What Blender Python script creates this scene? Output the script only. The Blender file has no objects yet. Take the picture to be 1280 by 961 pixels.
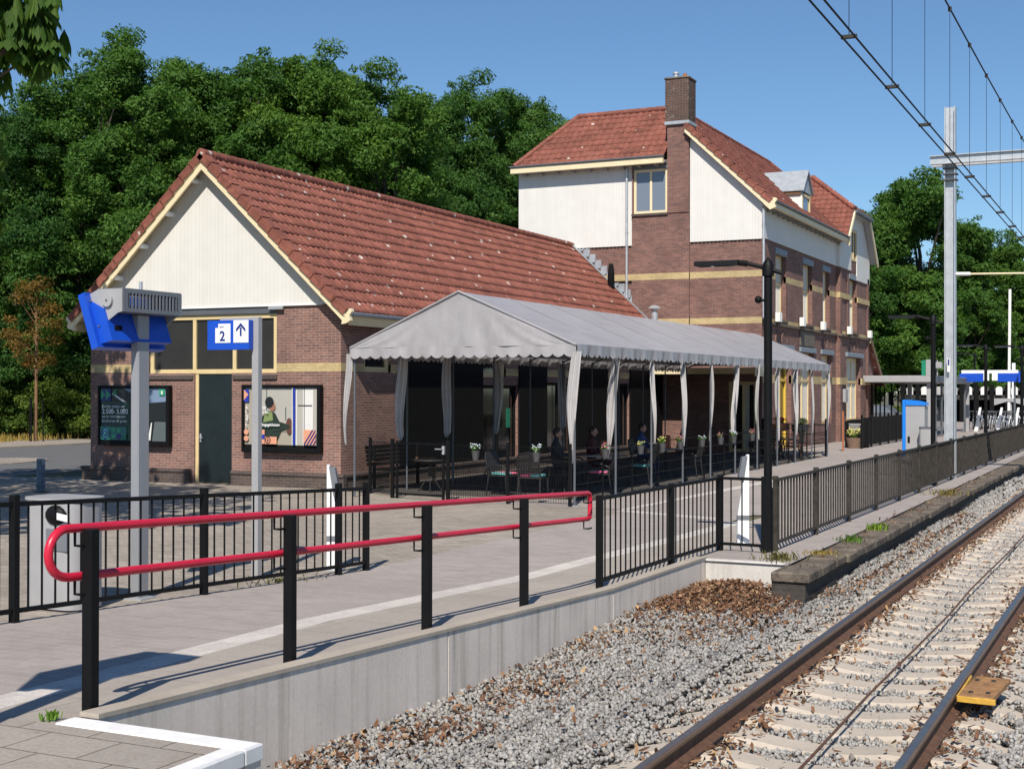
import bpy, math, random
import numpy as np
from mathutils import Matrix, Vector
S = bpy.context.scene
COL = S.collection
R = math.radians
rnd = random.Random(7)

# ---------------------------------------------------------------- camera, sky, sun
cam_d = bpy.data.cameras.new('camera')
cam = bpy.data.objects.new('camera', cam_d); COL.objects.link(cam)
S.camera = cam
cam_d.sensor_fit = 'HORIZONTAL'; cam_d.sensor_width = 36.0
cam_d.lens = 36.0 * 1688.5 / 1280.0
cam_d.clip_start = 0.1; cam_d.clip_end = 2000.0
yaw, pitch, roll = R(25.707), R(0.263), R(0.095)
fw = Vector((-math.sin(yaw) * math.cos(pitch), math.cos(yaw) * math.cos(pitch), math.sin(pitch)))
rt = Vector((math.cos(yaw), math.sin(yaw), 0)); up = rt.cross(fw)
rt2 = rt * math.cos(roll) + up * math.sin(roll); up2 = -rt * math.sin(roll) + up * math.cos(roll)
cm = Matrix((rt2, up2, -fw)).transposed().to_4x4(); cm.translation = (0, 0, 2.25)
cam.matrix_world = cm

SUN_AZ, SUN_EL = 17.5, 45.5          # the sun stands behind the camera, a little to its right
sun_v = Vector((math.sin(R(SUN_AZ)) * math.cos(R(SUN_EL)), -math.cos(R(SUN_AZ)) * math.cos(R(SUN_EL)), math.sin(R(SUN_EL))))
W = bpy.data.worlds.new('World'); S.world = W; W.use_nodes = True
wt = W.node_tree
sky = wt.nodes.new('ShaderNodeTexSky'); sky.sky_type = 'NISHITA'; sky.sun_disc = False
sky.sun_elevation = R(SUN_EL); sky.sun_rotation = R(180 - SUN_AZ)
sky.air_density = 1.0; sky.dust_density = 0.0; sky.ozone_density = 5.0; sky.altitude = 50
bg = wt.nodes['Background']; bg.inputs['Strength'].default_value = 0.092
tint = wt.nodes.new('ShaderNodeMix'); tint.data_type = 'RGBA'; tint.blend_type = 'MULTIPLY'; tint.inputs[0].default_value = 1.0
tint.inputs[7].default_value = (.86, .99, 1.06, 1)
wt.links.new(sky.outputs[0], tint.inputs[6]); wt.links.new(tint.outputs[2], bg.inputs['Color'])
ld = bpy.data.lights.new('sun', 'SUN'); ld.energy = 5.0; ld.angle = R(0.5); ld.color = (1.0, 0.93, 0.83)
sun = bpy.data.objects.new('sun', ld); COL.objects.link(sun)
sun.rotation_euler = sun_v.to_track_quat('Z', 'Y').to_euler()
vs = S.view_settings
vs.view_transform = 'Standard'; vs.look = 'None'; vs.gamma = 1.0; vs.use_curve_mapping = False
vs.exposure = 0.14
S.cycles.max_bounces = 6; S.cycles.diffuse_bounces = 3; S.cycles.transparent_max_bounces = 12
S.cycles.use_denoising = True

# ---------------------------------------------------------------- mesh builder
class MB:
    def __init__(s): s.v = []; s.f = []; s.m = []
    def add(s, vs_, fs, mi=0):
        o = len(s.v); s.v += [tuple(p) for p in vs_]
        for f in fs: s.f.append(tuple(i + o for i in f)); s.m.append(mi)
    def box(s, x0, x1, y0, y1, z0, z1, c=0.0, mi=0, rot=None):
        if x0 > x1: x0, x1 = x1, x0
        if y0 > y1: y0, y1 = y1, y0
        if z0 > z1: z0, z1 = z1, z0
        if c <= 0:
            p = [(x, y, z) for x in (x0, x1) for y in (y0, y1) for z in (z0, z1)]
            f = [(0, 1, 3, 2), (4, 6, 7, 5), (0, 4, 5, 1), (2, 3, 7, 6), (0, 2, 6, 4), (1, 5, 7, 3)]
        else:
            c = min(c, (x1 - x0) * .45, (y1 - y0) * .45, (z1 - z0) * .45)
            p = []; idx = {}
            for ix in (0, 1):
                for iy in (0, 1):
                    for iz in (0, 1):
                        X = (x0, x1)[ix]; Y = (y0, y1)[iy]; Z = (z0, z1)[iz]
                        sx, sy, sz = (1, -1)[ix], (1, -1)[iy], (1, -1)[iz]
                        for a in range(3):
                            q = [X + sx * c, Y + sy * c, Z + sz * c]
                            q[a] = (X, Y, Z)[a]
                            idx[ix, iy, iz, a] = len(p); p.append(tuple(q))
            f = []
            for a in range(3):
                b, d = (a + 1) % 3, (a + 2) % 3
                for e in (0, 1):
                    q = []
                    for (i, j) in ((0, 0), (1, 0), (1, 1), (0, 1)):
                        k = [0, 0, 0]; k[a] = e; k[b] = i; k[d] = j; q.append(idx[tuple(k) + (a,)])
                    f.append(tuple(q) if e else tuple(q[::-1]))
            for a in range(3):
                b, d = (a + 1) % 3, (a + 2) % 3
                for i in (0, 1):
                    for j in (0, 1):
                        k0 = [0, 0, 0]; k0[b] = i; k0[d] = j; k1 = list(k0); k1[a] = 1
                        q = (idx[tuple(k0) + (b,)], idx[tuple(k1) + (b,)], idx[tuple(k1) + (d,)], idx[tuple(k0) + (d,)])
                        f.append(q if (i == j) else q[::-1])
            for ix in (0, 1):
                for iy in (0, 1):
                    for iz in (0, 1):
                        q = tuple(idx[ix, iy, iz, a] for a in range(3))
                        f.append(q if (ix + iy + iz) % 2 else q[::-1])
        if rot is not None:
            ctr = Vector(((x0 + x1) / 2, (y0 + y1) / 2, (z0 + z1) / 2))
            p = [tuple(ctr + rot @ (Vector(q) - ctr)) for q in p]
        s.add(p, f, mi)
    def bar(s, a, b, w, h, mi=0, c=0.0, upv=(0, 0, 1)):
        a = Vector(a); b = Vector(b); d = b - a; L = d.length
        if L < 1e-6: return
        d = d / L; u = Vector(upv)
        if abs(d.dot(u)) > .95: u = Vector((0, 1, 0))
        sd = d.cross(u).normalized(); u = sd.cross(d)
        t = MB(); t.box(-w / 2, w / 2, 0, L, -h / 2, h / 2, c)
        s.add([a + sd * p[0] + d * p[1] + u * p[2] for p in t.v], t.f, mi)
    def tube(s, pts, r, n=8, mi=0, caps=True):
        pts = [Vector(p) for p in pts]
        rs = r if isinstance(r, (list, tuple)) else [r] * len(pts)
        o = len(s.v); prev = None
        for i, p in enumerate(pts):
            if i == 0: d = pts[1] - p
            elif i == len(pts) - 1: d = p - pts[i - 1]
            else: d = (pts[i + 1] - p).normalized() + (p - pts[i - 1]).normalized()
            d.normalize()
            if prev is None:
                u = Vector((0, 0, 1)) if abs(d.z) < .9 else Vector((1, 0, 0))
                u = (u - d * u.dot(d)).normalized()
            else:
                u = (prev - d * prev.dot(d)).normalized()
            prev = u; w = d.cross(u)
            for k in range(n):
                a = 2 * math.pi * k / n
                s.v.append(tuple(p + (u * math.cos(a) + w * math.sin(a)) * rs[i]))
        for i in range(len(pts) - 1):
            for k in range(n):
                k2 = (k + 1) % n
                s.f.append((o + i * n + k, o + i * n + k2, o + (i + 1) * n + k2, o + (i + 1) * n + k)); s.m.append(mi)
        if caps:
            s.f.append(tuple(o + k for k in range(n))[::-1]); s.m.append(mi)
            s.f.append(tuple(o + (len(pts) - 1) * n + k for k in range(n))); s.m.append(mi)
    def lathe(s, prof, cx=0, cy=0, n=16, mi=0):
        o = len(s.v)
        for (r, z) in prof:
            for k in range(n):
                a = 2 * math.pi * k / n
                s.v.append((cx + r * math.cos(a), cy + r * math.sin(a), z))
        for i in range(len(prof) - 1):
            for k in range(n):
                k2 = (k + 1) % n
                s.f.append((o + i * n + k, o + i * n + k2, o + (i + 1) * n + k2, o + (i + 1) * n + k)); s.m.append(mi)
    def prism(s, poly, ax, a0, a1, mi=0):
        """poly: 2D points in the two other axes (in order x,y,z without ax)."""
        def P(q, a):
            q = list(q); q.insert(ax, a); return tuple(q)
        n = len(poly)
        s.add([P(q, a0) for q in poly] + [P(q, a1) for q in poly],
              [tuple(range(n)), tuple(range(2 * n - 1, n - 1, -1))] + [(i, i + n, (i + 1) % n + n, (i + 1) % n) for i in range(n)], mi)
    def quad(s, *p, mi=0): s.add(p, [tuple(range(len(p)))], mi)
    def sphere(s, c, r, n=10, sc=(1, 1, 1), mi=0):
        o = len(s.v); m = n // 2
        for i in range(m + 1):
            t = math.pi * i / m
            for k in range(n):
                a = 2 * math.pi * k / n
                s.v.append((c[0] + r * sc[0] * math.sin(t) * math.cos(a), c[1] + r * sc[1] * math.sin(t) * math.sin(a), c[2] + r * sc[2] * math.cos(t)))
        for i in range(m):
            for k in range(n):
                k2 = (k + 1) % n
                s.f.append((o + i * n + k, o + (i + 1) * n + k, o + (i + 1) * n + k2, o + i * n + k2)); s.m.append(mi)
    def build(s, name, mat, parent=None, smooth=False, fix=True, whole=False):
        if parent is not None and not whole:
            ps = s.pieces()
            if len(ps) > 1: return [q.build(name, mat, parent, smooth, fix, True) for q in ps][0]
        me = bpy.data.meshes.new(name)
        off = Vector((0, 0, 0))
        if parent is not None:
            q = parent
            while q is not None: off += q.location; q = q.parent
        me.from_pydata([(p[0] - off.x, p[1] - off.y, p[2] - off.z) for p in s.v], [], s.f)
        mats = mat if isinstance(mat, (list, tuple)) else [mat]
        for m_ in mats: me.materials.append(m_)
        if len(mats) > 1: me.polygons.foreach_set('material_index', s.m)
        if fix:
            import bmesh
            b = bmesh.new(); b.from_mesh(me)
            bmesh.ops.recalc_face_normals(b, faces=b.faces); b.to_mesh(me); b.free()
        if smooth:
            me.polygons.foreach_set('use_smooth', [True] * len(me.polygons))
            try: me.set_sharp_from_angle(angle=R(40))
            except Exception: pass
        o = bpy.data.objects.new(name, me); COL.objects.link(o)
        if parent is not None: o.parent = parent
        return o
    def pieces(s):
        """the mesh as far-apart pieces, each a builder of its own"""
        n = len(s.v); par = list(range(n))
        def find(i):
            while par[i] != i: par[i] = par[par[i]]; i = par[i]
            return i
        for f in s.f:
            a = find(f[0])
            for j in f[1:]:
                b = find(j)
                if a != b: par[b] = a
        used = sorted({i for f in s.f for i in f})
        roots, isl = np.unique([find(i) for i in used], return_inverse=True); k = len(roots)
        if k < 2 or k > 1500: return [s]
        P = np.array(s.v)[used]; lo = np.full((k, 3), 1e9); hi = np.full((k, 3), -1e9)
        np.minimum.at(lo, isl, P); np.maximum.at(hi, isl, P); size = (hi - lo).max(1)
        gap = np.maximum(0, np.maximum(lo[:, None] - hi[None], lo[None] - hi[:, None]))
        near = np.sqrt((gap ** 2).sum(2)) <= np.maximum(.02, .5 * np.maximum(size[:, None], size[None]))
        par = list(range(k))
        for a, b in zip(*np.nonzero(np.triu(near, 1))):
            a, b = find(a), find(b)
            if a != b: par[b] = a
        grp = {u: find(isl[i]) for i, u in enumerate(used)}
        out = {}
        for f, mi in zip(s.f, s.m):
            q = out.setdefault(grp[f[0]], (MB(), {}))
            mp = q[1]
            for i in f:
                if i not in mp: mp[i] = len(q[0].v); q[0].v.append(s.v[i])
            q[0].f.append(tuple(mp[i] for i in f)); q[0].m.append(mi)
        return [q[0] for q in out.values()]

def np_mesh(name, verts, faces, mat, parent=None, smooth=False, attr=None):
    """verts Nx3, faces MxK of one size"""
    me = bpy.data.meshes.new(name)
    verts = np.asarray(verts, np.float32); faces = np.asarray(faces, np.int32)
    me.vertices.add(len(verts)); me.vertices.foreach_set('co', verts.ravel())
    k = faces.shape[1]
    me.loops.add(faces.size); me.loops.foreach_set('vertex_index', faces.ravel())
    me.polygons.add(len(faces)); me.polygons.foreach_set('loop_start', np.arange(0, faces.size, k, dtype=np.int32))
    if smooth: me.polygons.foreach_set('use_smooth', np.ones(len(faces), bool))
    me.update(calc_edges=True)
    if attr is not None:
        a = me.attributes.new('tone', 'FLOAT', 'POINT'); a.data.foreach_set('value', np.asarray(attr, np.float32))
    me.materials.append(mat)
    o = bpy.data.objects.new(name, me); COL.objects.link(o)
    if parent is not None: o.parent = parent
    return o

def tag(o, label=None, cat=None, group=None, kind=None):
    if label: o['label'] = label
    if cat: o['category'] = cat
    if group: o['group'] = group
    if kind: o['kind'] = kind
    return o
def struct(o): o['kind'] = 'structure'; return o
def thing(name, label, cat, loc=(0, 0, 0), group=None):
    o = bpy.data.objects.new(name, None); COL.objects.link(o); o.location = loc; o.empty_display_size = .2
    return tag(o, label, cat, group)
def copy_tree(o, parent=None):
    c = o.copy(); COL.objects.link(c)
    if parent is not None: c.parent = parent
    for ch in o.children: copy_tree(ch, c)
    return c

# ---------------------------------------------------------------- materials
class NT:
    def __init__(s, name):
        s.mat = bpy.data.materials.new(name); s.mat.use_nodes = True
        s.t = s.mat.node_tree; s.b = s.t.nodes['Principled BSDF']; s.out = s.t.nodes['Material Output']
    def n(s, typ, **kw):
        nd = s.t.nodes.new('ShaderNode' + typ)
        for k, v in kw.items():
            if k in nd.inputs.keys(): nd.inputs[k].default_value = v
            else: setattr(nd, k, v)
        return nd
    def l(s, a, b): s.t.links.new(a, b)
    def pos(s, world=True):
        if world: return s.n('NewGeometry').outputs['Position']
        return s.n('TexCoord').outputs['Object']
    def noise(s, vec, scale, detail=4, rough=.6):
        nd = s.n('TexNoise'); nd.inputs['Scale'].default_value = scale; nd.inputs['Detail'].default_value = detail
        nd.inputs['Roughness'].default_value = rough
        s.l(vec, nd.inputs['Vector']); return nd.outputs[0]
    def ramp(s, fac, stops):
        nd = s.n('ValToRGB'); e = nd.color_ramp.elements
        while len(e) < len(stops): e.new(.5)
        for i, (p, c) in enumerate(stops):
            e[i].position = p; e[i].color = (c, c, c, 1) if isinstance(c, (int, float)) else tuple(c) + (1,)
        s.l(fac, nd.inputs[0]); return nd.outputs[0]
    def mix(s, fac, a, b, mode='MIX'):
        nd = s.n('Mix', data_type='RGBA', blend_type=mode)
        for i, q in ((0, fac), (6, a), (7, b)):
            if isinstance(q, (int, float)): nd.inputs[i].default_value = q
            elif isinstance(q, (tuple, list)): nd.inputs[i].default_value = tuple(q)[:3] + (1,)
            else: s.l(q, nd.inputs[i])
        return nd.outputs[2]
    def math(s, op, a, b=None, c=None):
        nd = s.n('Math', operation=op)
        for i, q in enumerate((a, b, c)):
            if q is None: continue
            if isinstance(q, (int, float)): nd.inputs[i].default_value = q
            else: s.l(q, nd.inputs[i])
        return nd.outputs[0]
    def color(s, c):
        if isinstance(c, (tuple, list)): s.b.inputs['Base Color'].default_value = tuple(c)[:3] + (1,)
        else: s.l(c, s.b.inputs['Base Color'])
    def bump(s, h, strength=.3, dist=.01):
        nd = s.n('Bump'); nd.inputs['Strength'].default_value = strength; nd.inputs['Distance'].default_value = dist
        s.l(h, nd.inputs['Height']); s.l(nd.outputs[0], s.b.inputs['Normal'])
    def set(s, rough=.5, metal=0.0, spec=.5):
        s.b.inputs['Roughness'].default_value = rough; s.b.inputs['Metallic'].default_value = metal
        s.b.inputs['Specular IOR Level'].default_value = spec; return s.mat
    def wallvec(s):
        """(along the wall, height, 0) for axis-aligned walls"""
        g = s.n('NewGeometry'); sp = s.n('SeparateXYZ'); s.l(g.outputs['Position'], sp.inputs[0])
        sn = s.n('SeparateXYZ'); s.l(g.outputs['True Normal'], sn.inputs[0])
        ax = s.math('GREATER_THAN', s.math('ABSOLUTE', sn.outputs[0]), .5)
        az = s.math('GREATER_THAN', s.math('ABSOLUTE', sn.outputs[2]), .7)
        u = s.math('ADD', s.math('MULTIPLY', sp.outputs[1], ax), s.math('MULTIPLY', sp.outputs[0], s.math('SUBTRACT', 1.0, ax)))
        v = s.math('ADD', s.math('MULTIPLY', sp.outputs[1], az), s.math('MULTIPLY', sp.outputs[2], s.math('SUBTRACT', 1.0, az)))
        c = s.n('CombineXYZ'); s.l(u, c.inputs[0]); s.l(v, c.inputs[1]); return c.outputs[0]

def plain(name, c, rough=.5, metal=0.0, var=.12, scale=3.0, bump=0.0, bscale=60.0, world=True, spec=.5):
    t = NT(name); p = t.pos(world)
    n = t.noise(p, scale, 5)
    dark = tuple(x * (1 - var) for x in c); lite = tuple(min(1, x * (1 + var)) for x in c)
    t.color(t.ramp(n, [(.3, dark), (.7, lite)]))
    if bump: t.bump(t.noise(p, bscale, 3), bump, .005)
    n2 = t.noise(p, scale * 3, 3)
    t.l(t.math('ADD', t.math('MULTIPLY', n2, .25), rough - .12), t.b.inputs['Roughness'])
    t.b.inputs['Metallic'].default_value = metal; t.b.inputs['Specular IOR Level'].default_value = spec
    return t.mat

def brick(name, c1, c2, mortar, w=.22, row=.0625, ms=.0045, salts=0.0):
    t = NT(name); v = t.wallvec()
    b = t.n('TexBrick'); b.offset = .5
    b.inputs['Scale'].default_value = 1.0; b.inputs['Brick Width'].default_value = w; b.inputs['Row Height'].default_value = row
    b.inputs['Mortar Size'].default_value = ms; b.inputs['Mortar Smooth'].default_value = .1; b.inputs['Bias'].default_value = 0.0
    b.inputs['Color1'].default_value = c1 + (1,); b.inputs['Color2'].default_value = c2 + (1,); b.inputs['Mortar'].default_value = mortar + (1,)
    t.l(v, b.inputs['Vector'])
    p = t.pos()
    n = t.noise(p, 1.1, 6); n2 = t.noise(p, 18, 3)
    col = t.mix(1.0, b.outputs[0], t.ramp(n, [(.28, (.72, .70, .70)), (.7, (1.12, 1.08, 1.05))]), 'MULTIPLY')
    col = t.mix(1.0, col, t.ramp(n2, [(.3, .86), (.7, 1.12)]), 'MULTIPLY')
    if salts:
        ns = t.noise(p, 7, 5, .7); nm = t.noise(p, 1.6, 2)
        col = t.mix(t.math('MULTIPLY', t.math('MULTIPLY', t.ramp(ns, [(.56, 0.0), (.62, 1.0)]), t.ramp(nm, [(.45, 0.0), (.6, 1.0)])), salts), col, (.42, .40, .33))
    t.color(col)
    t.bump(t.math('SUBTRACT', t.math('MULTIPLY', n2, .3), b.outputs[1]), .5, .006)
    return t.set(.85, spec=.25)

def tiles_mat(name, k=1.0, spots=.34):
    t = NT(name); p = t.pos()
    n = t.noise(p, .7, 5); n2 = t.noise(p, 9, 4)
    vo = t.n('TexVoronoi', feature='F1'); vo.inputs['Scale'].default_value = 3.3; t.l(p, vo.inputs['Vector'])
    per = t.n('SeparateColor'); t.l(vo.outputs['Color'], per.inputs[0])
    c = t.ramp(n, [(.25, tuple(q * k for q in (.200, .074, .053))), (.5, tuple(q * k for q in (.248, .090, .063))), (.78, tuple(q * k for q in (.285, .110, .079)))])
    c = t.mix(1.0, c, t.ramp(n2, [(.3, (.75, .75, .78)), (.7, (1.15, 1.12, 1.1))]), 'MULTIPLY')
    c = t.mix(1.0, c, t.ramp(per.outputs[0], [(0, .82), (1, 1.15)]), 'MULTIPLY')
    # lichen spots
    v2 = t.n('TexVoronoi', feature='F1'); v2.inputs['Scale'].default_value = 3.0; v2.inputs['Randomness'].default_value = 1.0
    w_ = t.n('TexNoise'); w_.inputs['Scale'].default_value = 14; t.l(p, w_.inputs['Vector'])
    dist = t.math('ADD', v2.outputs['Distance'], t.math('MULTIPLY', t.math('SUBTRACT', w_.outputs[0], .5), .16)); t.l(p, v2.inputs['Vector'])
    s2 = t.n('SeparateColor'); t.l(v2.outputs['Color'], s2.inputs[0])
    spot = t.math('MULTIPLY', t.math('LESS_THAN', dist, t.math('ADD', .03, t.math('MULTIPLY', s2.outputs[1], .20))), t.math('GREATER_THAN', s2.outputs[0], spots))
    c = t.mix(t.math('MULTIPLY', spot, .8), c, (.58, .53, .47))
    t.color(c); t.bump(n2, .35, .006)
    return t.set(.8, spec=.3)

def boards_mat(name, c, period=.115):
    t = NT(name); v = t.wallvec()
    s = t.n('SeparateXYZ'); t.l(v, s.inputs[0])
    fr = t.math('FRACT', t.math('DIVIDE', s.outputs[0], period))
    g = t.math('LESS_THAN', fr, .10)
    p = t.pos(); n = t.noise(p, 2.0, 5)
    col = t.ramp(n, [(.3, tuple(x * .93 for x in c)), (.7, c)])
    mp = t.n('Mapping'); mp.inputs['Scale'].default_value = (4, 4, .25); t.l(p, mp.inputs[0]); st = t.noise(mp.outputs[0], 1.0, 4)
    col = t.mix(1.0, col, t.ramp(st, [(.35, (.965, .96, .95)), (.6, 1.0)]), 'MULTIPLY')
    t.color(t.mix(t.math('MULTIPLY', g, .20), col, tuple(x * .45 for x in c)))
    t.bump(t.math('SUBTRACT', 1.0, g), .5, .008)
    return t.set(.55)

def pavers(name, c1, c2, joint, w, row, ms=.006, patch=.25, mottle=1.0):
    t = NT(name); p = t.pos()
    b = t.n('TexBrick'); b.offset = .5
    b.inputs['Scale'].default_value = 1.0; b.inputs['Brick Width'].default_value = w; b.inputs['Row Height'].default_value = row
    b.inputs['Mortar Size'].default_value = ms; b.inputs['Mortar Smooth'].default_value = .3
    b.inputs['Color1'].default_value = c1 + (1,); b.inputs['Color2'].default_value = c2 + (1,); b.inputs['Mortar'].default_value = joint + (1,)
    t.l(p, b.inputs['Vector'])
    n = t.noise(p, .45, 7, .65); n2 = t.noise(p, 40, 3); n3 = t.noise(p, 5, 6, .7)
    c = t.mix(1.0, b.outputs[0], t.ramp(n, [(.3, 1 - patch), (.7, 1 + patch * .5)]), 'MULTIPLY')
    c = t.mix(1.0, c, t.ramp(n2, [(.3, 1 - .13 * mottle), (.7, 1 + .1 * mottle)]), 'MULTIPLY')
    c = t.mix(1.0, c, t.ramp(n3, [(.30, (.90, .89, .88)), (.5, 1.0), (.75, 1.03)]), 'MULTIPLY')
    v = t.n('TexVoronoi', feature='F1'); v.inputs['Scale'].default_value = 1.7; t.l(p, v.inputs['Vector'])   # trodden gum and drips
    sc = t.n('SeparateColor'); t.l(v.outputs['Color'], sc.inputs[0])
    spot = t.math('LESS_THAN', v.outputs['Distance'], t.math('MULTIPLY', sc.outputs[0], .05))
    c = t.mix(t.math('MULTIPLY', spot, .45), c, (.10, .09, .08))
    t.color(c); t.bump(t.math('SUBTRACT', t.math('MULTIPLY', n2, .4), b.outputs[1]), .35, .004)
    return t.set(.88, spec=.2)

def concrete(name, c, streak=.5, rough=.85):
    t = NT(name); p = t.pos()
    n = t.noise(p, 1.3, 6); n2 = t.noise(p, 30, 4)
    mp = t.n('Mapping'); mp.inputs['Scale'].default_value = (9, 9, .32); t.l(p, mp.inputs[0])
    st = t.noise(mp.outputs[0], 1.0, 4, .65)
    mp2 = t.n('Mapping'); mp2.inputs['Scale'].default_value = (.5, .5, .1); t.l(p, mp2.inputs[0])
    st2 = t.noise(mp2.outputs[0], 1.0, 2)
    sp = t.n('SeparateXYZ'); t.l(p, sp.inputs[0])
    col = t.ramp(n, [(.3, tuple(x * .86 for x in c)), (.7, tuple(x * 1.06 for x in c))])
    k = t.math('MULTIPLY', t.ramp(st, [(.50, 0.0), (.66, 1.0)]), t.ramp(st2, [(.38, .25), (.62, 1.0)]))
    col = t.mix(t.math('MULTIPLY', k, streak), col, tuple(x * y for x, y in zip(c, (.36, .35, .31))))
    col = t.mix(1.0, col, t.ramp(n2, [(.3, .93), (.7, 1.05)]), 'MULTIPLY')
    t.color(col); t.bump(n2, .25, .004)
    return t.set(rough, spec=.25)

def foliage(name, c, var=.35, trans=.35):
    t = NT(name)
    a = t.n('Attribute', attribute_name='tone')
    oi = t.n('ObjectInfo')
    lo = tuple(x * (1 - var) for x in c); hi = tuple(x * (1 + var * 1.1) for x in c)
    col = t.ramp(a.outputs['Fac'], [(0.0, lo), (.55, c), (1.0, (hi[0] * 1.25, hi[1], hi[2] * .85))])
    col = t.mix(1.0, col, t.ramp(oi.outputs['Random'], [(0, (.74, .82, .85)), (.5, (1.0, 1.0, .95)), (1, (1.28, 1.16, .95))]), 'MULTIPLY')
    t.color(col); t.b.inputs['Roughness'].default_value = .6; t.b.inputs['Specular IOR Level'].default_value = .18
    tr = t.n('BsdfTranslucent'); t.l(t.mix(1.0, col, (1.3, 1.5, .6), 'MULTIPLY'), tr.inputs[0])
    ms = t.n('MixShader'); ms.inputs[0].default_value = trans
    t.l(t.b.outputs[0], ms.inputs[1]); t.l(tr.outputs[0], ms.inputs[2]); t.l(ms.outputs[0], t.out.inputs[0])
    return t.mat

def stone_mat(name, stops, rough=.85):
    t = NT(name); a = t.n('Attribute', attribute_name='tone'); p = t.pos(); n = t.noise(p, 45, 3)
    c = t.mix(1.0, t.ramp(a.outputs['Fac'], stops), t.ramp(n, [(.3, .8), (.7, 1.15)]), 'MULTIPLY')
    t.color(c); return t.set(rough, spec=.25)

def glassy(name, c, rough=.06):
    t = NT(name); t.color(c); return t.set(rough, spec=.8)

M = {}
M['brick_a'] = brick('annex_brick', (.275, .150, .122), (.185, .105, .092), (.40, .34, .30), salts=.12)
M['brick_m'] = brick('main_brick', (.250, .135, .110), (.158, .090, .080), (.27, .225, .195), ms=.0038)
M['brick_y'] = brick('yellow_brick', (.57, .46, .235), (.50, .395, .20), (.43, .36, .25))
M['brick_d'] = brick('dark_plinth_brick', (.105, .080, .072), (.075, .060, .055), (.17, .15, .135))
M['brick_c'] = brick('chimney_brick', (.120, .070, .056), (.085, .055, .048), (.21, .18, .155), ms=.006, salts=.7)
M['tile'] = tiles_mat('red_roof_tile'); M['tile_m'] = tiles_mat('deep_red_roof_tile', .92, .93)
M['white_board'] = boards_mat('white_cladding', (.73, .715, .675))
M['cream'] = plain('cream_paint', (.68, .53, .28), .5, var=.06)
M['cream_lite'] = plain('pale_cream_paint', (.76, .65, .42), .45, var=.05)
M['white_paint'] = plain('white_paint', (.78, .77, .74), .4, var=.05)
M['yellow_paint'] = plain('yellow_paint', (.68, .46, .07), .45, var=.06)
M['black'] = plain('black_powder_coat', (.0045, .0045, .005), .55, var=.25, scale=6, world=False, spec=.2)
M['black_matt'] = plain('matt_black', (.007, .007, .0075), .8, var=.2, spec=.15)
M['dark_iron'] = plain('weathered_dark_iron', (.030, .028, .025), .6, var=.3, scale=8)
M['rusty_iron'] = plain('rusted_dark_steel', (.042, .036, .030), .65, var=.45, scale=9, spec=.25)
M['red'] = plain('red_coated_tube', (.56, .014, .042), .34, var=.08, scale=4)
M['galv'] = plain('galvanised_steel', (.52, .54, .56), .45, .55, var=.12, scale=5)
M['zinc'] = plain('zinc_sheet', (.42, .45, .48), .5, .35, var=.15, scale=4)
M['bucket_zinc'] = plain('dull_bucket_zinc', (.11, .11, .115), .45, .5, var=.2, scale=20)
M['lead'] = plain('lead_sheet', (.34, .36, .39), .55, .2, var=.2, scale=3)
M['grey_paint'] = plain('grey_metal_paint', (.165, .175, .195), .45, .0, var=.06)
M['pole_grey'] = plain('grey_pole_paint', (.26, .27, .29), .4, .0, var=.05)
M['grey_lite'] = plain('light_grey_metal', (.37, .365, .37), .42, .1, var=.06)
M['dark_grey'] = plain('dark_grey_metal', (.10, .11, .125), .5, var=.1)
M['blue'] = plain('blue_enamel', (.006, .07, .50), .35, var=.06)
M['blue2'] = plain('bright_blue_panel', (.01, .20, .72), .4, var=.06)
M['sign_white'] = plain('sign_white', (.80, .80, .80), .4, var=.03)
M['ink'] = plain('navy_lettering', (.012, .03, .20), .5, var=.02)
M['white_ink'] = plain('white_lettering', (.78, .78, .78), .5, var=.02)
M['glass'] = glassy('dark_window_glass', (.012, .013, .014))
M['glass_blue'] = glassy('sky_toned_glass', (.17, .20, .245), .05)  # reflected sky put into the pale blue base colour
M['blind'] = plain('dark_window_screen', (.022, .021, .019), .55, var=.2, scale=2)
M['door'] = plain('dark_green_door', (.010, .016, .018), .3, var=.2)
M['interior'] = plain('dark_interior', (.02, .017, .014), .9)
M['curtain_white'] = plain('white_net_curtain', (.62, .58, .50), .8, var=.08)
M['flatroof'] = plain('roof_felt', (.09, .09, .09), .9)
M['gravel_soil'] = plain('ballast_bed', (.13, .115, .10), .95, var=.4, scale=30, bump=.6)
M['soil'] = plain('verge_soil', (.11, .10, .055), .95, var=.4, scale=2)
M['asphalt'] = plain('worn_asphalt', (.12, .12, .122), .9, var=.12, scale=1.2, bump=.2, bscale=120)
M['kerb'] = concrete('kerb_concrete', (.43, .375, .31), .2)
M['pave_fore'] = pavers('forecourt_clinker', (.40, .35, .295), (.30, .262, .225), (.20, .175, .145), .20, .10, .007, .2)
M['pave_ramp'] = pavers('grey_ramp_pavers', (.375, .33, .305), (.325, .288, .266), (.44, .395, .365), .30, .15, .005, .10, .5)
M['pave_slab'] = pavers('platform_slabs', (.36, .32, .28), (.31, .275, .24), (.12, .10, .08), .50, .35, .006, .12)
M['pave_kerb'] = pavers('ramp_edge_slabs', (.40, .355, .31), (.36, .32, .28), (.22, .19, .16), 1.2, .80, .005, .12, .6)
M['line'] = pavers('white_guide_line', (.60, .555, .505), (.52, .48, .44), (.42, .385, .35), .30, .30, .004, .12)
M['white_edge'] = plain('white_edge_paint', (.80, .79, .77), .6, var=.07, scale=9, bump=.2)
M['conc'] = concrete('retaining_concrete', (.73, .655, .58), .65)
M['conc_l'] = concrete('new_white_concrete', (.60, .57, .53), .18)
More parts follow.
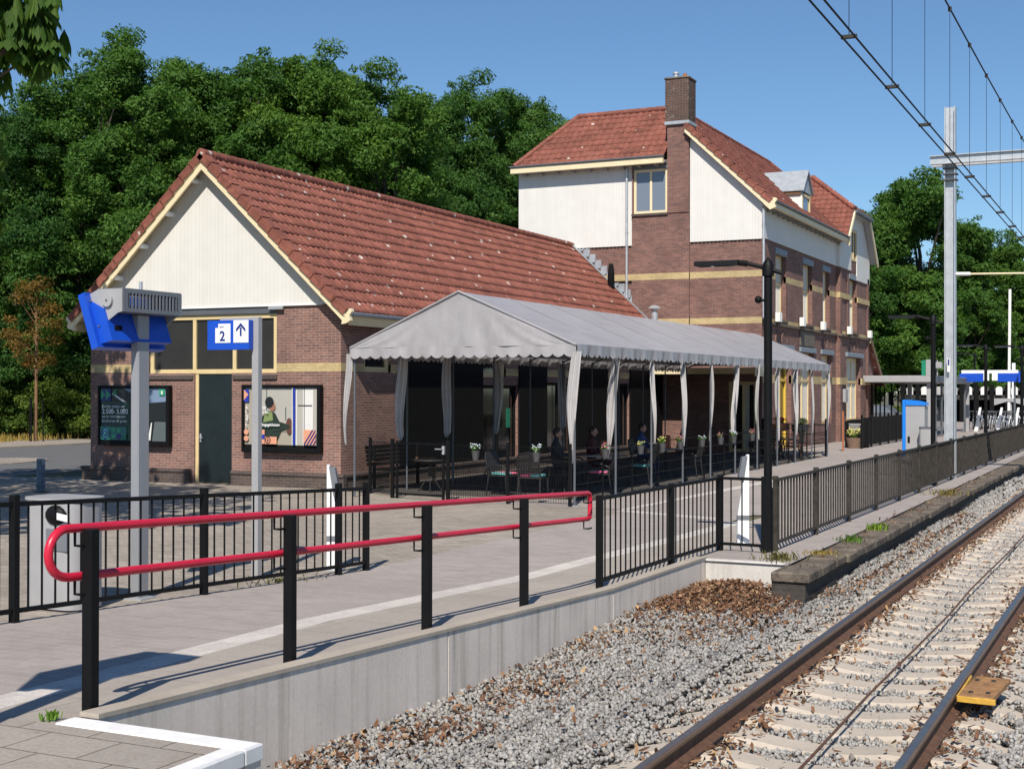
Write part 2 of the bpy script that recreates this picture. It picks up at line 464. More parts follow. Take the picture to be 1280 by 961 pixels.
def mossy(name):
    t = NT(name); p = t.pos(); n = t.noise(p, 2.2, 6, .7); n2 = t.noise(p, 17, 5)
    c = t.ramp(n, [(.3, (.065, .053, .042)), (.48, (.145, .120, .098)), (.62, (.20, .165, .125)), (.74, (.12, .098, .045))])
    t.color(t.mix(1.0, c, t.ramp(n2, [(.3, .65), (.7, 1.3)]), 'MULTIPLY')); t.bump(n2, .8, .02); return t.set(.95, spec=.15)
M['coping'] = mossy('old_mossy_stone')
M['old_face'] = brick('old_platform_brick', (.085, .075, .068), (.06, .055, .05), (.10, .09, .08))
M['sleeper'] = concrete('sleeper_concrete', (.50, .435, .36), .1)
M['rust'] = plain('rail_rust', (.105, .052, .030), .75, var=.35, scale=12, bump=.3)
M['rail_top'] = plain('polished_rail_head', (.27, .25, .235), .32, .85, var=.12, scale=6)
M['rail_edge'] = plain('brown_rail_head_side', (.16, .095, .060), .45, .25, var=.2, scale=10)
M['wood_rust'] = plain('weathered_orange_board', (.30, .155, .06), .7, var=.4, scale=10)
M['wood_yellow'] = plain('yellow_painted_edge', (.58, .33, .045), .6, var=.3, scale=10)
M['canvas'] = None
M['bark'] = plain('bark', (.075, .058, .043), .9, var=.3, scale=9, bump=.6, bscale=25, world=False)
M['leaf_a'] = foliage('broadleaf_foliage', (.078, .165, .032))
M['leaf_b'] = foliage('deep_green_foliage', (.058, .135, .030))
M['leaf_c'] = foliage('fresh_green_shrub', (.085, .145, .030))
M['leaf_r'] = foliage('bronze_sapling_leaves', (.155, .105, .03), .4)
M['leaf_ch'] = foliage('chestnut_leaves', (.075, .145, .028), .3, .45)
M['grass'] = foliage('dry_grass', (.26, .22, .075), .35, .3)
M['weed'] = foliage('green_weed', (.13, .26, .04), .3, .3)
M['fl_pink'] = plain('pink_petals', (.62, .16, .28), .6, var=.3, scale=60)
M['fl_white'] = plain('white_blue_petals', (.66, .68, .85), .6, var=.2, scale=60)
M['fl_yellow'] = plain('pale_yellow_petals', (.66, .60, .22), .6, var=.3, scale=60)
M['fl_red'] = plain('red_petals', (.55, .06, .03), .6, var=.3, scale=60)
M['stones'] = stone_mat('grey_ballast_stone', [(0, (.20, .18, .16)), (.45, (.325, .31, .29)), (.8, (.405, .395, .375)), (.93, (.44, .39, .32)), (1, (.24, .14, .085))])
M['dead_leaf'] = stone_mat('dead_brown_leaves', [(0, (.075, .038, .022)), (.45, (.175, .085, .045)), (.8, (.29, .165, .095)), (1, (.46, .31, .16))], .8)
M['wicker'] = plain('black_woven_resin', (.018, .017, .017), .5, var=.2)
M['teal'] = plain('teal_cushion', (.16, .46, .46), .85, var=.3, scale=14)
M['pink'] = plain('pink_cushion', (.66, .14, .24), .85, var=.2, scale=14)
M['wood'] = plain('brown_timber', (.20, .105, .05), .6, var=.25, scale=12)
M['terracotta'] = plain('terracotta', (.36, .12, .05), .75, var=.15)
M['skin'] = plain('skin', (.45, .25, .18), .55, var=.05)
M['hair'] = plain('dark_hair', (.03, .02, .015), .6)
M['shirt_blue'] = plain('blue_shirt', (.03, .05, .13), .85)
M['shirt_dark'] = plain('dark_shirt', (.03, .03, .035), .85)
M['shirt_red'] = plain('maroon_shirt', (.07, .018, .018), .85)
M['green_sign'] = plain('green_panel', (.01, .22, .12), .45, var=.05)
M['bench_red'] = plain('red_bench_slat', (.55, .05, .03), .5, var=.1)
def canvas_mat():
    t = NT('grey_marquee_canvas'); p = t.pos()
    n = t.noise(p, .9, 5); mp = t.n('Mapping'); mp.inputs['Scale'].default_value = (2.2, .35, 1.2); t.l(p, mp.inputs[0])
    n2 = t.noise(mp.outputs[0], 2.2, 4)
    col = t.ramp(n, [(.3, (.335, .322, .335)), (.7, (.375, .362, .375))])
    col = t.mix(1.0, col, t.ramp(n2, [(.35, .93), (.65, 1.04)]), 'MULTIPLY')
    t.color(col); t.bump(n2, .35, .03)
    t.b.inputs['Roughness'].default_value = .42
    tr = t.n('BsdfTranslucent'); t.l(t.mix(1.0, col, (.7, .65, .6), 'MULTIPLY'), tr.inputs[0])
    ms = t.n('MixShader'); ms.inputs[0].default_value = .0
    t.l(t.b.outputs[0], ms.inputs[1]); t.l(tr.outputs[0], ms.inputs[2]); t.l(ms.outputs[0], t.out.inputs[0])
    return t.mat
M['canvas'] = canvas_mat()
M['drape'] = plain('pale_drape_canvas', (.47, .455, .455), .5, var=.08, scale=5)
def pale_glass():
    t = NT('shelter_glass'); t.color((.05, .06, .065)); t.set(.05, spec=.4)
    tr = t.n('BsdfTransparent'); ms = t.n('MixShader'); ms.inputs[0].default_value = .72
    t.l(t.b.outputs[0], ms.inputs[1]); t.l(tr.outputs[0], ms.inputs[2]); t.l(ms.outputs[0], t.out.inputs[0]); return t.mat
M['pane'] = pale_glass()

# ================================================================ SETTING
def zramp(y):
    if y <= 5.62: return .37
    if y >= 14.5: return .004
    t = (y - 5.62) / (14.5 - 5.62)
    return .37 + (.004 - .37) * t
m = MB(); m.quad((-900, -300, -.47), (900, -300, -.47), (900, 1500, -.47), (-900, 1500, -.47))
struct(m.build('ground', M['soil']))
m = MB(); m.box(-400, -5.58, -60, 5.5, -.46, -.012); m.box(-400, -5.58, 5.5, 400, -.46, -.012); m.box(-5.58, -4.43, 17.43, 400, -.46, -.012)
struct(m.build('terrain', M['soil']))
m = MB(); m.quad((-27.5, -30, 0), (-8.95, -30, 0), (-8.95, 70, 0), (-24.4, 70, 0), (-25.5, 26, 0), (-27.5, 26, 0))
struct(m.build('forecourt', M['pave_fore']))
# road, its kerbs and the island of paving
m = MB(); m.quad((-26.9, -30, -.006), (-27.2, 26.0, -.006), (-27.6, 90, -.006), (-44, 90, -.006), (-40.2, 42, -.006), (-40.0, 20, -.006), (-40, -30, -.006))
struct(m.build('road', M['asphalt']))
m = MB(); m.quad((-40.35, -30, .02), (-40.35, 20, .02), (-40.4, 42, .02), (-44.2, 90, .02), (-50, 90, .02), (-46.0, 44, .02), (-44, 20, .02), (-44, -30, .02))
struct(m.build('pavement', M['pave_fore']))
m = MB()
for a, b in (((-40.2, -30), (-40.2, 20)), ((-40.2, 20), (-40.3, 42)), ((-40.3, 42), (-44.1, 90))):
    m.bar((a[0], a[1], .0), (b[0], b[1], .0), .16, .12)
m.bar((-27.1, -30, -.02), (-27.4, 70, -.02), .16, .07)
struct(m.build('road_kerb', M['kerb']))
m = MB(); pl = []
for k in range(20):
    a = 2 * math.pi * k / 20; pl.append((-33.3 + 1.7 * math.cos(a), 30.6 + 2.6 * math.sin(a)))
m.prism(pl, 2, -.01, .02); struct(m.build('traffic_island', M['pave_fore']))

# ramp down from the high platform
def strip(mb, x0, x1, y0, y1, dz=0.0, n=24, fx0=None, fx1=None):
    for i in range(n):
        a = y0 + (y1 - y0) * i / n; b = y0 + (y1 - y0) * (i + 1) / n
        xa0, xb0 = (fx0(a), fx0(b)) if fx0 else (x0, x0); xa1, xb1 = (fx1(a), fx1(b)) if fx1 else (x1, x1)
        mb.quad((xa0, a, zramp(a) + dz), (xa1, a, zramp(a) + dz), (xb1, b, zramp(b) + dz), (xb0, b, zramp(b) + dz))
def lx(y):  # centre of the white line on the ramp
    pts = [(4, -6.15), (5.6, -6.33), (7.2, -6.51), (10.3, -6.89), (13.6, -6.97), (16.5, -6.88), (19.5, -6.70), (22.6, -6.56)]
    for (a, p), (b, q) in zip(pts, pts[1:]):
        if a <= y <= b: return p + (q - p) * (y - a) / (b - a)
    return pts[-1][1] if y > pts[-1][0] else pts[0][1]
LW = .14
m = MB(); strip(m, -9.0, 0, -6, 24, fx1=lambda y: lx(y) - LW, n=44)
m.quad((-9.0, -6, -.01), (-9.0, -6, .37), (-9.0, 5.62, .37), (-9.0, 14.5, .004), (-9.0, 14.5, -.01))
struct(m.build('ramp', M['pave_ramp']))
m = MB(); strip(m, 0, 0, -6, 22.6, 0.0, 44, lambda y: lx(y) - LW, lambda y: lx(y) + LW); struct(m.build('guide_line', M['line']))
m = MB(); strip(m, 0, -5.60, 5.62, 24, 0.0, 30, lambda y: lx(y) + LW); strip(m, 0, -5.95, -6, 5.62, 0.0, 6, lambda y: lx(y) + LW); m.quad((-5.95, 5.46, .3695), (-5.6, 5.46, .3695), (-5.6, 5.621, .3695), (-5.95, 5.621, .3695)); struct(m.build('ramp_edge_paving', M['pave_kerb']))
# low platform beyond
m = MB(); m.quad((-9.0, 24, .004), (-4.36, 24, .004), (-4.36, 170, .004), (-16, 170, .004), (-16, 67, .004), (-12.9, 67, .004), (-12.9, 24, .004))
m.quad((-5.60, 17.25, .004), (-4.36, 17.25, .004), (-4.36, 24, .004), (-5.60, 24, .004))
struct(m.build('platform', M['pave_ramp']))
m = MB()
m.quad((-9.25, 23.9, .009), (-9.08, 23.7, .009), (-8.65, 32, .009), (-8.95, 34, .009))
m.quad((-8.95, 34, .009), (-8.65, 32, .009), (-8.35, 60, .009), (-8.75, 60, .009))
m.quad((-8.75, 60, .009), (-8.35, 60, .009), (-7.9, 150, .009), (-8.3, 150, .009))
m.bar((-9.15, 23.75, .005), (-7.0, 22.95, .005), .26, .008)
struct(m.build('platform_line', M['line']))
# high platform corner
m = MB(); m.box(-5.951, -4.44, -6, 5.74, -.47, .371); struct(m.build('high_platform', M['pave_slab']))
m = MB()
m.box(-5.62, -4.30, 5.742, 5.90, .29, .379, .008); m.box(-4.438, -4.30, -6, 5.738, .29, .379, .008)
struct(m.build('platform_white_edge', M['white_edge']))
m = MB(); m.box(-5.45, -4.312, 5.75, 5.89, -.47, .288); m.box(-4.436, -4.312, -6, 5.735, -.47, .288); struct(m.build('platform_base', M['conc']))

# retaining wall of the ramp: panels with open joints, a lip along the top
t = thing('retaining_wall', 'pale concrete retaining wall with dark run-off streaks below the ramp', 'retaining wall', (-5.53, 11.5, -.45))
ys = [5.92, 10.12, 13.95, 17.28]
for a, b in zip(ys, ys[1:]):
    m = MB(); pr = [(a + .010, -.46), (b - .010, -.46), (b - .010, zramp(b) + .02), (a + .010, zramp(a) + .02)]
    m.prism(pr, 0, -5.60, -5.47); m.build('panel', M['conc'], t)
m = MB(); m.box(-5.598, -5.545, 5.93, 17.27, -.46, -.02); m.build('joint_backing', M['black_matt'], t)
m = MB()
for a, b in zip(ys, ys[1:]):
    m.add([(x, y, zramp(y) + z) for y in (a, b) for (x, z) in ((-5.602, .0205), (-5.458, .0205), (-5.458, .048), (-5.602, .048))],
          [(0, 1, 2, 3), (4, 7, 6, 5), (0, 4, 5, 1), (1, 5, 6, 2), (2, 6, 7, 3), (3, 7, 4, 0)])
m.build('coping', M['kerb'], t)
m = MB(); m.box(-5.47, -4.42, 17.28, 17.42, -.46, .02, .008)
tag(m.build('return_wall', M['conc_l']), 'short clean white concrete wall above the heap of dead leaves', 'wall')
# old platform edge: stone coping over a dark brick face
m = MB()
y = 16.62
while y < 130:
    L = rnd.uniform(.55, 1.15) if y < 60 else 6; j = lambda k: rnd.uniform(-k, k) if y < 60 else 0
    m.box(-4.36 if y > 17.2 else -4.41, -3.91 + j(.022), y + .004, y + L - rnd.uniform(.004, .02), -.13 + j(.008), .0 + j(.010), .022, rot=Matrix.Rotation(j(.02), 3, 'Y') @ Matrix.Rotation(j(.012), 3, 'Z')); y += L
struct(m.build('platform_coping', M['coping']))
m = MB(); m.box(-4.41, -3.985, 16.66, 130, -.46, -.132); struct(m.build('platform_face', M['old_face']))

# ================================================================ TRACK
XL, XR = -3.045, -1.54
RZ = -.18
def zbal(x, y): return -.385 + .03 * math.sin(x * 3.1 + y) * .4
m = MB(); m.quad((-5.6, -20, -.43), (6, -20, -.43), (6, 260, -.43), (-5.6, 260, -.43))
struct(m.build('ballast_bed', M['gravel_soil']))
def rail(x, label):
    t = thing('rail', label, 'rail', (x, 40, RZ - .16))
    pr = [(-.07, -.16), (.07, -.16), (.07, -.15), (.012, -.125), (.009, -.05), (.036, -.038), (.036, -.012), (.028, -.0015), (-.028, -.0015), (-.036, -.012), (-.036, -.038), (-.009, -.05), (-.012, -.125), (-.07, -.15)]
    m = MB(); m.prism([(x + a, RZ + b) for a, b in pr], 1, 2, 200); m.build('rail_body', M['rust'], t)
    m = MB(); m.prism([(x + a, RZ + b) for a, b in ((-.0375, -.030), (-.0375, -.010), (-.030, .0), (.030, .0), (.0375, -.010), (.0375, -.030))], 1, 2, 200)
    m.build('rail_head', M['rail_edge'], t)
    m = MB(); m.box(x - .024, x + .026, 2, 200, RZ + .0005, RZ + .002); m.build('running_surface', M['rail_top'], t)
    return t
rail(XL, 'steel rail nearer the platform, with rusty brown sides')
rail(XR, 'steel rail farther from the platform, beside the orange board')
# sleepers: concrete, dipping in the middle, a pad and two clips under each rail
sl = thing('sleeper', 'pale concrete sleeper under the two rails, lying in grey ballast', 'sleeper', (0, 0, 0), 'sleepers of the track')
m = MB(); pr = []; N = 40
for i in range(N + 1):
    u = -1.27 + 2.54 * i / N
    a = abs(u)
    z = -.352 - .042 * max(0, 1 - (a / .5) ** 2) ** 1.0 if a < .5 else -.352
    if a > 1.0: z = -.352 - .07 * (a - 1.0) / .27
    pr.append((u, z))
o = len(m.v)
for (u, z) in pr:
    m.v += [(u, -.16, -.5), (u, -.155, z - .03), (u, -.125, z), (u, .125, z), (u, .155, z - .03), (u, .16, -.5)]
for i in range(N):
    for k in range(5):
        m.f.append((o + i * 6 + k, o + i * 6 + k + 1, o + (i + 1) * 6 + k + 1, o + (i + 1) * 6 + k)); m.m.append(0)
m.f.append(tuple(o + k for k in range(6))); m.m.append(0); m.f.append(tuple(o + N * 6 + k for k in range(6))); m.m.append(0)
m.build('block', M['sleeper'], sl, smooth=True)
for sx in (-.7525, .7525):
    m = MB()
    for s2 in (-1, 1):
        m.tube([(sx + s2 * .06, -.05, -.338), (sx + s2 * .10, -.06, -.325), (sx + s2 * .13, 0, -.318), (sx + s2 * .10, .06, -.325), (sx + s2 * .06, .05, -.338)], .009, 6)
    m.build('rail_clip', M['rust'], sl, smooth=True)
ysl = [9.45 + .588 * k for k in range(-9, 150)]
far_sl = thing('sleeper', '', 'sleeper')
for k, y in enumerate(ysl):
    if k == 0: c = sl
    elif y < 42: c = copy_tree(sl)
    else:
        c = sl.copy(); COL.objects.link(c)
        b = sl.children[0].copy(); COL.objects.link(b); b.parent = c
    c.location = (-2.2925, y, rnd.uniform(-.006, .006)); c.rotation_euler = (0, 0, rnd.uniform(-.006, .006))
bpy.data.objects.remove(far_sl)
m = MB(); pts = []
for i in range(60):
    y = 5 + i * 2.2; pts.append((-2.20 + .012 * math.sin(i * 1.7), y, -.285 + .008 * math.sin(i * 2.3)))
m.tube(pts, .011, 6); tag(m.build('cable', M['rust'], None, True), 'thin rusty cable laid along the middle of the track', 'cable')
t = thing('timber_board', 'square orange weathered board with yellow edge beside the rail', 'board', (-1.33, 11.75, -.22))
m = MB(); ro = Matrix.Rotation(R(-4), 3, 'Z')
m.box(-1.47, -1.19, 11.34, 12.2, -.235, -.19, .006, rot=ro); m.build('plate', M['wood_rust'], t)
m = MB(); m.box(-1.485, -1.19, 11.30, 11.335, -.235, -.188, .004, rot=ro); m.box(-1.492, -1.474, 11.34, 12.2, -.235, -.1885, .004); m.build('yellow_edge', M['wood_yellow'], t)
for bx, by in ((-1.4, 11.5), (-1.27, 11.52), (-1.41, 12.0), (-1.28, 12.02)):
    m = MB(); m.lathe([(0, -.176), (.018, -.178), (.02, -.19)], bx, by, 8); m.build('bolt', M['dark_iron'], t)

# ballast stones and dead leaves, one mesh each
rg = np.random.default_rng(11)
def shard():
    """a squarish broken stone: eight corners, twelve faces"""
    v = np.array([(x, y, z) for x in (-1, 1) for y in (-1, 1) for z in (-1, 1)], float) * .68
    q = [(0, 1, 3, 2), (4, 6, 7, 5), (0, 4, 5, 1), (2, 3, 7, 6), (0, 2, 6, 4), (1, 5, 7, 3)]
    f = np.array([t for a in q for t in ((a[0], a[1], a[2]), (a[0], a[2], a[3]))])
    return v, f
def rot_mats(n):
    q = rg.normal(size=(n, 4)); q /= np.linalg.norm(q, axis=1)[:, None]
    w, x, y, z = q.T
    return np.stack([np.stack([1 - 2 * (y * y + z * z), 2 * (x * y - z * w), 2 * (x * z + y * w)], -1),
                     np.stack([2 * (x * y + z * w), 1 - 2 * (x * x + z * z), 2 * (y * z - x * w)], -1),
                     np.stack([2 * (x * z - y * w), 2 * (y * z + x * w), 1 - 2 * (x * x + y * y)], -1)], -2)
def on_sleeper(x, y):
    k = np.abs(((y - 9.45 + .294) % .588) - .294)
    return (k < .150) & (x > -3.57) & (x < -1.02)
def bal_h(x, y):
    """height of the ballast surface"""
    h = np.full_like(x, -.375)
    h = np.where(x < -3.7, -.345 + .03 * np.sin(y * .9 + x) + .02 * np.sin(x * 2.1 - y * .4), h)
    h = np.where((x > -3.6) & (x < -.9), -.396, h); h = np.where((x > -2.9) & (x < -1.7), -.416, h)
    h += np.clip(1 - np.hypot((x + 4.9) / .75, (y - 16.75) / 1.2), 0, 1) * .10   # bank in the corner by the white wall
    return h
def stones():
    xs, ys_, rs = [], [], []
    for (y0, y1, dens, r) in ((4.5, 14, 1450, .0190), (14, 22, 980, .0215), (22, 36, 330, .032), (36, 70, 90, .05)):
        n = int((5.5 + 1.4) * (y1 - y0) * dens * .8)
        x = rg.uniform(-5.48, 1.4, n); y = rg.uniform(y0, y1, n)
        xs.append(x); ys_.append(y); rs.append(rg.uniform(.6, 1.35, n) * r)
    x = np.concatenate(xs); y = np.concatenate(ys_); r = np.concatenate(rs)
    keep = ~(on_sleeper(x, y) & (rg.random(len(x)) > .03)) & (np.abs(x - XL) > .08) & (np.abs(x - XR) > .08) & ((x < -.06 * y + .5) | ((rg.random(len(x)) < .45) & (y < 40))) & ~((x < -3.97) & (y > 16.6))
    keep &= ~((x > -3.95) & (x < -3.6) & (rg.random(len(x)) < .1))
    x, y, r = x[keep], y[keep], r[keep]; n = len(x)
    z = bal_h(x, y) + rg.uniform(-.022, .022, n)
    osl = on_sleeper(x, y); z = np.where(osl, np.where(np.abs(x + 2.29) < .5, -.38, -.345) , z); r = np.where(osl, r * .6, r)
    v0, f0 = shard()
    V = v0[None] * rg.uniform(.55, 1.12, (n, 8, 3))
    V *= rg.uniform(.6, 1.2, (n, 1, 3))
    V = np.einsum('nij,nkj->nki', rot_mats(n), V) * r[:, None, None] * 1.25 + np.stack([x, y, z], -1)[:, None, :]
    F = f0[None] + (np.arange(n) * 8)[:, None, None]
    tone = np.clip(rg.beta(2.2, 2.2, n) * .9 + np.where((np.abs(x - XL) < .35) | (np.abs(x - XR) < .35), rg.uniform(0, .35, n), 0) + np.where((x > -3.6), rg.uniform(0, .25, n), 0), 0, 1)
    o = np_mesh('ballast_stones', V.reshape(-1, 3), F.reshape(-1, 3), M['stones'], attr=np.repeat(tone, 8))
    tag(o, 'loose grey ballast stones between the wall and the rails', 'ballast', kind='stuff')
stones()
def leaves():
    P = []
    n = 3200                                              # heap in the corner
    ctr = np.array([(-5.1, 16.9), (-4.75, 16.75), (-5.2, 16.2), (-4.9, 15.7), (-5.25, 15.2), (-4.5, 16.3), (-4.35, 15.6)])
    a = ctr[rg.integers(0, 7, n * 2)] + rg.normal(0, 1, (n * 2, 2)) * (.26, .45)
    a = a[(a[:, 0] > -5.46) & (a[:, 0] < -3.98) & (a[:, 1] < 17.25)][:n]
    a = a[~((a[:, 0] > -4.40) & (a[:, 1] > 16.6))]
    P.append(np.c_[a, bal_h(a[:, 0], a[:, 1]) + .02 + rg.uniform(.0, .06, len(a))])
    for (cx, cy, sx, sy, k) in ((-5.2, 7.6, .22, .5, 300), (-5.0, 9.0, .22, .35, 220), (-5.0, 10.6, .22, .35, 220), (-5.25, 12.5, .16, 1.0, 220), (-4.5, 13.5, .25, .4, 130), (-4.2, 14.6, .25, .5, 120), (-4.7, 7.0, .3, .3, 120)):
        b = rg.normal(0, 1, (k, 2)) * (sx, sy) + (cx, cy); b = b[(b[:, 0] > -5.46) & (b[:, 0] < -3.2) & (b[:, 1] < 16.5)]
        P.append(np.c_[b, bal_h(b[:, 0], b[:, 1]) + rg.uniform(.015, .05, len(b))])
    for xr in (XL, XR):
        for sd, k in ((.17, 1900), (-.17, 750)):
            y = rg.uniform(5, 45, k); x = xr + sd + rg.normal(0, .085, k)
            P.append(np.c_[x, y, np.full(k, -.345) + rg.uniform(-.01, .03, k)])
    y = rg.uniform(8, 40, 650); x = rg.uniform(-2.9, -.6, 650); P.append(np.c_[x, y, np.full(650, -.37) + rg.uniform(0, .03, 650)])
    y = rg.uniform(17, 30, 900); x = rg.normal(-3.72, .12, 900); P.append(np.c_[x, y, np.full(900, -.34) + rg.uniform(0, .03, 900)])
    y = rg.uniform(6, 17, 260); x = rg.uniform(-5.45, -3.3, 260); P.append(np.c_[x, y, np.full(260, -.32) + rg.uniform(0, .03, 260)])
    y = rg.uniform(17, 40, 240); x = rg.normal(-4.2, .1, 240); P.append(np.c_[x, y, np.full(240, .018)])
    b = rg.normal(0, 1, (1500, 2)) * (.6, 1.3) + (-4.85, 15.9); b = b[(b[:, 0] > -5.46) & (b[:, 0] < -3.6) & ~((b[:, 0] > -4.4) & (b[:, 1] > 16.6)) & (b[:, 1] < 17.2)]
    P.append(np.c_[b, bal_h(b[:, 0], b[:, 1]) + rg.uniform(.0, .04, len(b))])
    P = np.concatenate(P); n = len(P)
    base = np.array([(-1, 0, .12), (-.3, -.42, 0), (.6, -.34, .1), (1, 0, .2), (.55, .36, .02), (-.35, .40, .14)], float)
    V = base[None] * rg.uniform(.7, 1.3, (n, 1, 3)) * (1, 1, 2.2)
    ax = rg.uniform(0, 2 * np.pi, n); tl = rg.normal(0, .5, n)
    c, s_ = np.cos(tl), np.sin(tl)
    V = np.stack([V[..., 0] * c[:, None] + V[..., 2] * s_[:, None], V[..., 1], -V[..., 0] * s_[:, None] + V[..., 2] * c[:, None]], -1)
    c, s_ = np.cos(ax), np.sin(ax)
    V = np.stack([V[..., 0] * c[:, None] - V[..., 1] * s_[:, None], V[..., 0] * s_[:, None] + V[..., 1] * c[:, None], V[..., 2]], -1)
    V = V * rg.uniform(.02, .042, (n, 1, 1)) + P[:, None, :]
    F = (np.array([(0, 1, 2, 3, 4, 5)])[None] + (np.arange(n) * 6)[:, None, None]).reshape(-1, 6)
    o = np_mesh('leaf_litter', V.reshape(-1, 3), F, M['dead_leaf'], attr=np.repeat(rg.random(n), 6))
    tag(o, 'dead brown leaves heaped in the corner and blown along the rails', 'dead leaves', kind='stuff')
leaves()
def tuft(x, y, z, k, h, mat, label, spread=.10, name='grass_tuft'):
    V = []; F = []
    for i in range(k):
        a = rnd.uniform(0, 6.28); rr = abs(rnd.gauss(0, spread)); hx = h * rnd.uniform(.5, 1.1); b = rnd.uniform(0, 6.28); le = hx * rnd.uniform(.2, .9)
        p = Vector((x + rr * math.cos(a), y + rr * math.sin(a), z)); q = p + Vector((le * math.cos(b), le * math.sin(b), hx)); w = Vector((-math.sin(b), math.cos(b), 0)) * .006
        mdp = (p + q) / 2 + Vector((0, 0, hx * .18)); o = len(V)
        V += [p - w, p + w, mdp + w, q, mdp - w]; F.append((o, o + 1, o + 2, o + 3, o + 4))
    ob = np_mesh(name, np.array([tuple(v) for v in V]), np.array(F), mat, attr=np.array([rnd.random()] * len(V)))
    return tag(ob, label, 'weed', kind='stuff')
tuft(-4.2, 20.4, 0, 90, .11, M['weed'], 'bright green grass tuft on the platform edge, the nearer of two')
tuft(-4.15, 22.3, 0, 110, .13, M['weed'], 'bright green grass tuft on the platform edge, the farther of two')
tuft(-4.6, 17.75, 0, 130, .12, M['grass'], 'dry yellow grass at the foot of the black lamp post', .22)
tuft(-4.25, 18.7, 0, 260, .05, M['grass'], 'flat dry moss and grass patch on the old stone edge', .14)
tuft(-4.25, 30.5, 0, 140, .14, M['grass'], 'yellow grass growing far along the stone platform edge', .3)
tuft(-5.72, 5.82, .37, 50, .055, M['weed'], 'small green weed at the foot of the nearest handrail post', .03)
tuft(-9.12, 12.9, 0.0, 140, .10, M['grass'], 'yellowish weeds under the black left-hand railing', .25)

# ================================================================ BUILDINGS
def wall_open(mb, axis, c0, c1, u0, u1, z0, z1, holes, mi=0):
    """wall slab: axis 0 = plane of constant x (u is y), axis 1 = plane of constant y (u is x); c0 outer face, c1 inner face"""
    us = sorted({u0, u1, *[h[0] for h in holes], *[h[1] for h in holes]}); us = [u for u in us if u0 <= u <= u1]
    zs = sorted({z0, z1, *[h[2] for h in holes], *[h[3] for h in holes]}); zs = [z for z in zs if z0 <= z <= z1]
    def solid(i, j):
        if i < 0 or j < 0 or i >= len(us) - 1 or j >= len(zs) - 1: return False
        a = (us[i] + us[i + 1]) / 2; b = (zs[j] + zs[j + 1]) / 2
        return not any(h[0] < a < h[1] and h[2] < b < h[3] for h in holes)
    def P(c, u, z): return (c, u, z) if axis == 0 else (u, c, z)
    for i in range(len(us) - 1):
        for j in range(len(zs) - 1):
            if not solid(i, j): continue
            a, b, c, d = us[i], us[i + 1], zs[j], zs[j + 1]
            mb.quad(P(c0, a, c), P(c0, b, c), P(c0, b, d), P(c0, a, d), mi=mi); mb.quad(P(c1, a, c), P(c1, a, d), P(c1, b, d), P(c1, b, c), mi=mi)
            if not solid(i - 1, j): mb.quad(P(c0, a, c), P(c0, a, d), P(c1, a, d), P(c1, a, c), mi=mi)
            if not solid(i + 1, j): mb.quad(P(c0, b, c), P(c1, b, c), P(c1, b, d), P(c0, b, d), mi=mi)
            if not solid(i, j - 1): mb.quad(P(c0, a, c), P(c1, a, c), P(c1, b, c), P(c0, b, c), mi=mi)
            if not solid(i, j + 1): mb.quad(P(c0, a, d), P(c0, b, d), P(c1, b, d), P(c1, a, d), mi=mi)
def tile_roof(name, parent, e0, ud, vd, ulen, vlen, lo=None, hi=None, course=.405, tw=.22, amp=.024, lift_=.030, mat='tile'):
    """pan tiles as relief: e0 start of the eave, ud along the eave, vd up the slope"""
    e0 = Vector(e0); ud = Vector(ud).normalized(); vd = Vector(vd).normalized(); nrm = ud.cross(vd)
    if nrm.z < 0: nrm = -nrm
    nrm.normalize(); e0 = np.array(e0); ud = np.array(ud); vd = np.array(vd); nn = np.array(nrm)
    per = 8; nc = max(1, round(ulen / tw)); tw = ulen / nc
    u = np.linspace(0, ulen, nc * per + 1); ph = (u / tw) % 1.0
    prof = amp * np.where(ph < .42, np.sin(np.pi * ph / .42), -.22 * np.sin(np.pi * (ph - .42) / .58))
    nr = max(1, round(vlen / course)); cs = vlen / nr
    V = []; F = []; o = 0; w = len(u)
    for i in range(nr):
        a, b = i * cs, (i + 1) * cs + (.02 if i < nr - 1 else 0)
        jit = np.repeat(np.array([rnd.gauss(0, .004) for _ in range(nc)]), per); jit = np.append(jit, jit[-1])
        for v_, lift in ((a, -.005), (a, lift_), (a + cs * .5, lift_ * .52), (b, .002)):
            uu = u.copy()
            if lo: uu = np.maximum(uu, lo(v_))
            if hi: uu = np.minimum(uu, hi(v_))
            V.append(e0 + ud * uu[:, None] + vd * v_ + nn * (prof * (1 if lift > 0 else .6) + lift + jit * (lift > 0))[:, None])
        for k in range(3):
            q = np.arange(w - 1) + o + k * w
            F.append(np.stack([q, q + 1, q + 1 + w, q + w], -1))
        o += 4 * w
    return np_mesh(name, np.concatenate(V), np.concatenate(F), M[mat]) if parent is None else place(np_mesh(name, np.concatenate(V), np.concatenate(F), M[mat]), parent)
def place(o, parent):
    o.parent = parent; o.location = -Vector(parent.location); return o
def ridge(mb, a, b, r=.13, step=.40):
    a = Vector(a); b = Vector(b); L = (b - a).length; n = max(1, round(L / step)); d = (b - a) / n
    for i in range(n):
        p = a + d * i; q = a + d * (i + 1.06)
        mb.tube([p, q], [r * 1.08, r * .97], 10)
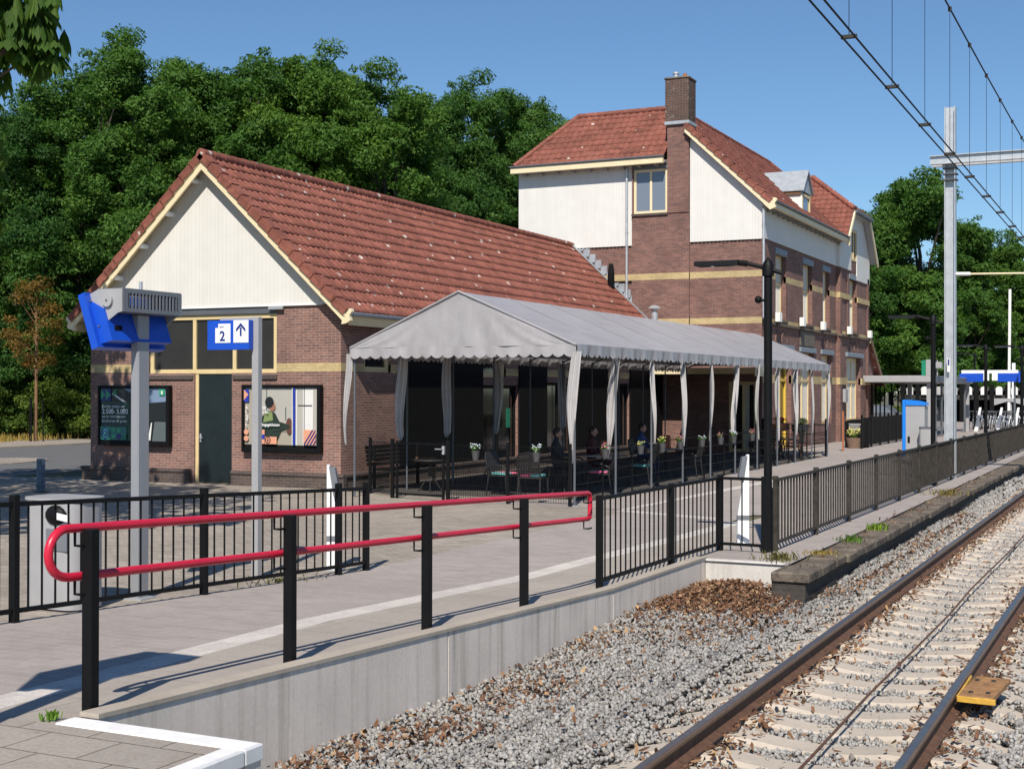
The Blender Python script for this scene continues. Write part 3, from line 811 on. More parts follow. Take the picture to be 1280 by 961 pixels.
def window(parent, axis, c, u0, u1, z0, z1, frame='cream_lite', fw=.09, depth=.07, mull=(), trans=(), glass='glass', curtain=None, out=1, name='window'):
    """framed window filling an opening; c = outer plane of the frame, out = side the outside lies on (+1/-1)"""
    f = MB()
    def B(mb, ua, ub, za, zb, d0, d1):
        if axis == 0: mb.box(c - out * d0, c - out * d1, ua, ub, za, zb, .006)
        else: mb.box(ua, ub, c - out * d0, c - out * d1, za, zb, .006)
    B(f, u0, u0 + fw, z0, z1, 0, depth); B(f, u1 - fw, u1, z0, z1, 0, depth)
    B(f, u0 + fw, u1 - fw, z0, z0 + fw, 0.002, depth); B(f, u0 + fw, u1 - fw, z1 - fw, z1, 0.002, depth)
    for q in trans: B(f, u0 + fw, u1 - fw, q - fw * .45, q + fw * .45, -.006, depth)
    for q in mull: B(f, q - fw * .45, q + fw * .45, z0 + fw, z1 - fw, .004, depth)
    fo = f.build(name, M[frame], parent)
    g = MB(); B(g, u0 + fw * .5, u1 - fw * .5, z0 + fw * .5, z1 - fw * .5, depth * .5, depth * .5 + .012); g.build('pane', M[glass], fo)
    if curtain:
        k = MB(); n = 26; ua, ub = u0 + fw, u1 - fw; a_ = ua + (ub - ua) * curtain[0]; b_ = ua + (ub - ua) * curtain[1]
        P = lambda u, d, z: (c - out * d, u, z) if axis == 0 else (u, c - out * d, z)
        for i in range(n):
            p = a_ + (b_ - a_) * i / n; q = a_ + (b_ - a_) * (i + 1) / n
            k.quad(P(p, depth * .3 + .012 * math.sin(i * 1.9), z0 + fw), P(q, depth * .3 + .012 * math.sin(i * 1.9 + 1.9), z0 + fw), P(q, depth * .3 + .012 * math.sin(i * 1.9 + 1.9), z1 - fw), P(p, depth * .3 + .012 * math.sin(i * 1.9), z1 - fw))
        k.build('curtain', M['curtain_white'], fo)
    return fo

# ---------------------------------------------------------------- the low annex
AX0, AX1, AY0, AY1 = -24.36, -16.9, 26.1, 48.08
RX, RZT = -20.6, 7.86
an = thing('annex_building', 'low brick annex with red tiled roof and white boarded gable behind the marquee', 'building', (-20.6, 37, 0))
m = MB()
wall_open(m, 1, AY0, AY0 + .3, AX0, AX1, 0, 4.22, [(-22.48, -18.68, 2.66, 4.22), (-21.09, -19.97, -.1, 2.66)])
wall_open(m, 0, AX1, AX1 - .3, AY0 + .3, AY1, 0, 4.22, [(27.1, 28.3, 2.68, 3.4), (33.2, 34.7, 2.62, 3.4), (33.2, 35.5, 0, 2.4), (37.5, 39.6, 0, 2.5), (42.5, 44.6, 0, 2.5)])
wall_open(m, 0, AX0, AX0 + .3, AY0 + .3, AY1, 0, 4.22, [])
m.build('wall', M['brick_a'], an)
m = MB()
for a, b in ((AX0 - .004, -22.48), (-18.68, AX1 + .004)): m.box(a, b, AY0 - .004, AY0 + .2, 2.68, 2.885)
for a, b in ((AY0 + .2, 27.1), (28.3, 33.2), (34.7, AY1)): m.box(AX1 - .2, AX1 + .004, a, b, 2.68, 2.885)
m.build('brick_band', M['brick_y'], an)
m = MB()
for a, b in ((AX0 - .16, -21.16), (-19.9, AX1 + .16)):
    m.box(a, b, AY0 - .13, AY0 - .003, 0, .26); m.box(a - .0 if a > -21 else a - .03, b, AY0 - .16, AY0 - .002, .262, .345, .012)
m.box(AX1 + .003, AX1 + .13, AY0 - .003, AY1, 0, .26); m.box(AX1 + .002, AX1 + .16, AY0 - .002, AY1, .262, .345, .012)
m.box(AX0 - .13, AX0 - .003, AY0 - .003, AY1, 0, .26)
m.build('plinth', M['brick_d'], an)
m = MB()
for a, b in ((-22.5, -21.12), (-19.93, -18.66)): m.box(a, b, AY0 - .045, AY0 - .002, 2.50, 2.615, .01)
m.build('window_sill', M['brick_d'], an)
m = MB(); pr = [(-24.3, 4.235), (-16.95, 4.235), (-20.6, 7.75)]; m.prism(pr, 1, AY0 - .03, AY0 + .25); m.build('gable_boarding', M['white_board'], an)
m = MB(); m.box(-23.5, -17.4, AY0 - .06, AY0 - .001, 4.215, 4.235); m.box(-22.5, -17.4, AY0 - .035, AY0 - .0312, 4.236, 4.262); m.build('board_trim', M['white_paint'], an)
m = MB(); m.box(-22.48, -18.68, AY0 - .02, AY0 + .12, 4.06, 4.21); m.build('lintel', M['dark_grey'], an)
# window band over the door
wf = window(an, 1, AY0 + .03, -22.48, -18.68, 2.64, 4.055, 'cream', .11, .10, mull=(-21.12, -19.93), glass='blind', out=-1)
m = MB(); m.box(-21.09, -21.0, AY0 + .05, AY0 + .14, 0, 2.64); m.box(-19.995, -19.97, AY0 + .1, AY0 + .14, 0, 2.64); dfm = m.build('door_frame', M['cream'], an)
m = MB(); m.box(-20.995, -20.0, AY0 + .06, AY0 + .11, .03, 2.635, .006); d = m.build('door', M['door'], an)
m = MB(); m.box(-20.97, -20.92, AY0 + .05, AY0 + .062, 1.0, 1.2, .004); m.tube([(-20.945, AY0 + .055, 1.11), (-20.945, AY0 + .0, 1.11), (-20.84, AY0 + .0, 1.11)], .011, 8); m.build('handle', M['galv'], d)
m = MB(); m.box(-21.09, -19.97, AY0 - .02, AY0 + .3, -.01, .03); m.build('threshold', M['coping'], an)
m = MB(); m.box(-18.85, -18.45, AY0 - .12, AY0 - .04, 4.13, 4.2, .01); m.build('security_lamp', M['galv'], an)
# side wall windows and dark shop doors
window(an, 0, AX1 - .06, 27.1, 28.3, 2.68, 3.4, 'cream', .13, .1)
window(an, 0, AX1 - .06, 33.2, 34.7, 2.62, 3.4, 'cream', .13, .1)
for a, b, z in ((33.2, 35.5, 2.4), (37.5, 39.6, 2.5), (42.5, 44.6, 2.5)):
    window(an, 0, AX1 - .08, a, b, .02, z, 'black', .09, .08, mull=((a + b) / 2,), name='glass_door')
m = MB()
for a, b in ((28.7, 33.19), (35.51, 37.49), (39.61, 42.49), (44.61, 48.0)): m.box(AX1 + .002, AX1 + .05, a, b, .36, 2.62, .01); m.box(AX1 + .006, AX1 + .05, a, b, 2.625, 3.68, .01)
m.build('shade_panel', M['black_matt'], an)  # black panels over the brick put the marquee's shade into the colour
m = MB(); m.box(AX1 + .01, AX1 + .02, 34.7, 34.95, 1.2, 1.75); m.build('door_notice', M['green_sign'], an)
m = MB(); m.box(AX0 + .4, AX1 - .4, AY0 + .5, AY1 - .3, .02, 3.9); m.build('interior', M['interior'], an)
# roof: relief tiles both sides
ey = 25.72
sl_ = Vector((RX + 16.52, 0, RZT - 4.02)).length
tile_roof('roof', an, (-16.52, ey, 4.02), (0, 1, 0), (RX + 16.52, 0, RZT - 4.02), AY1 - ey - .02, sl_)
tile_roof('roof', an, (-24.68, ey, 4.02), (0, 1, 0), (RX + 24.68, 0, RZT - 4.02), AY1 - ey - .02, sl_)
m = MB(); ridge(m, (RX, ey - .02, RZT + .01), (RX, AY1, RZT + .01), .125); m.build('ridge_tiles', M['tile'], an, True)
# verge tiles: overlapping pieces down the two rakes
m = MB()
for sx in (-1, 1):
    a = Vector((RX, 0, RZT + .02)); b = Vector((RX + sx * 4.08, 0, 4.05)); n = 14
    for i in range(n):
        p = a + (b - a) * (i / n); q = a + (b - a) * ((i + 1.05) / n)
        nrm = Vector((sx * .69, 0, .72))
        for (y0, y1, d0, d1) in ((ey - .05, ey + .24, .0, .05), (ey - .05, ey - .02, -.14, .001)):
            P = []
            for y in (y0, y1):
                for (k, e0, e1) in ((p, d0, d1), (q, d0 + .025, d1 + .03)):
                    P += [tuple(k + nrm * e0 + Vector((0, y, 0))), tuple(k + nrm * e1 + Vector((0, y, 0)))]
            m.add(P, [(0, 1, 3, 2), (4, 6, 7, 5), (0, 4, 5, 1), (2, 3, 7, 6), (0, 2, 6, 4), (1, 5, 7, 3)])
m.build('verge_tiles', M['tile'], an)
# barge boards with shaped feet, purlin stubs, soffit
m = MB()
for sx in (-1, 1):
    x0, x1 = RX, RX + sx * 4.05; z0, z1 = RZT - .06, 4.02
    pr = [(x0, z0), (x1, z1), (x1, z1 - .27), (x0, z0 - .30)]; m.prism(pr, 1, ey + .0, ey + .045)
    m.prism([(x0, z0 - .02), (x1, z1 - .02), (x1, z1 - .10), (x0, z0 - .11)], 1, ey - .03, ey - .001)
    ft = [(x1 - sx * .10, z1 - .28), (x1 + sx * .03, z1 - .26), (x1 + sx * .14, z1 - .20), (x1 + sx * .11, z1 - .08), (x1 + sx * .18, z1 + .0), (x1 + sx * .16, z1 + .07), (x1 - sx * .02, z1 + .05)]
    m.prism(ft, 1, ey - .002, ey + .10)
m.build('barge_board', M['cream_lite'], an)
m = MB()
for sx in (-1, 1):
    m.add([(RX, ey + .05, RZT - .10), (RX + sx * 4.0, ey + .05, 3.95), (RX + sx * 4.0, AY0, 3.95), (RX, AY0, RZT - .10)], [(0, 1, 2, 3)])
m.build('soffit', M['cream'], an)
m = MB()
for sx in (-1, 1):
    for i in range(5):
        k = (.35 + i * .82) / 4.0; x = RX + sx * 3.9 * k; z = RZT - .26 - k * 3.66
        m.tube([(x, ey + .05, z), (x, AY0 + .02, z)], .07, 8)
m.build('purlin_ends', M['sign_white'], an, True)
# gutters and fascia
for sx, xg in ((1, -16.44), (-1, -24.76)):
    m = MB(); m.box(xg - sx * .05, xg - sx * .09, ey + .1, AY1, 3.72, 3.93, .006); m.build('fascia', M['cream'], an)
    m = MB()
    for i in range(9):
        a0 = math.pi + math.pi * i / 9; a1 = math.pi + math.pi * (i + 1) / 9
        m.quad((xg + .07 * math.cos(a0), ey + .1, 3.99 + .07 * math.sin(a0)), (xg + .07 * math.cos(a1), ey + .1, 3.99 + .07 * math.sin(a1)), (xg + .07 * math.cos(a1), AY1, 3.99 + .07 * math.sin(a1)), (xg + .07 * math.cos(a0), AY1, 3.99 + .07 * math.sin(a0)))
    m.tube([(xg + .072, ey + .1, 3.995), (xg + .072, AY1, 3.995)], .01, 6); m.build('gutter', M['zinc'], an)
# flashing steps against the main wall, flues on the roof
m = MB()
for i in range(15):
    k = i / 15; x = RX + .25 + 3.6 * k; z = RZT - .10 - 3.5 * k
    m.box(x, x + .26, 48.098, 48.125, z - .12, z + .20)
for i in range(30):
    pass
a = Vector((RX, 47.97, RZT + .10)); b = Vector((-16.5, 47.97, 4.08)); m.bar(a, b, .22, .02, upv=(.7, 0, .7))
m.build('flashing', M['lead'], an)
m = MB(); m.lathe([(.0, 5.8), (.105, 5.8), (.105, 6.25), (.13, 6.3), (.13, 6.62), (.09, 7.0), (.05, 7.05), (0, 7.05)], -18.75, 47.55, 14); m.build('flue', M['black_matt'], an, True)
m = MB(); m.lathe([(.16, 4.35), (.15, 4.62), (.13, 4.63), (.13, 4.95), (.14, 5.0), (.14, 5.14), (.10, 5.16), (.10, 5.24), (.25, 5.25), (.26, 5.28), (.12, 5.38), (0, 5.40)], -16.82, 47.0, 16); m.build('vent_cowl', M['galv'], an, True)
# ---------------------------------------------------------------- the main building
MX0, MX1, MY0, MY1, BY = -22.85, -13.1, 48.14, 67.15, 60.45
BX = -12.97
mb_ = thing('station_building', 'tall brick station building with chimney, white cladding and yellow bands', 'building', (-17, 57, 0))
m = MB()
wall_open(m, 1, MY0, MY0 + .35, MX0, MX1, 0, 7.8, [(-14.35, -13.3, .02, 2.6)])
F1 = [(50.05, 51.6), (54.35, 55.95), (57.9, 59.2)]
G1 = [(50.6, 52.45), (53.9, 56.2), (57.65, 59.6)]
wall_open(m, 0, MX1, MX1 - .35, MY0 + .35, BY, 0, 7.8, [(a, b, 4.98, 7.45) for a, b in F1] + [(a, b, .05 if i == 0 else .85, 3.8) for i, (a, b) in enumerate(G1)])
wall_open(m, 0, BX, BX - .4, BY, MY1, 0, 7.8, [(62.75, 64.4, 4.98, 7.42), (62.05, 65.25, .85, 3.8)])
m.quad((MX0, MY0, 0), (MX0, MY1, 0), (MX0, MY1, 10.9), (MX0, MY0, 10.9)); m.quad((MX0, MY1, 0), (BX, MY1, 0), (BX, MY1, 7.8), (MX0, MY1, 7.8))
m.box(BX - .02, BX + .06, 60.5, 60.85, 0, 7.7); m.box(BX - .02, BX + .05, 66.7, 67.1, 0, 7.7); m.box(BX - .02, BX + .035, 62.15, 62.6, 4.9, 7.4)
m.build('wall', M['brick_m'], mb_)
# chimney breast standing a little proud, window strip beside it
m = MB(); wall_open(m, 1, MY0 - .10, MY0 - .002, -18.1, -15.84, 4.0, 10.92, [(-18.05, -16.68, 8.9, 10.92)])
m.box(-16.68, -15.842, MY0 - .14, MY0 + .5, 8.9, 12.2)
m.build('chimney_breast', M['brick_m'], mb_)
m = MB(); m.box(-16.74, -15.83, MY0 - .22, MY0 + .66, 12.30, 13.86, .01); ch = m.build('chimney', M['brick_c'], mb_)
m = MB(); m.box(-16.77, -15.80, MY0 - .24, MY0 + .68, 12.16, 12.298, .02); m.build('cornice', M['zinc'], ch)
m = MB(); m.box(-16.77, -15.80, MY0 - .26, MY0 + .70, 13.862, 13.94, .02); m.build('cap', M['coping'], ch)
m = MB(); m.lathe([(.10, 13.93), (.10, 14.12), (.13, 14.13), (.13, 14.2), (0, 14.2)], -16.45, MY0 + .2, 12); m.build('pot', M['galv'], ch)
m = MB(); m.lathe([(.09, 13.93), (.075, 14.12), (0, 14.13)], -16.1, MY0 + .2, 12); m.build('pot', M['terracotta'], ch)
# yellow bands
m = MB()
m.box(-19.6, -15.84, MY0 - .104, MY0 - .0, 6.42, 6.66); m.box(-15.838, MX1 + .004, MY0 - .004, MY0 + .1, 6.42, 6.66)
m.box(-17.2, -15.84, MY0 - .104, MY0 - .0, 4.72, 4.95); m.box(-15.838, MX1 + .004, MY0 - .004, MY0 + .1, 4.72, 4.95)
def band(z0, z1, holes_a, holes_b):
    us = [MY0 + .1] + [q for h in holes_a for q in h] + [BY - .001]
    for a, b in zip(us[::2], us[1::2]): m.box(MX1 - .1, MX1 + .004, a, b, z0, z1)
    us = [BY - .004] + [q for h in holes_b for q in h] + [MY1 + .004]
    for a, b in zip(us[::2], us[1::2]): m.box(BX - .1, BX + .064 if (a < 61 or a > 64.2) else BX + .004, a, b, z0, z1)
band(6.42, 6.66, F1, [(62.75, 64.4)]); band(2.55, 2.86, G1, [(62.05, 65.25)])
m.build('brick_band', M['brick_y'], mb_)
# cornice between the storeys
m = MB()
for a, b in ((MY0, BY - .05),): m.box(MX1 + .001, MX1 + .10, a, b, 4.70, 4.80, .01)
m.box(BX + .001, BX + .13, BY - .05, MY1, 4.70, 4.80, .01)
m.build('storey_cornice', M['coping'], mb_)
m = MB()
for a, b in F1: m.box(MX1 - .12, MX1 + .06, a - .1, b + .1, 4.86, 4.97, .01)
m.box(BX - .12, BX + .09, 62.65, 64.5, 4.86, 4.97, .01)
m.build('window_sill', M['coping'], mb_)
m = MB()
us = [MY0 + .35] + [q for h in F1 for q in (h[0] - .12, h[1] + .12)] + [BY - .06]
for a, b in zip(us[::2], us[1::2]): m.box(MX1 + .001, MX1 + .03, a, b, 4.805, 4.95)
for a, b in ((60.9, 62.6), (64.6, 66.65)): m.box(BX + .001, BX + .03, a, b, 4.805, 4.95)
m.build('cornice_band', M['brick_y'], mb_)
m = MB()
for a, b in G1: m.box(MX1 - .1, MX1 + .09, a - .18, b + .18, 3.82, 4.02, .015)
m.box(BX - .1, BX + .12, 61.85, 65.5, 3.82, 4.02, .015)
for a, b in F1: m.box(MX1 - .1, MX1 + .035, a - .1, b + .12, 7.42, 7.66, .01)
m.box(BX - .1, BX + .035, 62.65, 64.5, 7.42, 7.66, .01)
m.build('lintel', plain('blue_grey_lintel', (.21, .25, .29), .6), mb_)
# windows of the track front
for a, b in F1: window(mb_, 0, MX1 - .18, a, b, 4.98, 7.44, 'cream', .11, .12, trans=(6.35,), curtain=(.45, 1.0))
window(mb_, 0, BX - .2, 62.75, 64.4, 4.98, 7.42, 'cream', .11, .12, trans=(6.35,), curtain=(.45, 1.0))
for i, (a, b) in enumerate(G1): window(mb_, 0, MX1 - .2, a, b, .05 if i == 0 else .85, 3.8, 'yellow_paint' if i == 0 else 'cream', .13, .16, mull=((a + b) / 2,), trans=(2.68,), curtain=None if i == 0 else (.35, 1.0), name='window' if i else 'glass_door')
window(mb_, 0, BX - .2, 62.05, 65.25, .85, 3.8, 'cream', .13, .16, mull=(63.1, 64.2), trans=(2.68,), curtain=(.4, 1.0))
window(mb_, 1, MY0 + .05, -14.35, -13.3, .02, 2.6, 'cream', .12, .10, mull=(-13.8,), out=-1, curtain=(.55, .8))
m = MB(); m.box(MX0 + .5, MX1 - .5, MY0 + .6, MY1 - .5, .02, 8.4); m.build('interior', M['interior'], mb_)
# cladding
m = MB()
m.box(MX0 - .02, -18.12, MY0 - .045, MY0 + .02, 7.75, 10.86)
m.prism([(-15.82, 7.78), (MX1 + .05, 7.78), (MX1 + .05, 9.05), (-15.82, 12.1)], 1, MY0 - .045, MY0 + .02)
m.box(MX1 - .02, MX1 + .05, MY0 - .043, BY - .02, 7.82, 9.12)
pr = [(BY - .05, 7.80), (62.9, 7.80), (62.9, 8.3), (62.95, 8.3), (62.95, 10.05), (62.05, 10.35), (BY - .05, 8.75)]
m.prism(pr, 0, BX - .1, BX + .05)
m.prism([(64.2, 7.45), (MY1 + .05, 7.45), (MY1 + .05, 8.7), (65.5, 10.35), (64.2, 10.35)], 0, BX - .1, BX + .05)
m.box(BX - .1, BX + .05, 62.96, 64.19, 9.75, 10.35)
m.build('cladding', M['white_board'], mb_)
m = MB(); m.box(BX - .1, BX + .01, 62.96, 64.19, 7.80, 8.29); m.build('gable_brick', M['brick_m'], mb_)
window(mb_, 0, BX + .03, 62.97, 64.18, 8.3, 9.74, 'cream', .10, .1, mull=(63.55,), glass='glass')
m = MB()
for i in range(31):
    x = MX0 + (-18.12 - MX0) * i / 31; m.box(x + .02, x + .11, MY0 - .05, MY0 - .02, 7.715, 7.749)
for i in range(18):
    x = -15.8 + (MX1 + 15.8) * i / 18; m.box(x + .02, x + .11, MY0 - .05, MY0 - .02, 7.745, 7.779)
m.build('board_trim', M['black_matt'], mb_)
window(mb_, 1, MY0 - .02, -18.05, -16.70, 8.93, 10.60, 'cream_lite', .10, .09, mull=(-17.37,), glass='glass_blue', out=-1, curtain=None)
m = MB(); m.box(-18.05, -16.69, MY0 - .09, MY0 + .0, 10.603, 10.90); m.build('window_head', plain('blue_grey_head', (.15, .17, .19), .6), mb_)
m = MB(); m.box(-18.1, -16.66, MY0 - .17, MY0 - .09, 8.83, 8.925, .01); m.build('window_sill', M['brick_d'], mb_)
# roofs
ez, rz, ry = 10.98, 13.24, 50.12
s1 = Vector((0, ry - 47.72, rz - ez)); L1 = s1.length; hx = 1.72 / L1
def hi1(v):
    z = ez + (rz - ez) * v / L1
    return 22.9 - (16.70 if z < 11.9 else 15.86 if z < 12.06 else 15.86 + (z - 12.06) * 1.05)
tile_roof('roof', mb_, (-22.9, 47.72, ez), (1, 0, 0), s1, 22.9 - 15.86, L1, lo=lambda v: v * hx, hi=hi1, course=.36, tw=.27, amp=.036, lift_=.04, mat='tile_m')
s2 = Vector((-17.10 + 12.70, 0, rz - 9.08)); L2 = s2.length
def lo2(v):
    z = 9.08 + (rz - 9.08) * v / L2
    return 0 if z < 12.06 else (48.95 + (z - 12.06) * .99) - 47.80
def hi2(v):
    z = 9.08 + (rz - 9.08) * v / L2
    return (66.0 - 47.8) - max(0, (z - 10.9)) * .88 if z > 10.9 else (61.0 - 47.8) + 0 * z + (z - 9.08) * 1.2 if z > 9.08 else 61.0 - 47.8
tile_roof('roof', mb_, (-12.70, 47.80, 9.08), (0, 1, 0), s2, 66.0 - 47.8, L2, lo=lo2, hi=hi2, course=.36, tw=.27, amp=.036, lift_=.04, mat='tile_m')
m = MB()
m.quad((-21.2, ry, rz - .03), (-17.1, ry, rz - .03), (-17.1, 64, rz - .03), (-21.2, 64, rz - .03)); m.quad((-22.9, 47.72, ez), (-21.2, ry, rz - .03), (-21.2, 64, rz - .03), (-23.32, 67, ez))
m.quad((-17.1, 64.0, rz - .05), (-21.2, 64, rz - .05), (-23.3, 67.3, ez - .1), (-14, 67.3, ez - .1))
m.build('flat_roof', M['flatroof'], mb_)
# cross roof of the bay, half hipped
bz, bc, by0 = 12.33, 63.8, 60.62
top = 9.10
s3 = Vector((0, bc - by0, bz - top)); L3 = s3.length
k3 = 10.5
def hi3(v):
    z = top + (bz - top) * v / L3
    return 17.2 - 12.62 if z < k3 else 17.2 - (12.62 + (z - k3) * 1.25)
tile_roof('roof', mb_, (-17.2, by0, top), (1, 0, 0), s3, 17.2 - 12.62, L3, hi=hi3, course=.36, tw=.27, amp=.036, lift_=.04, mat='tile_m')
s4 = Vector((0, -(bc - by0), bz - top))
tile_roof('roof', mb_, (-17.2, 2 * bc - by0, top), (1, 0, 0), s4, 17.2 - 12.62, L3, hi=hi3, course=.36, tw=.27, amp=.036, lift_=.04, mat='tile_m')
s5 = Vector((-(bz - k3) * 1.25, 0, bz - k3)); L5 = s5.length; yc = by0 + (k3 - top) * (bc - by0) / (bz - top)
tile_roof('roof', mb_, (-12.55, yc, k3), (0, 1, 0), s5, 2 * (bc - yc), L5, lo=lambda v: v / L5 * (bc - yc), hi=lambda v: 2 * (bc - yc) - v / L5 * (bc - yc), course=.36, tw=.27, amp=.036, lift_=.04, mat='tile_m')
m = MB()
ridge(m, (-22.9, 47.70, ez + .04), (-21.18, ry, rz + .03), .10, .38); ridge(m, (-21.18, ry, rz + .03), (-17.0, ry, rz + .03), .11)
ridge(m, (-17.1, ry, rz + .03), (-17.1, 64.05, rz + .03), .10); ridge(m, (-17.1, 64.05, rz + .03), (-14.9, 66.2, 11.2), .10)
ridge(m, (-17.0, bc, bz + .02), (-14.9, bc, bz + .02), .11); ridge(m, (-14.9, bc, bz + .03), (-12.6, yc, k3 + .05), .12, .36)
m.build('ridge_tiles', M['tile'], mb_, True)
m = MB(); n = 12
a = Vector((-15.9, 0, 12.13)); b = Vector((-12.68, 0, 9.12)); nrm = Vector((.68, 0, .73))
for i in range(11):
    p = a + (b - a) * (i / 11); q = a + (b - a) * ((i + 1.05) / 11)
    for (y0, y1, d0, d1) in ((47.74, 48.02, .01, .06), (47.74, 47.77, -.13, .011)):
        P = []
        for y in (y0, y1):
            for (k, e0, e1) in ((p, d0, d1), (q, d0 + .03, d1 + .035)):
                P += [tuple(k + nrm * e0 + Vector((0, y, 0))), tuple(k + nrm * e1 + Vector((0, y, 0)))]
        m.add(P, [(0, 1, 3, 2), (4, 6, 7, 5), (0, 4, 5, 1), (2, 3, 7, 6), (0, 2, 6, 4), (1, 5, 7, 3)])
m.build('verge_tiles', M['tile'], mb_)
# fascia boards, gutters, downpipes
m = MB()
m.box(-23.0, -16.72, 47.58, 47.74, 10.72, 10.95, .01)
m.prism([(-15.93, 12.02), (-12.72, 9.02), (-12.72, 8.80), (-15.93, 11.82)], 1, 47.78, 47.83)
m.prism([(-12.95, 9.0), (-12.72, 8.78), (-12.5, 8.86), (-12.55, 9.0), (-12.46, 9.12), (-12.5, 9.2), (-12.9, 9.2)], 1, 47.775, 47.90)
m.box(-12.72, -12.55, 47.92, 60.55, 8.86, 9.04, .01)
m.prism([(60.5, 8.72), (60.75, 8.80), (60.72, 9.15), (60.5, 9.1)], 0, -12.62, -12.5)
m.build('fascia', M['cream_lite'], mb_)
m = MB()
m.box(-23.05, -16.7, 47.52, 47.76, 10.953, 11.01, .01); m.box(-12.76, -12.46, 47.92, 60.5, 9.045, 9.11, .01)
m.box(-12.62, -12.42, yc - .05, 2 * bc - yc + .05, k3 - .16, k3 - .02, .01)
m.build('gutter', M['dark_grey'], mb_)
m = MB()
m.box(-22.95, -16.7, 47.76, MY0 - .046, 10.78, 10.86); m.box(-13.05, -12.73, 47.85, 60.5, 8.98, 9.02)
for i in range(9):
    x = -22.5 + i * .68; m.tube([(x, 47.72, 10.70), (x, MY0 - .04, 10.70)], .05, 8)
for i in range(16):
    y = 48.6 + i * .75; m.box(-13.04, -12.75, y, y + .09, 8.80, 8.978)
m.build('soffit', plain('grey_soffit', (.30, .29, .27), .7), mb_)
m = MB()
for (y0, z0, y1, z1, sgn) in ((yc, k3 - .15, by0 - .1, 8.85, 1), (2 * bc - yc, k3 - .15, 67.5, 8.4, -1)):
    m.prism([(y0, z0 + .12), (y1, z1 + .12), (y1, z1 - .12), (y0, z0 - .12)], 0, -12.60, -12.54)
m.build('barge_board', M['cream_lite'], mb_)
m = MB()
for (y0, z0, y1, z1) in ((yc, k3 - .12, by0 - .1, 8.9), (2 * bc - yc, k3 - .12, 67.5, 8.45)):
    m.quad((BX, y0, z0), (-12.6, y0, z0), (-12.6, y1, z1), (BX, y1, z1))
m.quad((BX, yc, k3 - .17), (-12.6, yc, k3 - .17), (-12.6, 2 * bc - yc, k3 - .17), (BX, 2 * bc - yc, k3 - .17))
m.build('soffit', M['grey_lite'], mb_)
for (x, y, z0, z1) in ((-18.30, MY0 - .12, 5.75, 10.72), (-13.0, 47.98, 4.9, 8.85)):
    m = MB(); m.tube([(x, y, z1), (x, y, z0)], .05, 10)
    for z in (z0 + .6, (z0 + z1) / 2, z1 - .5): m.tube([(x, y, z), (x, y, z + .05)], .062, 10)
    m.build('downpipe', M['galv'], mb_, True)
# dormer
dz0, dz1, dx = 9.5, 10.48, -13.3
dy0, dy1 = 54.98, 56.42
m = MB(); m.prism([(dx, 9.2), (dx, dz1), (-15.0, dz1)], 1, dy0, dy0 + .06); m.prism([(dx, 9.2), (dx, dz1), (-15.0, dz1)], 1, dy1 - .06, dy1)
dm = m.build('dormer', M['white_paint'], mb_)
window(dm, 0, dx + .02, dy0 + .02, dy1 - .02, 9.45, dz1 - .10, 'cream', .13, .1, glass='glass_blue', name='dormer_window')
m = MB(); yc2 = (dy0 + dy1) / 2; zt = dz1 + .88
m.prism([(dy0 - .12, dz1 - .03), (dy1 + .12, dz1 - .03), (yc2, zt - .12)], 0, dx - .02, dx + .03); m.build('pediment', M['zinc'], dm)
m = MB()
m.box(-14.6, dx - .03, dy0 - .10, dy0 - .002, dz1 - .16, dz1 - .02); m.box(-14.6, dx + .06, dy1 + .002, dy1 + .10, dz1 - .16, dz1 - .02)
m.build('dormer_eave', M['wood'], dm)
m = MB()
for sgn, yy in ((-1, dy0 - .16), (1, dy1 + .16)):
    P = [(dx + .12, yy, dz1 - .04), (dx + .12, yc2, zt), (-15.3, yc2, zt), (-14.4, yy, dz1 - .04)]
    m.add(P + [(p[0], p[1], p[2] + .045) for p in P], [(0, 1, 2, 3), (4, 7, 6, 5), (0, 4, 5, 1), (0, 3, 7, 4)])
m.build('dormer_roof', M['zinc'], dm)
# two arches of relief and the name plaque
m = MB(); m.box(MX1 + .002, MX1 + .05, 53.75, 56.2, 4.08, 4.68, .01); m.build('plaque', plain('stone_plaque', (.15, .13, .10), .9, var=.35, scale=7), mb_)
m = MB()
for yc_ in (50.4, 51.3, 58.2, 59.0):
    m.tube([(MX1 + .005, yc_ + .42 * math.cos(a), 4.12 + .42 * math.sin(a)) for a in [math.pi * k / 10 for k in range(11)]], .035, 6)
for yc_ in (63.2, 64.1):
    m.tube([(BX + .005, yc_ + .42 * math.cos(a), 4.12 + .42 * math.sin(a)) for a in [math.pi * k / 10 for k in range(11)]], .035, 6)
m.build('brick_arches', M['brick_m'], mb_)
# low wing behind with its own sloping roof
lw = thing('side_wing', 'low brick wing with sloping tiled roof at the far end of the station', 'building', (-15, 68.6, 0))
m = MB(); wall_open(m, 0, -13.25, -13.6, 67.2, 70.0, 0, 3.9, [(67.6, 68.5, .8, 2.7)]); m.quad((-13.25, 70, 0), (-17, 70, 0), (-17, 70, 3.9), (-13.25, 70, 3.9)); m.build('wall', M['brick_m'], lw)
m = MB(); m.box(-13.35, -13.246, 68.5, 70.004, 2.55, 2.86); m.build('brick_band', M['brick_y'], lw)
window(lw, 0, -13.35, 67.6, 68.5, .8, 2.7, 'cream', .12, .1, curtain=(.4, 1))
m = MB(); m.quad((-13.0, 67.2, 5.3), (-13.0, 71.4, 2.6), (-17.5, 71.4, 2.6), (-17.5, 67.2, 5.3)); m.quad((-13.0, 67.2, 5.22), (-13.0, 71.4, 2.52), (-17.5, 71.4, 2.52), (-17.5, 67.2, 5.22)); m.build('roof', M['tile'], lw)
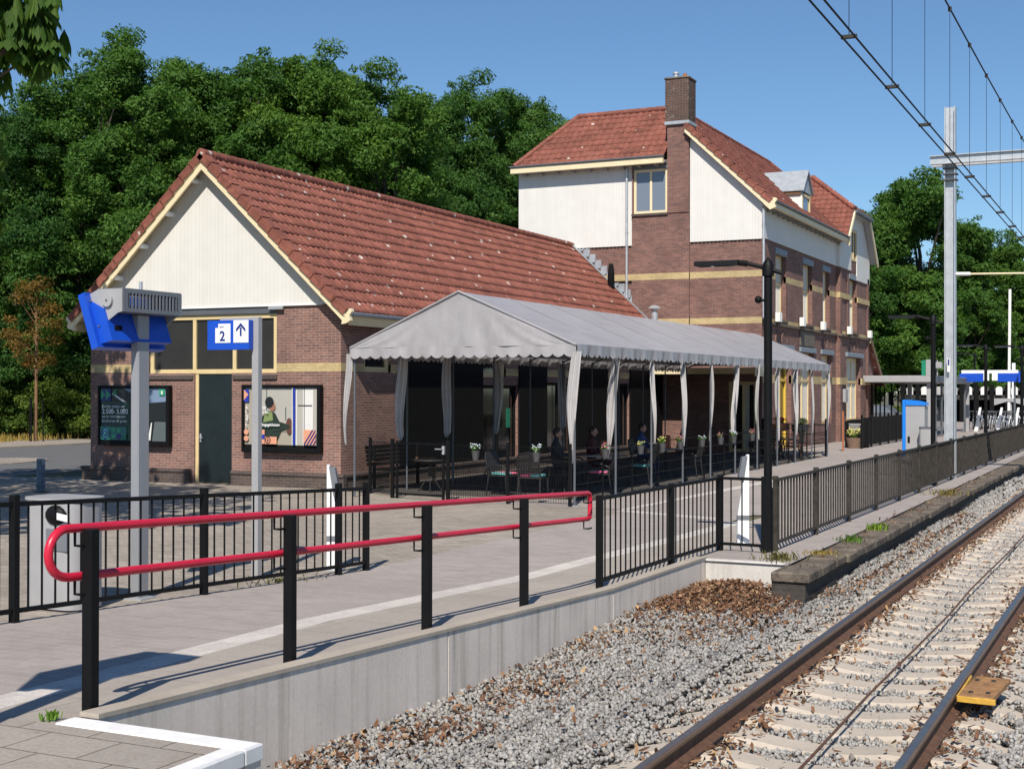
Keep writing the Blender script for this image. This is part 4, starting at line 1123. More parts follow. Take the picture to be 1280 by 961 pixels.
m = MB(); m.bar((-12.98, 67.2, 5.2), (-12.98, 71.5, 2.5), .06, .22); m.build('barge_board', M['wood'], lw)
m = MB(); m.box(-13.3, -12.9, 67.2, 67.5, 4.6, 4.95, .02); m.build('bracket', M['cream'], lw)
# white lamps on the cornice
for y, lab in ((49.6, 'white twin-box wall lamp on the cornice nearest the corner downpipe'), (53.35, 'white twin-box wall lamp on the cornice left of the stone plaque'), (57.0, 'white twin-box wall lamp on the cornice right of the stone plaque'),
               (61.7, 'white twin-box wall lamp at the near side of the projecting bay'), (66.4, 'white twin-box wall lamp at the far corner of the projecting bay')):
    x = (MX1 if y < 60 else BX) + .02
    t = thing('wall_lamp', lab, 'wall lamp', (x, y, 4.8), 'white lamps along the station cornice')
    m = MB(); m.box(x + .08, x + .26, y, y + .16, 4.83, 5.18, .01); m.box(x + .08, x + .26, y + .20, y + .36, 4.83, 5.18, .01); m.build('lamp_box', M['white_paint'], t)
    m = MB(); m.box(x + .0, x + .24, y + .08, y + .28, 4.795, 4.828); m.build('bracket', M['dark_iron'], t)
m = MB(); m.box(BX + .06, BX + .2, 60.95, 61.45, 1.75, 2.35, .02); o_ = m.build('notice_box', M['grey_lite'])
tag(o_, 'pale grey meter box on the brick beside the bay window', 'box')

m = MB(); m.quad((-16.7, 25.6, .006), (-10.5, 25.6, .006), (-10.5, 46.6, .006), (-13.0, 48.0, .006), (-16.7, 48.0, .006)); struct(m.build('terrace_floor', plain('shade_darkened_paving', (.07, .062, .055), .9, var=.2)))  # shade under the marquee put into the dark floor colour
# ================================================================ MARQUEE
TX0, TX1, TY0, TY1 = -15.45, -10.28, 24.25, 46.5
TC = (TX0 + TX1) / 2; TE, TP = 3.14, 4.26
mq = thing('marquee', 'long grey canvas marquee with scalloped valance over the station terrace', 'marquee', (TC, 35, 0))
def cx_(u, y):
    """canvas height across (u 0..1 from the left eave) with a little sag between the frames"""
    z = TE + (TP - TE) * (1 - abs(2 * u - 1))
    s_ = math.sin(math.pi * (((y - TY0) / 2.2) % 1.0))
    return z - .014 * s_ * math.sin(math.pi * min(1, abs(2 * u - 1) * 1.0) * .5 + .6) * (1 if 0 < u < 1 else .2)
V = []; F = []; nu, ny = 24, 90
for j in range(ny + 1):
    y = TY0 + (TY1 - TY0) * j / ny
    for i in range(nu + 1):
        u = i / nu; ex = 0.0
        if j == 0: ex = 0
        V.append((TX0 + (TX1 - TX0) * u, y, cx_(u, y)))
for j in range(ny):
    for i in range(nu):
        a = j * (nu + 1) + i; F.append((a, a + 1, a + nu + 2, a + nu + 1))
m = MB(); m.add(V, F); m.build('canopy', M['canvas'], mq, True, whole=True)
# gable triangle of canvas with folds
m = MB(); n = 60; rows = 10
for (yy, sg) in ((TY0, -1), (TY1, 1)):
    o = len(m.v)
    for r in range(rows + 1):
        for i in range(n + 1):
            u = i / n; zt = TE + (TP - TE) * (1 - abs(2 * u - 1)); z = TE + (zt - TE) * r / rows
            fold = .045 * math.sin((u - .5) * 46 / (1.25 - .8 * (r / rows))) * (1 - abs(2 * u - 1)) * (1 - r / rows) * .8 + .02 * math.sin(u * 9 + 1)
            m.v.append((TX0 + (TX1 - TX0) * u, yy + sg * (.02 + max(-.02, fold) * (r / rows < .98)), z))
    for r in range(rows):
        for i in range(n):
            a = o + r * (n + 1) + i; m.f.append((a, a + 1, a + n + 2, a + n + 1)); m.m.append(0)
m.build('gable_canvas', M['canvas'], mq, True)
# valances
def valance(pts, sc=.245, drop=.165):
    """pts: polyline on which the scalloped strip hangs"""
    m = MB(); o = 0
    for a, b in zip(pts, pts[1:]):
        a = Vector(a); b = Vector(b); L = (b - a).length; k = max(1, round(L / sc)); N = k * 10; nrm = (b - a).cross(Vector((0, 0, 1))).normalized()
        o = len(m.v)
        for i in range(N + 1):
            t = i / N; ph = (t * k) % 1.0; w = abs(math.sin(math.pi * ph)) ** .8
            p = a + (b - a) * t; wob = .018 * math.sin(t * L * 7) + .010 * math.sin(t * L * 17)
            m.v += [tuple(p + Vector((0, 0, .02))), tuple(p + nrm * wob * .5 + Vector((0, 0, -drop * .5))), tuple(p + nrm * wob * 1.2 + Vector((0, 0, -drop - .065 * w)))]
        for i in range(N):
            for r in range(2):
                q = o + i * 3 + r; m.f.append((q, q + 3, q + 4, q + 1)); m.m.append(0)
    return m
valance([(TX0, TY0 - .03, TE + .0), (TX1, TY0 - .03, TE)]).build('valance', M['canvas'], mq, True)
valance([(TX1 + .03, TY0 - .03, TE), (TX1 + .03, TY1, TE)], .22).build('valance', M['canvas'], mq, True)
valance([(TX0 - .03, TY1, TE), (TX0 - .03, TY0 - .03, TE)], .22).build('valance', M['canvas'], mq, True)
m = MB()
m.tube([(TX0, TY0 - .035, TE + .01), (TC, TY0 - .035, TP + .005), (TX1, TY0 - .035, TE + .01)], .022, 6)
m.build('edge_piping', M['canvas'], mq, True)
for k in range(1, 10):
    y = 24.3 + 2.2 * k; m = MB(); m.bar((TC + .02, y, TP + .004), (TX1, y, TE + .004), .05, .006); m.build('seam', M['canvas'], mq)
ty = [24.3 + 2.2 * k for k in range(11)]; ty[-1] = 46.4
for y in ty:
    m = MB(); m.tube([(TX1 - .06, y, .0), (TX1 - .06, y, TE - .02)], .024, 8); m.build('post', M['dark_grey'], mq, True)
    m = MB(); m.box(TX1 - .16, TX1 + .04, y - .1, y + .1, .002, .012); m.build('foot_plate', M['galv'], mq)
    m = MB(); m.tube([(TX0 + .06, y, 0), (TX0 + .06, y, TE - .02)], .024, 8); m.build('post', M['dark_grey'], mq, True)
    m = MB(); m.tube([(TX0 + .06, y + .05, TE - .08), (TC, y + .05, TP - .09), (TX1 - .06, y + .05, TE - .08)], .022, 6); m.build('rafter', M['dark_grey'], mq, True)
def curtain(x, y, z0, w, seed, lean=(0, 0), nat=.75, ang=0.0):
    """a side curtain gathered to the post: broad folds above, drawn in towards the foot"""
    w *= .78; r_ = random.Random(seed); m = MB(); rows, n = 22, 22
    for r in range(rows + 1):
        t = r / rows; z = TE - .12 - (TE - .12 - z0) * t
        ww = w * (1 - .18 * t + .25 * math.sin(math.pi * min(1, t * 1.2)) - (.55 * max(0, (t - nat) / (1 - nat)) ** 1.2))
        ox = lean[0] * t + .03 * math.sin(t * 5 + seed); oy = lean[1] * t + .03 * math.sin(t * 4 + seed * 2)
        for i in range(n + 1):
            u = i / n - .5; a = ang; d = .035 * math.sin(u * 15 + seed + t * 1.5) * (1 - .3 * t)
            m.v.append((x + ox + math.cos(a) * u * ww - math.sin(a) * d, y + oy + math.sin(a) * u * ww + math.cos(a) * d, z + .03 * math.sin(i * 1.1 + seed) * (t > .97)))
    for r in range(rows):
        for i in range(n):
            q = r * (n + 1) + i; m.f.append((q, q + 1, q + n + 2, q + n + 1)); m.m.append(0)
    m.build('side_curtain', M['drape'], mq, True)
curtain(TX0 - .08, TY0 - .02, 1.12, .17, 1, (-.02, 0), .3)
curtain(TX1 - .02, TY0 + .0, .85, .27, 2, (-.10, 0), .45)
for i, y in enumerate(ty[1:]):
    curtain(TX1 - .04, y, (.85, 1.1, .95, 1.0, .85, .9, .8, .9, .9, .95)[i], (.22, .13, .19, .09, .22, .10, .14, .2, .1, .2)[i], 3 + i, ((-.22, .05, .0, 0, -.05, 0, 0, 0, 0, 0)[i], 0), .6, R(55 if i else 20))
for y in (26.25, 28.4, 31.1, 35.3): curtain(TX0 + .05, y, 1.15, .27, y, (0, 0), .95, R(15))

t = thing('added_awning', 'pale flat awning added for shade between the marquee end and the brick corner door', 'awning', (-14.9, 47.3, 3.0))  # awning added to keep the corner wall in shade
m = MB(); m.box(-16.8, -12.95, 46.56, 48.08, 3.02, 3.08); m.build('roof', M['canvas'], t)
m = MB(); m.box(-12.946, -12.90, 46.56, 48.08, 2.78, 3.09); m.box(-16.8, -12.95, 46.53, 46.555, 2.86, 3.08); m.build('fascia', M['cream_lite'], t)
# ================================================================ RAILINGS
def baluster_fence(name, label, posts, zb, top=1.02, bot=.10, gap=.165, sec=.021, pw=.065, mat='black', post_top=1.06, rail_w=.045, cat='fence', knob=False):
    """posts: list of (x, y); one post object each and one panel of rails and bars between neighbours"""
    p0 = posts[0]; t = thing(name, label, cat, (p0[0], p0[1], zb(p0[0], p0[1])))
    for i, (x, y) in enumerate(posts):
        z = zb(x, y); d = Vector((posts[min(i + 1, len(posts) - 1)][0] - posts[max(i - 1, 0)][0], posts[min(i + 1, len(posts) - 1)][1] - posts[max(i - 1, 0)][1], 0))
        m = MB(); ro = Matrix.Rotation(math.atan2(d.y, d.x), 3, 'Z'); m.box(x - pw / 2, x + pw / 2, y - pw / 2, y + pw / 2, z - .03, z + post_top, .006, rot=ro)
        if knob: m.box(x - pw * .62, x + pw * .62, y - pw * .62, y + pw * .62, z + post_top - .03, z + post_top + .03, .008, rot=ro)
        m.build('post', M[mat], t)
    for a, b in zip(posts, posts[1:]):
        a_ = Vector((a[0], a[1], zb(*a))); b_ = Vector((b[0], b[1], zb(*b))); L = (b_ - a_).length; d = (b_ - a_) / L
        m = MB(); s0 = a_ + d * (pw / 2); s1 = b_ - d * (pw / 2)
        for h in (top, bot): m.bar(s0 + Vector((0, 0, h)), s1 + Vector((0, 0, h)), rail_w, .04, c=.004)
        k = max(1, round(L / gap))
        for i in range(1, k):
            p = a_ + (b_ - a_) * (i / k); m.tube([p + Vector((0, 0, bot)), p + Vector((0, 0, top))], sec * .5, 6)
        m.build('railing_panel', M[mat], t, whole=True)
    return t
HX = -5.69
baluster_fence('baluster_railing', 'black steel railing at the ramp foot between red handrail and lamp post', [(HX, 14.09), (HX, 16.55), (-5.62, 18.45), (-4.98, 18.42)], lambda x, y: zramp(y), pw=.07)
baluster_fence('baluster_railing', 'black railing on the far side of the ramp, in front of the display pole', [(-8.92, 6.1), (-8.92, 8.64), (-8.92, 11.2), (-8.92, 13.73), (-8.95, 14.4)], lambda x, y: zramp(y), pw=.07, post_top=1.10)
yy = [18.72]
while yy[-1] < 58: yy.append(yy[-1] + 2.42)
baluster_fence('platform_fence', 'long dark railing along the platform edge, running from the lamp post into the distance', [(-4.90 + .0045 * (y - 18.7), y) for y in yy], lambda x, y: 0.0, top=1.0, bot=.12, gap=.168, sec=.028, mat='rusty_iron', pw=.06, post_top=1.03, knob=True)
# red handrail
hr = thing('handrail', 'red tubular double handrail on black posts along the ramp', 'handrail', (HX, 10, zramp(10)))
hp = [6.1, 8.12, 10.14, 12.1]
for y in hp:
    m = MB(); z = zramp(y); m.box(HX - .037, HX + .037, y - .037, y + .037, z - .03, z + 1.08, .006); m.build('post', M['black'], hr)
zt = lambda y: zramp(y) + 1.085 ; zl = lambda y: zramp(y) + .80
HRX = HX - .075
pts = [(HRX, 14.02, zl(14.02)), (HRX, 14.05, zl(14.05) + .03), (HRX, 14.05, zt(14.05) - .03), (HRX, 14.02, zt(14.02))]
def path():
    P = [(HRX, 13.0, zl(13.0))]
    y = 13.98
    P += [(HRX, 13.93, zl(y)), (HRX, 13.975, zl(y) + .015), (HRX, 13.99, zl(y) + .06), (HRX, 13.99, zt(y) - .06), (HRX, 13.975, zt(y) - .015), (HRX, 13.93, zt(y))]
    ys_ = [13, 12, 11, 10, 9, 8, 7, 6.5, 6.0]
    P += [(HRX, y, zt(y)) for y in ys_]
    c = 5.9; zc = (zt(c) + zl(c)) / 2; h = (zt(c) - zl(c)) / 2
    for k in range(1, 12):
        a = math.pi / 2 + math.pi * k / 12; P.append((HRX, 5.99 + .15 * math.cos(a), zc + h * math.sin(a)))
    P += [(HRX, y, zl(y)) for y in (6.0, 6.5, 7, 8, 9, 10, 11, 12, 13.0)]
    return P
m = MB(); m.tube(path(), .027, 12, caps=False); m.build('rail_tube', M['red'], hr, True)
for y in hp + [13.9]:
    for z in (zt(y), zl(y)):
        m = MB(); yb = y - .09 if y > 7 else y - .05
        m.tube([(HX - .02, yb, z - .10), (HRX, yb, z - .10), (HRX, yb, z - .02)], .009, 6); m.tube([(HX - .02, y, z - .10), (HX - .02, yb - .0, z - .10)], .009, 6); m.build('bracket', M['black'], hr, True, whole=True)

# terrace fences
tf = thing('terrace_fence', 'black wire mesh fence with double gate across the front of the terrace', 'fence', (-12.5, 24.2, 0))
def mesh_panel(mb, a, b, z0, z1, dv=.055, horiz=(.0, .25, .5, .75, 1.0), r=.0028):
    a = Vector(a); b = Vector(b); L = (b - a).length; k = round(L / dv)
    for i in range(k + 1):
        p = a + (b - a) * (i / k); mb.bar((p.x, p.y, z0), (p.x, p.y, z1), r * 2, r * 2)
    for h in horiz:
        z = z0 + (z1 - z0) * h; mb.bar((a.x, a.y, z), (b.x, b.y, z), .008, .010)
for (x, y, h, w) in ((-15.62, 25.3, 1.22, .06), (-14.55, 24.45, 1.24, .07), (-14.42, 24.42, 1.2, .05), (-13.2, 24.2, 1.2, .05), (-13.08, 24.18, 1.24, .07), (-11.72, 24.16, 1.22, .06), (-10.36, 24.12, 1.22, .06)):
    m = MB(); m.box(x - w / 2, x + w / 2, y - w / 2, y + w / 2, 0, h, .006); m.build('post', M['black'], tf)
for a, b, f in (((-15.6, 25.3), (-14.58, 24.47), 0), ((-13.05, 24.18), (-11.75, 24.16), 0), ((-11.69, 24.16), (-10.39, 24.12), 0)):
    m = MB(); mesh_panel(m, (a[0], a[1], 0), (b[0], b[1], 0), .06, 1.15); m.build('mesh_panel', M['black'], tf, whole=True)
m = MB(); mesh_panel(m, (-14.40, 24.42, 0), (-13.22, 24.21, 0), .10, 1.14, .055, (.5,))
for z in (.10, 1.15): m.bar((-14.42, 24.42, z), (-13.2, 24.2, z), .04, .04)
g = m.build('gate', M['black'], tf, whole=True)
m = MB(); m.box(-13.20, -13.15, 24.13, 24.19, .95, 1.12, .004); m.tube([(-13.18, 24.13, 1.06), (-13.18, 24.07, 1.06), (-13.33, 24.08, 1.06)], .011, 8); m.build('handle', M['galv'], g)
sf = thing('terrace_fence', 'black fence of five thin rails beside the platform, hung with flower buckets', 'fence', (-10.45, 35, 0))
py = [24.16] + [26.05 + 1.72 * k for k in range(13)]
for y in py[1:]:
    m = MB(); m.tube([(-10.45, y, 0), (-10.45, y, 1.16)], .018, 6); m.lathe([(.028, 1.16), (.028, 1.19), (0, 1.20)], -10.45, y, 8); m.build('post', M['black'], sf)
for z in (.16, .39, .62, .85, 1.10):
    m = MB(); m.tube([(-10.45, 24.16, z), (-10.45, py[-1], z)], .011, 6); m.build('rail', M['black'], sf)
m = MB(); m.box(-10.49, -10.41, py[-1] - .04, py[-1] + .04, 0, 1.3, .006); m.box(-12.7, -12.62, py[-1] - .04, py[-1] + .04, 0, 1.3, .006)
m.build('end_post', M['black'], sf)
for z in (.16, .45, .75, 1.10):
    m = MB(); m.tube([(-10.45, py[-1], z), (-12.66, py[-1], z)], .012, 6); m.build('rail', M['black'], sf)
# flower buckets
def blossoms(mb_f, mb_l, x, y, z, spread, h, n=26, ps=.022):
    for i in range(n):
        a = rnd.uniform(0, 6.28); r = spread * math.sqrt(rnd.random()); p = (x + r * math.cos(a), y + r * math.sin(a), z + h * rnd.uniform(.35, 1.0))
        b = rnd.uniform(0, 6.28); s_ = ps * rnd.uniform(.7, 1.2)
        mb_f.sphere(p, s_, 6, (1, 1, .8))
        mb_l.quad((x + .3 * r * math.cos(a), y + .3 * r * math.sin(a), z), (p[0] + .012, p[1], p[2]), (p[0] + .05 * math.cos(b), p[1] + .05 * math.sin(b), p[2] - .01), (p[0] - .012, p[1], p[2] - .03))
def bucket(x, y, col, label, out):
    y += rnd.uniform(-.12, .12) if abs(out[0]) else 0
    t = thing('flower_bucket', label, 'flower bucket', (x, y, .86), 'zinc flower buckets hung on the terrace fence')
    m = MB(); m.lathe([(0, .86), (.058, .86), (.082, 1.03), (.087, 1.03), (.087, 1.045), (.078, 1.045), (.07, 1.02), (0, 1.02)], x, y, 14); m.build('bucket', M['bucket_zinc'], t, True)
    m = MB(); m.tube([(x - out[0] * .08, y - out[1] * .08, 1.12), (x, y, 1.115), (x + out[0] * .05, y + out[1] * .05, 1.03)], .005, 5); m.build('hook', M['galv'], t)
    mf, ml = MB(), MB(); blossoms(mf, ml, x, y, 1.03, .10, rnd.uniform(.11, .18), rnd.randint(14, 26), .015); ml.build('leaves', M['weed'], t, whole=True, fix=False); mf.build('flowers', M[col], t, True, whole=True)
bucket(-12.40, 24.08, 'fl_white', 'zinc bucket of white and blue flowers, midway along the mesh fence', (0, -1))
bucket(-11.05, 24.06, 'fl_white', 'zinc bucket of blue-white flowers on the mesh fence, nearer the marquee corner', (0, -1))
for y, c, lab in ((25.9, 'fl_pink', 'zinc bucket of pink flowers, first from the marquee corner on the rail fence'), (28.06, 'fl_yellow', 'zinc bucket of yellow flowers, second from the marquee corner on the rail fence'),
                  (29.59, 'fl_yellow', 'zinc bucket of pale flowers, third from the marquee corner on the rail fence'), (30.85, 'fl_pink', 'zinc bucket of pink flowers, fourth from the marquee corner on the rail fence'),
                  (32.39, 'fl_white', 'zinc bucket of white flowers, fifth from the marquee corner on the rail fence'), (34.07, 'fl_pink', 'zinc bucket of pink flowers, sixth from the marquee corner on the rail fence'),
                  (35.31, 'fl_white', 'zinc bucket of faded flowers, seventh from the marquee corner on the rail fence'), (37.02, 'fl_pink', 'zinc bucket of pink flowers, eighth from the marquee corner, nearest the lamp post')):
    bucket(-10.36, y, c, lab, (1, 0))

# ================================================================ TERRACE FURNITURE
def armchair():
    t = thing('armchair', '', 'chair')
    m = MB(); m.box(-.25, .25, -.24, .24, .41, .445, .012); m.build('seat', M['wicker'], t)
    m = MB()
    W_, H0, H1 = .24, .52, .94
    bk = lambda u, v: Vector((u * W_, .25 + .10 * v, H0 + (H1 - H0) * v - .05 * (1 - math.cos(u * 1.2)) * v))
    k = 7
    for i in range(-k, k):
        for s_ in (-1, 1):
            P = []
            for j in range(9):
                v = j / 8; u = (i + .5) / k + s_ * .55 * (v - .5)
                if abs(u) <= 1: P.append(bk(u, v))
            if len(P) > 1:
                for a, b in zip(P, P[1:]): m.bar(a, b, .016, .008, upv=(0, 1, .1))
    m.build('woven_back', M['wicker'], t, whole=True)
    m = MB(); P = [bk(-1, 0)] + [bk(-1, v) for v in (.4, .8)] + [bk(-.85, 1.02), bk(0, 1.06), bk(.85, 1.02)] + [bk(1, v) for v in (.8, .4, 0)]
    m.tube(P, .015, 8); m.build('back_frame', M['wicker'], t, True)
    for sx in (-1, 1):
        m = MB(); m.tube([(sx * .25, .28, .56), (sx * .28, .1, .655), (sx * .29, -.15, .665), (sx * .28, -.24, .60), (sx * .255, -.24, .43)], .017, 8); m.build('armrest', M['wicker'], t, True)
        m = MB(); m.tube([(sx * .24, -.22, .42), (sx * .255, -.25, 0)], [.019, .014], 8); m.build('leg', M['wicker'], t, True)
        m = MB(); m.tube([(sx * .24, .24, .52), (sx * .24, .24, .40), (sx * .25, .30, 0)], [.018, .018, .013], 8); m.build('leg', M['wicker'], t, True)
    return t
chair0 = armchair(); used_chair = [False]
def put_chair(x, y, rz, label, cushion=None, clab=None):
    c = copy_tree(chair0) if used_chair[0] else chair0; used_chair[0] = True
    c.location = (x, y, 0); c.rotation_euler = (0, 0, R(rz)); c['label'] = label; c['group'] = 'woven black armchairs on the terrace'
    if cushion:
        q = MB(); ro = Matrix.Rotation(R(rz), 3, 'Z'); b = MB()
        b.box(-.22, .0 if cushion == 'both' else .22, -.22, .2, .447, .50, .02)
        q.add([tuple(ro @ Vector(p) + Vector((x, y, 0))) for p in b.v], b.f)
        t = thing('seat_cushion', clab, 'cushion', (x, y, .447))
        q.build('cover', M['teal'], t, True)
        if cushion == 'both':
            q = MB(); b = MB(); b.box(.004, .22, -.22, .2, .447, .50, .02); q.add([tuple(ro @ Vector(p) + Vector((x, y, 0))) for p in b.v], b.f); q.build('cover', M['pink'], t, True)
put_chair(-12.75, 26.1, 80, 'black armchair with woven back, facing right beside the mesh gate table', 'both', 'teal and pink striped cushion on the armchair facing right')
put_chair(-11.90, 25.75, 185, 'black armchair seen from behind with its woven back to the mesh fence', 'both', 'teal and pink cushion on the armchair with its back to the mesh fence')
put_chair(-11.15, 27.6, -75, 'black armchair just inside the marquee corner beside the rail fence', 'both', 'pink and teal cushion on the armchair at the marquee corner')
put_chair(-11.2, 30.4, -90, 'black armchair with blue seat beside the second curtain', 'teal', 'blue cushion on the armchair beside the second curtain')
put_chair(-12.6, 29.3, 90, 'black armchair across the table from the third curtain', None)
put_chair(-11.2, 34.0, -90, 'black armchair beside the fourth marquee curtain', None)
put_chair(-12.6, 34.3, 90, 'black armchair across the terracotta menu stand table', None)
put_chair(-11.6, 42.2, 200, 'black armchair at the sunny far end, nearest the lamp post', None)
put_chair(-11.0, 44.3, -60, 'black armchair at the far end of the terrace next to the red planter', None)
put_chair(-11.9, 45.3, 20, 'black armchair at the very far end of the terrace fence', None)
def bistro(x, y, r, label, h=.72, top='dark_iron', kind='round'):
    t = thing('terrace_table', label, 'table', (x, y, 0), 'tables on the terrace')
    m = MB()
    if kind == 'round': m.lathe([(0, h - .025), (r, h - .025), (r + .005, h - .012), (r, h), (0, h)], x, y, 24)
    else: m.box(x - r, x + r, y - r, y + r, h - .03, h, .008)
    m.build('table_top', M[top], t, kind == 'round')
    m = MB(); m.tube([(x, y, .34), (x, y, h - .025)], .026, 8)
    m.build('column', M['dark_iron'], t, True)
    for k in range(4):
        a = k * math.pi / 2 + .5; c, s_ = math.cos(a), math.sin(a)
        m = MB(); m.tube([(x + .022 * c, y + .022 * s_, .40), (x + .08 * c, y + .08 * s_, .30), (x + .2 * c, y + .2 * s_, .12), (x + .27 * c, y + .27 * s_, .015)], .013, 6); m.build('leg', M['dark_iron'], t, True)
bistro(-14.62, 26.2, .38, 'small round iron table in front of the timber bench')
bistro(-14.2, 28.2, .36, 'small round iron table standing behind the gate, farther from the bench')
bistro(-11.75, 27.0, .40, 'square dark table between the armchairs at the marquee corner', kind='square')
bistro(-11.9, 29.9, .40, 'square table with a terracotta menu stand near the third curtain', kind='square', top='grey_lite')
bistro(-11.9, 34.2, .40, 'square table with a terracotta menu stand near the fifth curtain', kind='square', top='grey_lite')
bistro(-11.7, 38.0, .40, 'square table hidden behind the tall lamp post', kind='square')
bistro(-11.2, 43.3, .40, 'square table at the sunny far end of the terrace', kind='square')
for x, y, lab in ((-11.9, 29.8, 'terracotta menu stand on the table near the third curtain'), (-11.85, 34.1, 'terracotta menu stand on the table near the fifth curtain'), (-11.2, 43.2, 'terracotta menu stand on the table at the far end')):
    t = thing('menu_stand', lab, 'menu stand', (x, y, .72))
    m = MB(); m.box(x - .11, x + .11, y - .09, y + .09, .722, .75, .006); m.build('base', M['terracotta'], t)
    m = MB(); m.prism([(y - .07, .751), (y + .07, .751), (y + .035, 1.06), (y - .0, 1.08), (y - .035, 1.06)], 0, x - .09, x + .09); m.build('body', M['terracotta'], t)
bn = thing('timber_bench', 'black slatted bench with timber legs against the annex side wall', 'bench', (-15.9, 27.4, 0))
m = MB()
for i in range(5): m.box(-16.25 + i * .095, -16.17 + i * .095, 26.4, 28.6, .43, .46, .006)
m.build('seat_slats', M['black_matt'], bn, whole=True)
m = MB()
for i in range(5): m.box(-16.40 + .012 * i * -1, -16.37 - .012 * i, 26.4, 28.6, .52 + i * .095, .60 + i * .095, .006)
m.build('back_slats', M['black_matt'], bn, whole=True)
for y in (26.5, 28.5):
    for x in (-16.25, -15.8):
        m = MB(); m.box(x - .03, x + .03, y - .03, y + .03, 0, .43 if x > -16 else 1.0, .006); m.build('leg', M['wood'] if x > -16 else M['black_matt'], bn)
    m = MB(); m.box(-16.3, -15.75, y - .035, y + .035, .60, .64, .008); m.build('armrest', M['wood'], bn)
# planters on the far end of the terrace fence
def planter(x, y, z, L, col, label, box='wood'):
    t = thing('flower_planter', label, 'planter', (x, y, z))
    m = MB(); m.prism([(-.11, 0), (.11, 0), (.14, .22), (-.14, .22)], 1, 0, L); m.v = [(p[0] + x, p[1] + y, p[2] + z) for p in m.v]; m.build('trough', M[box], t)
    mf, ml = MB(), MB()
    for i in range(int(L / .15)): blossoms(mf, ml, x, y + .08 + i * .15, z + .2, .12, .22, 9, .03)
    ml.build('leaves', M['weed'], t, whole=True, fix=False); mf.build('flowers', M[col], t, True, whole=True)
planter(-11.6, 44.3, .95, 1.3, 'fl_red', 'trough of red flowers near the sunny far end of the terrace', 'terracotta')
planter(-11.1, 45.0, .90, 1.4, 'fl_yellow', 'trough of green foliage and yellow flowers at the terrace end', 'wicker')
for x, y, lab in ((-11.6, 44.95, 'dark timber stand under the trough of red flowers'), (-11.1, 45.7, 'dark timber stand under the trough of yellow flowers')):
    t = thing('planter_stand', lab, 'stand', (x, y, 0)); m = MB()
    zt_ = .95 if x < -11.3 else .90
    m.box(x - .13, x + .13, y - .55, y + .55, zt_ - .04, zt_ - .002, .005); m.build('shelf', M['wood'], t)
    for sx in (-.1, .1):
        for sy in (-.5, .5): m = MB(); m.box(x + sx - .02, x + sx + .02, y + sy - .02, y + sy + .02, 0, zt_ - .04); m.build('leg', M['wood'], t)

# seated guests in the shade
def person(x, y, rz, shirt, label, stand=False):
    J = {}
    if not stand:
        nodes = [((0, 0, .50), .13), ((0, .02, .72), .125), ((0, .03, .95), .15), ((0, .02, 1.05), .075), ((0, .01, 1.12), .055), ((0, -.02, 1.24), .095), ((0, -.02, 1.33), .075),
                 ((.11, -.02, .50), .10), ((.13, -.42, .50), .07), ((.13, -.45, .10), .045), ((.13, -.57, .05), .04),
                 ((-.11, -.02, .50), .10), ((-.13, -.42, .50), .07), ((-.13, -.45, .10), .045), ((-.13, -.57, .05), .04),
                 ((.21, .02, 1.0), .06), ((.26, -.08, .76), .045), ((.16, -.34, .76), .032), ((.10, -.42, .77), .026),
                 ((-.21, .02, 1.0), .06), ((-.26, -.08, .76), .045), ((-.16, -.34, .76), .032), ((-.10, -.42, .77), .026)]
    else:
        nodes = [((0, 0, .95), .13), ((0, 0, 1.15), .125), ((0, 0, 1.38), .15), ((0, 0, 1.48), .075), ((0, -.01, 1.54), .055), ((0, -.02, 1.66), .095), ((0, -.02, 1.74), .075),
                 ((.10, 0, .90), .10), ((.11, -.02, .48), .065), ((.11, .02, .10), .045), ((.11, -.12, .04), .04),
                 ((-.10, 0, .90), .10), ((-.11, -.02, .48), .065), ((-.11, .02, .10), .045), ((-.11, -.12, .04), .04),
                 ((.21, 0, 1.42), .06), ((.27, .0, 1.14), .045), ((.22, -.22, 1.05), .032), ((.18, -.30, 1.06), .026),
                 ((-.21, 0, 1.42), .06), ((-.27, .0, 1.14), .045), ((-.26, -.06, .88), .032), ((-.26, -.08, .80), .026)]
    ed = [(0, 1), (1, 2), (2, 3), (3, 4), (4, 5), (5, 6), (0, 7), (7, 8), (8, 9), (9, 10), (0, 11), (11, 12), (12, 13), (13, 14), (2, 15), (15, 16), (16, 17), (17, 18), (2, 19), (19, 20), (20, 21), (21, 22)]
    me = bpy.data.meshes.new('person'); me.from_pydata([n_[0] for n_ in nodes], ed, [])
    o = bpy.data.objects.new('person', me); COL.objects.link(o); o.location = (x, y, 0); o.rotation_euler = (0, 0, R(rz))
    md = o.modifiers.new('skin', 'SKIN'); md.use_smooth_shade = True
    for i, (_, r) in enumerate(nodes): me.skin_vertices[0].data[i].radius = (r, r)
    me.skin_vertices[0].data[0].use_root = True
    o.modifiers.new('sub', 'SUBSURF').levels = 1
    me.materials.append(M[shirt])
    tag(o, label, 'person')
    hz = nodes[5][0][2]
    def kid(mb, name, mat):
        k = mb.build(name, M[mat], None, True); k.parent = o; return k
    h = MB(); h.sphere((0, -.03, hz + .01), .105, 14, (.82, .95, 1.15)); h.sphere((0, -.135, hz), .018, 8, (.8, 1, 1.3)); h.sphere((.088, -.02, hz), .022, 8, (.4, .8, 1.2)); h.sphere((-.088, -.02, hz), .022, 8, (.4, .8, 1.2)); kid(h, 'face', 'skin')
    h = MB(); h.sphere((0, -.005, hz + .045), .108, 14, (.86, .98, 1.02)); kid(h, 'hair', 'hair')
    return o
person(-12.55, 30.6, 90, 'shirt_red', 'person in a dark red top seated at the table by the third curtain')
person(-12.75, 28.9, 100, 'shirt_dark', 'person in dark clothes seated behind the yellow flower bucket')
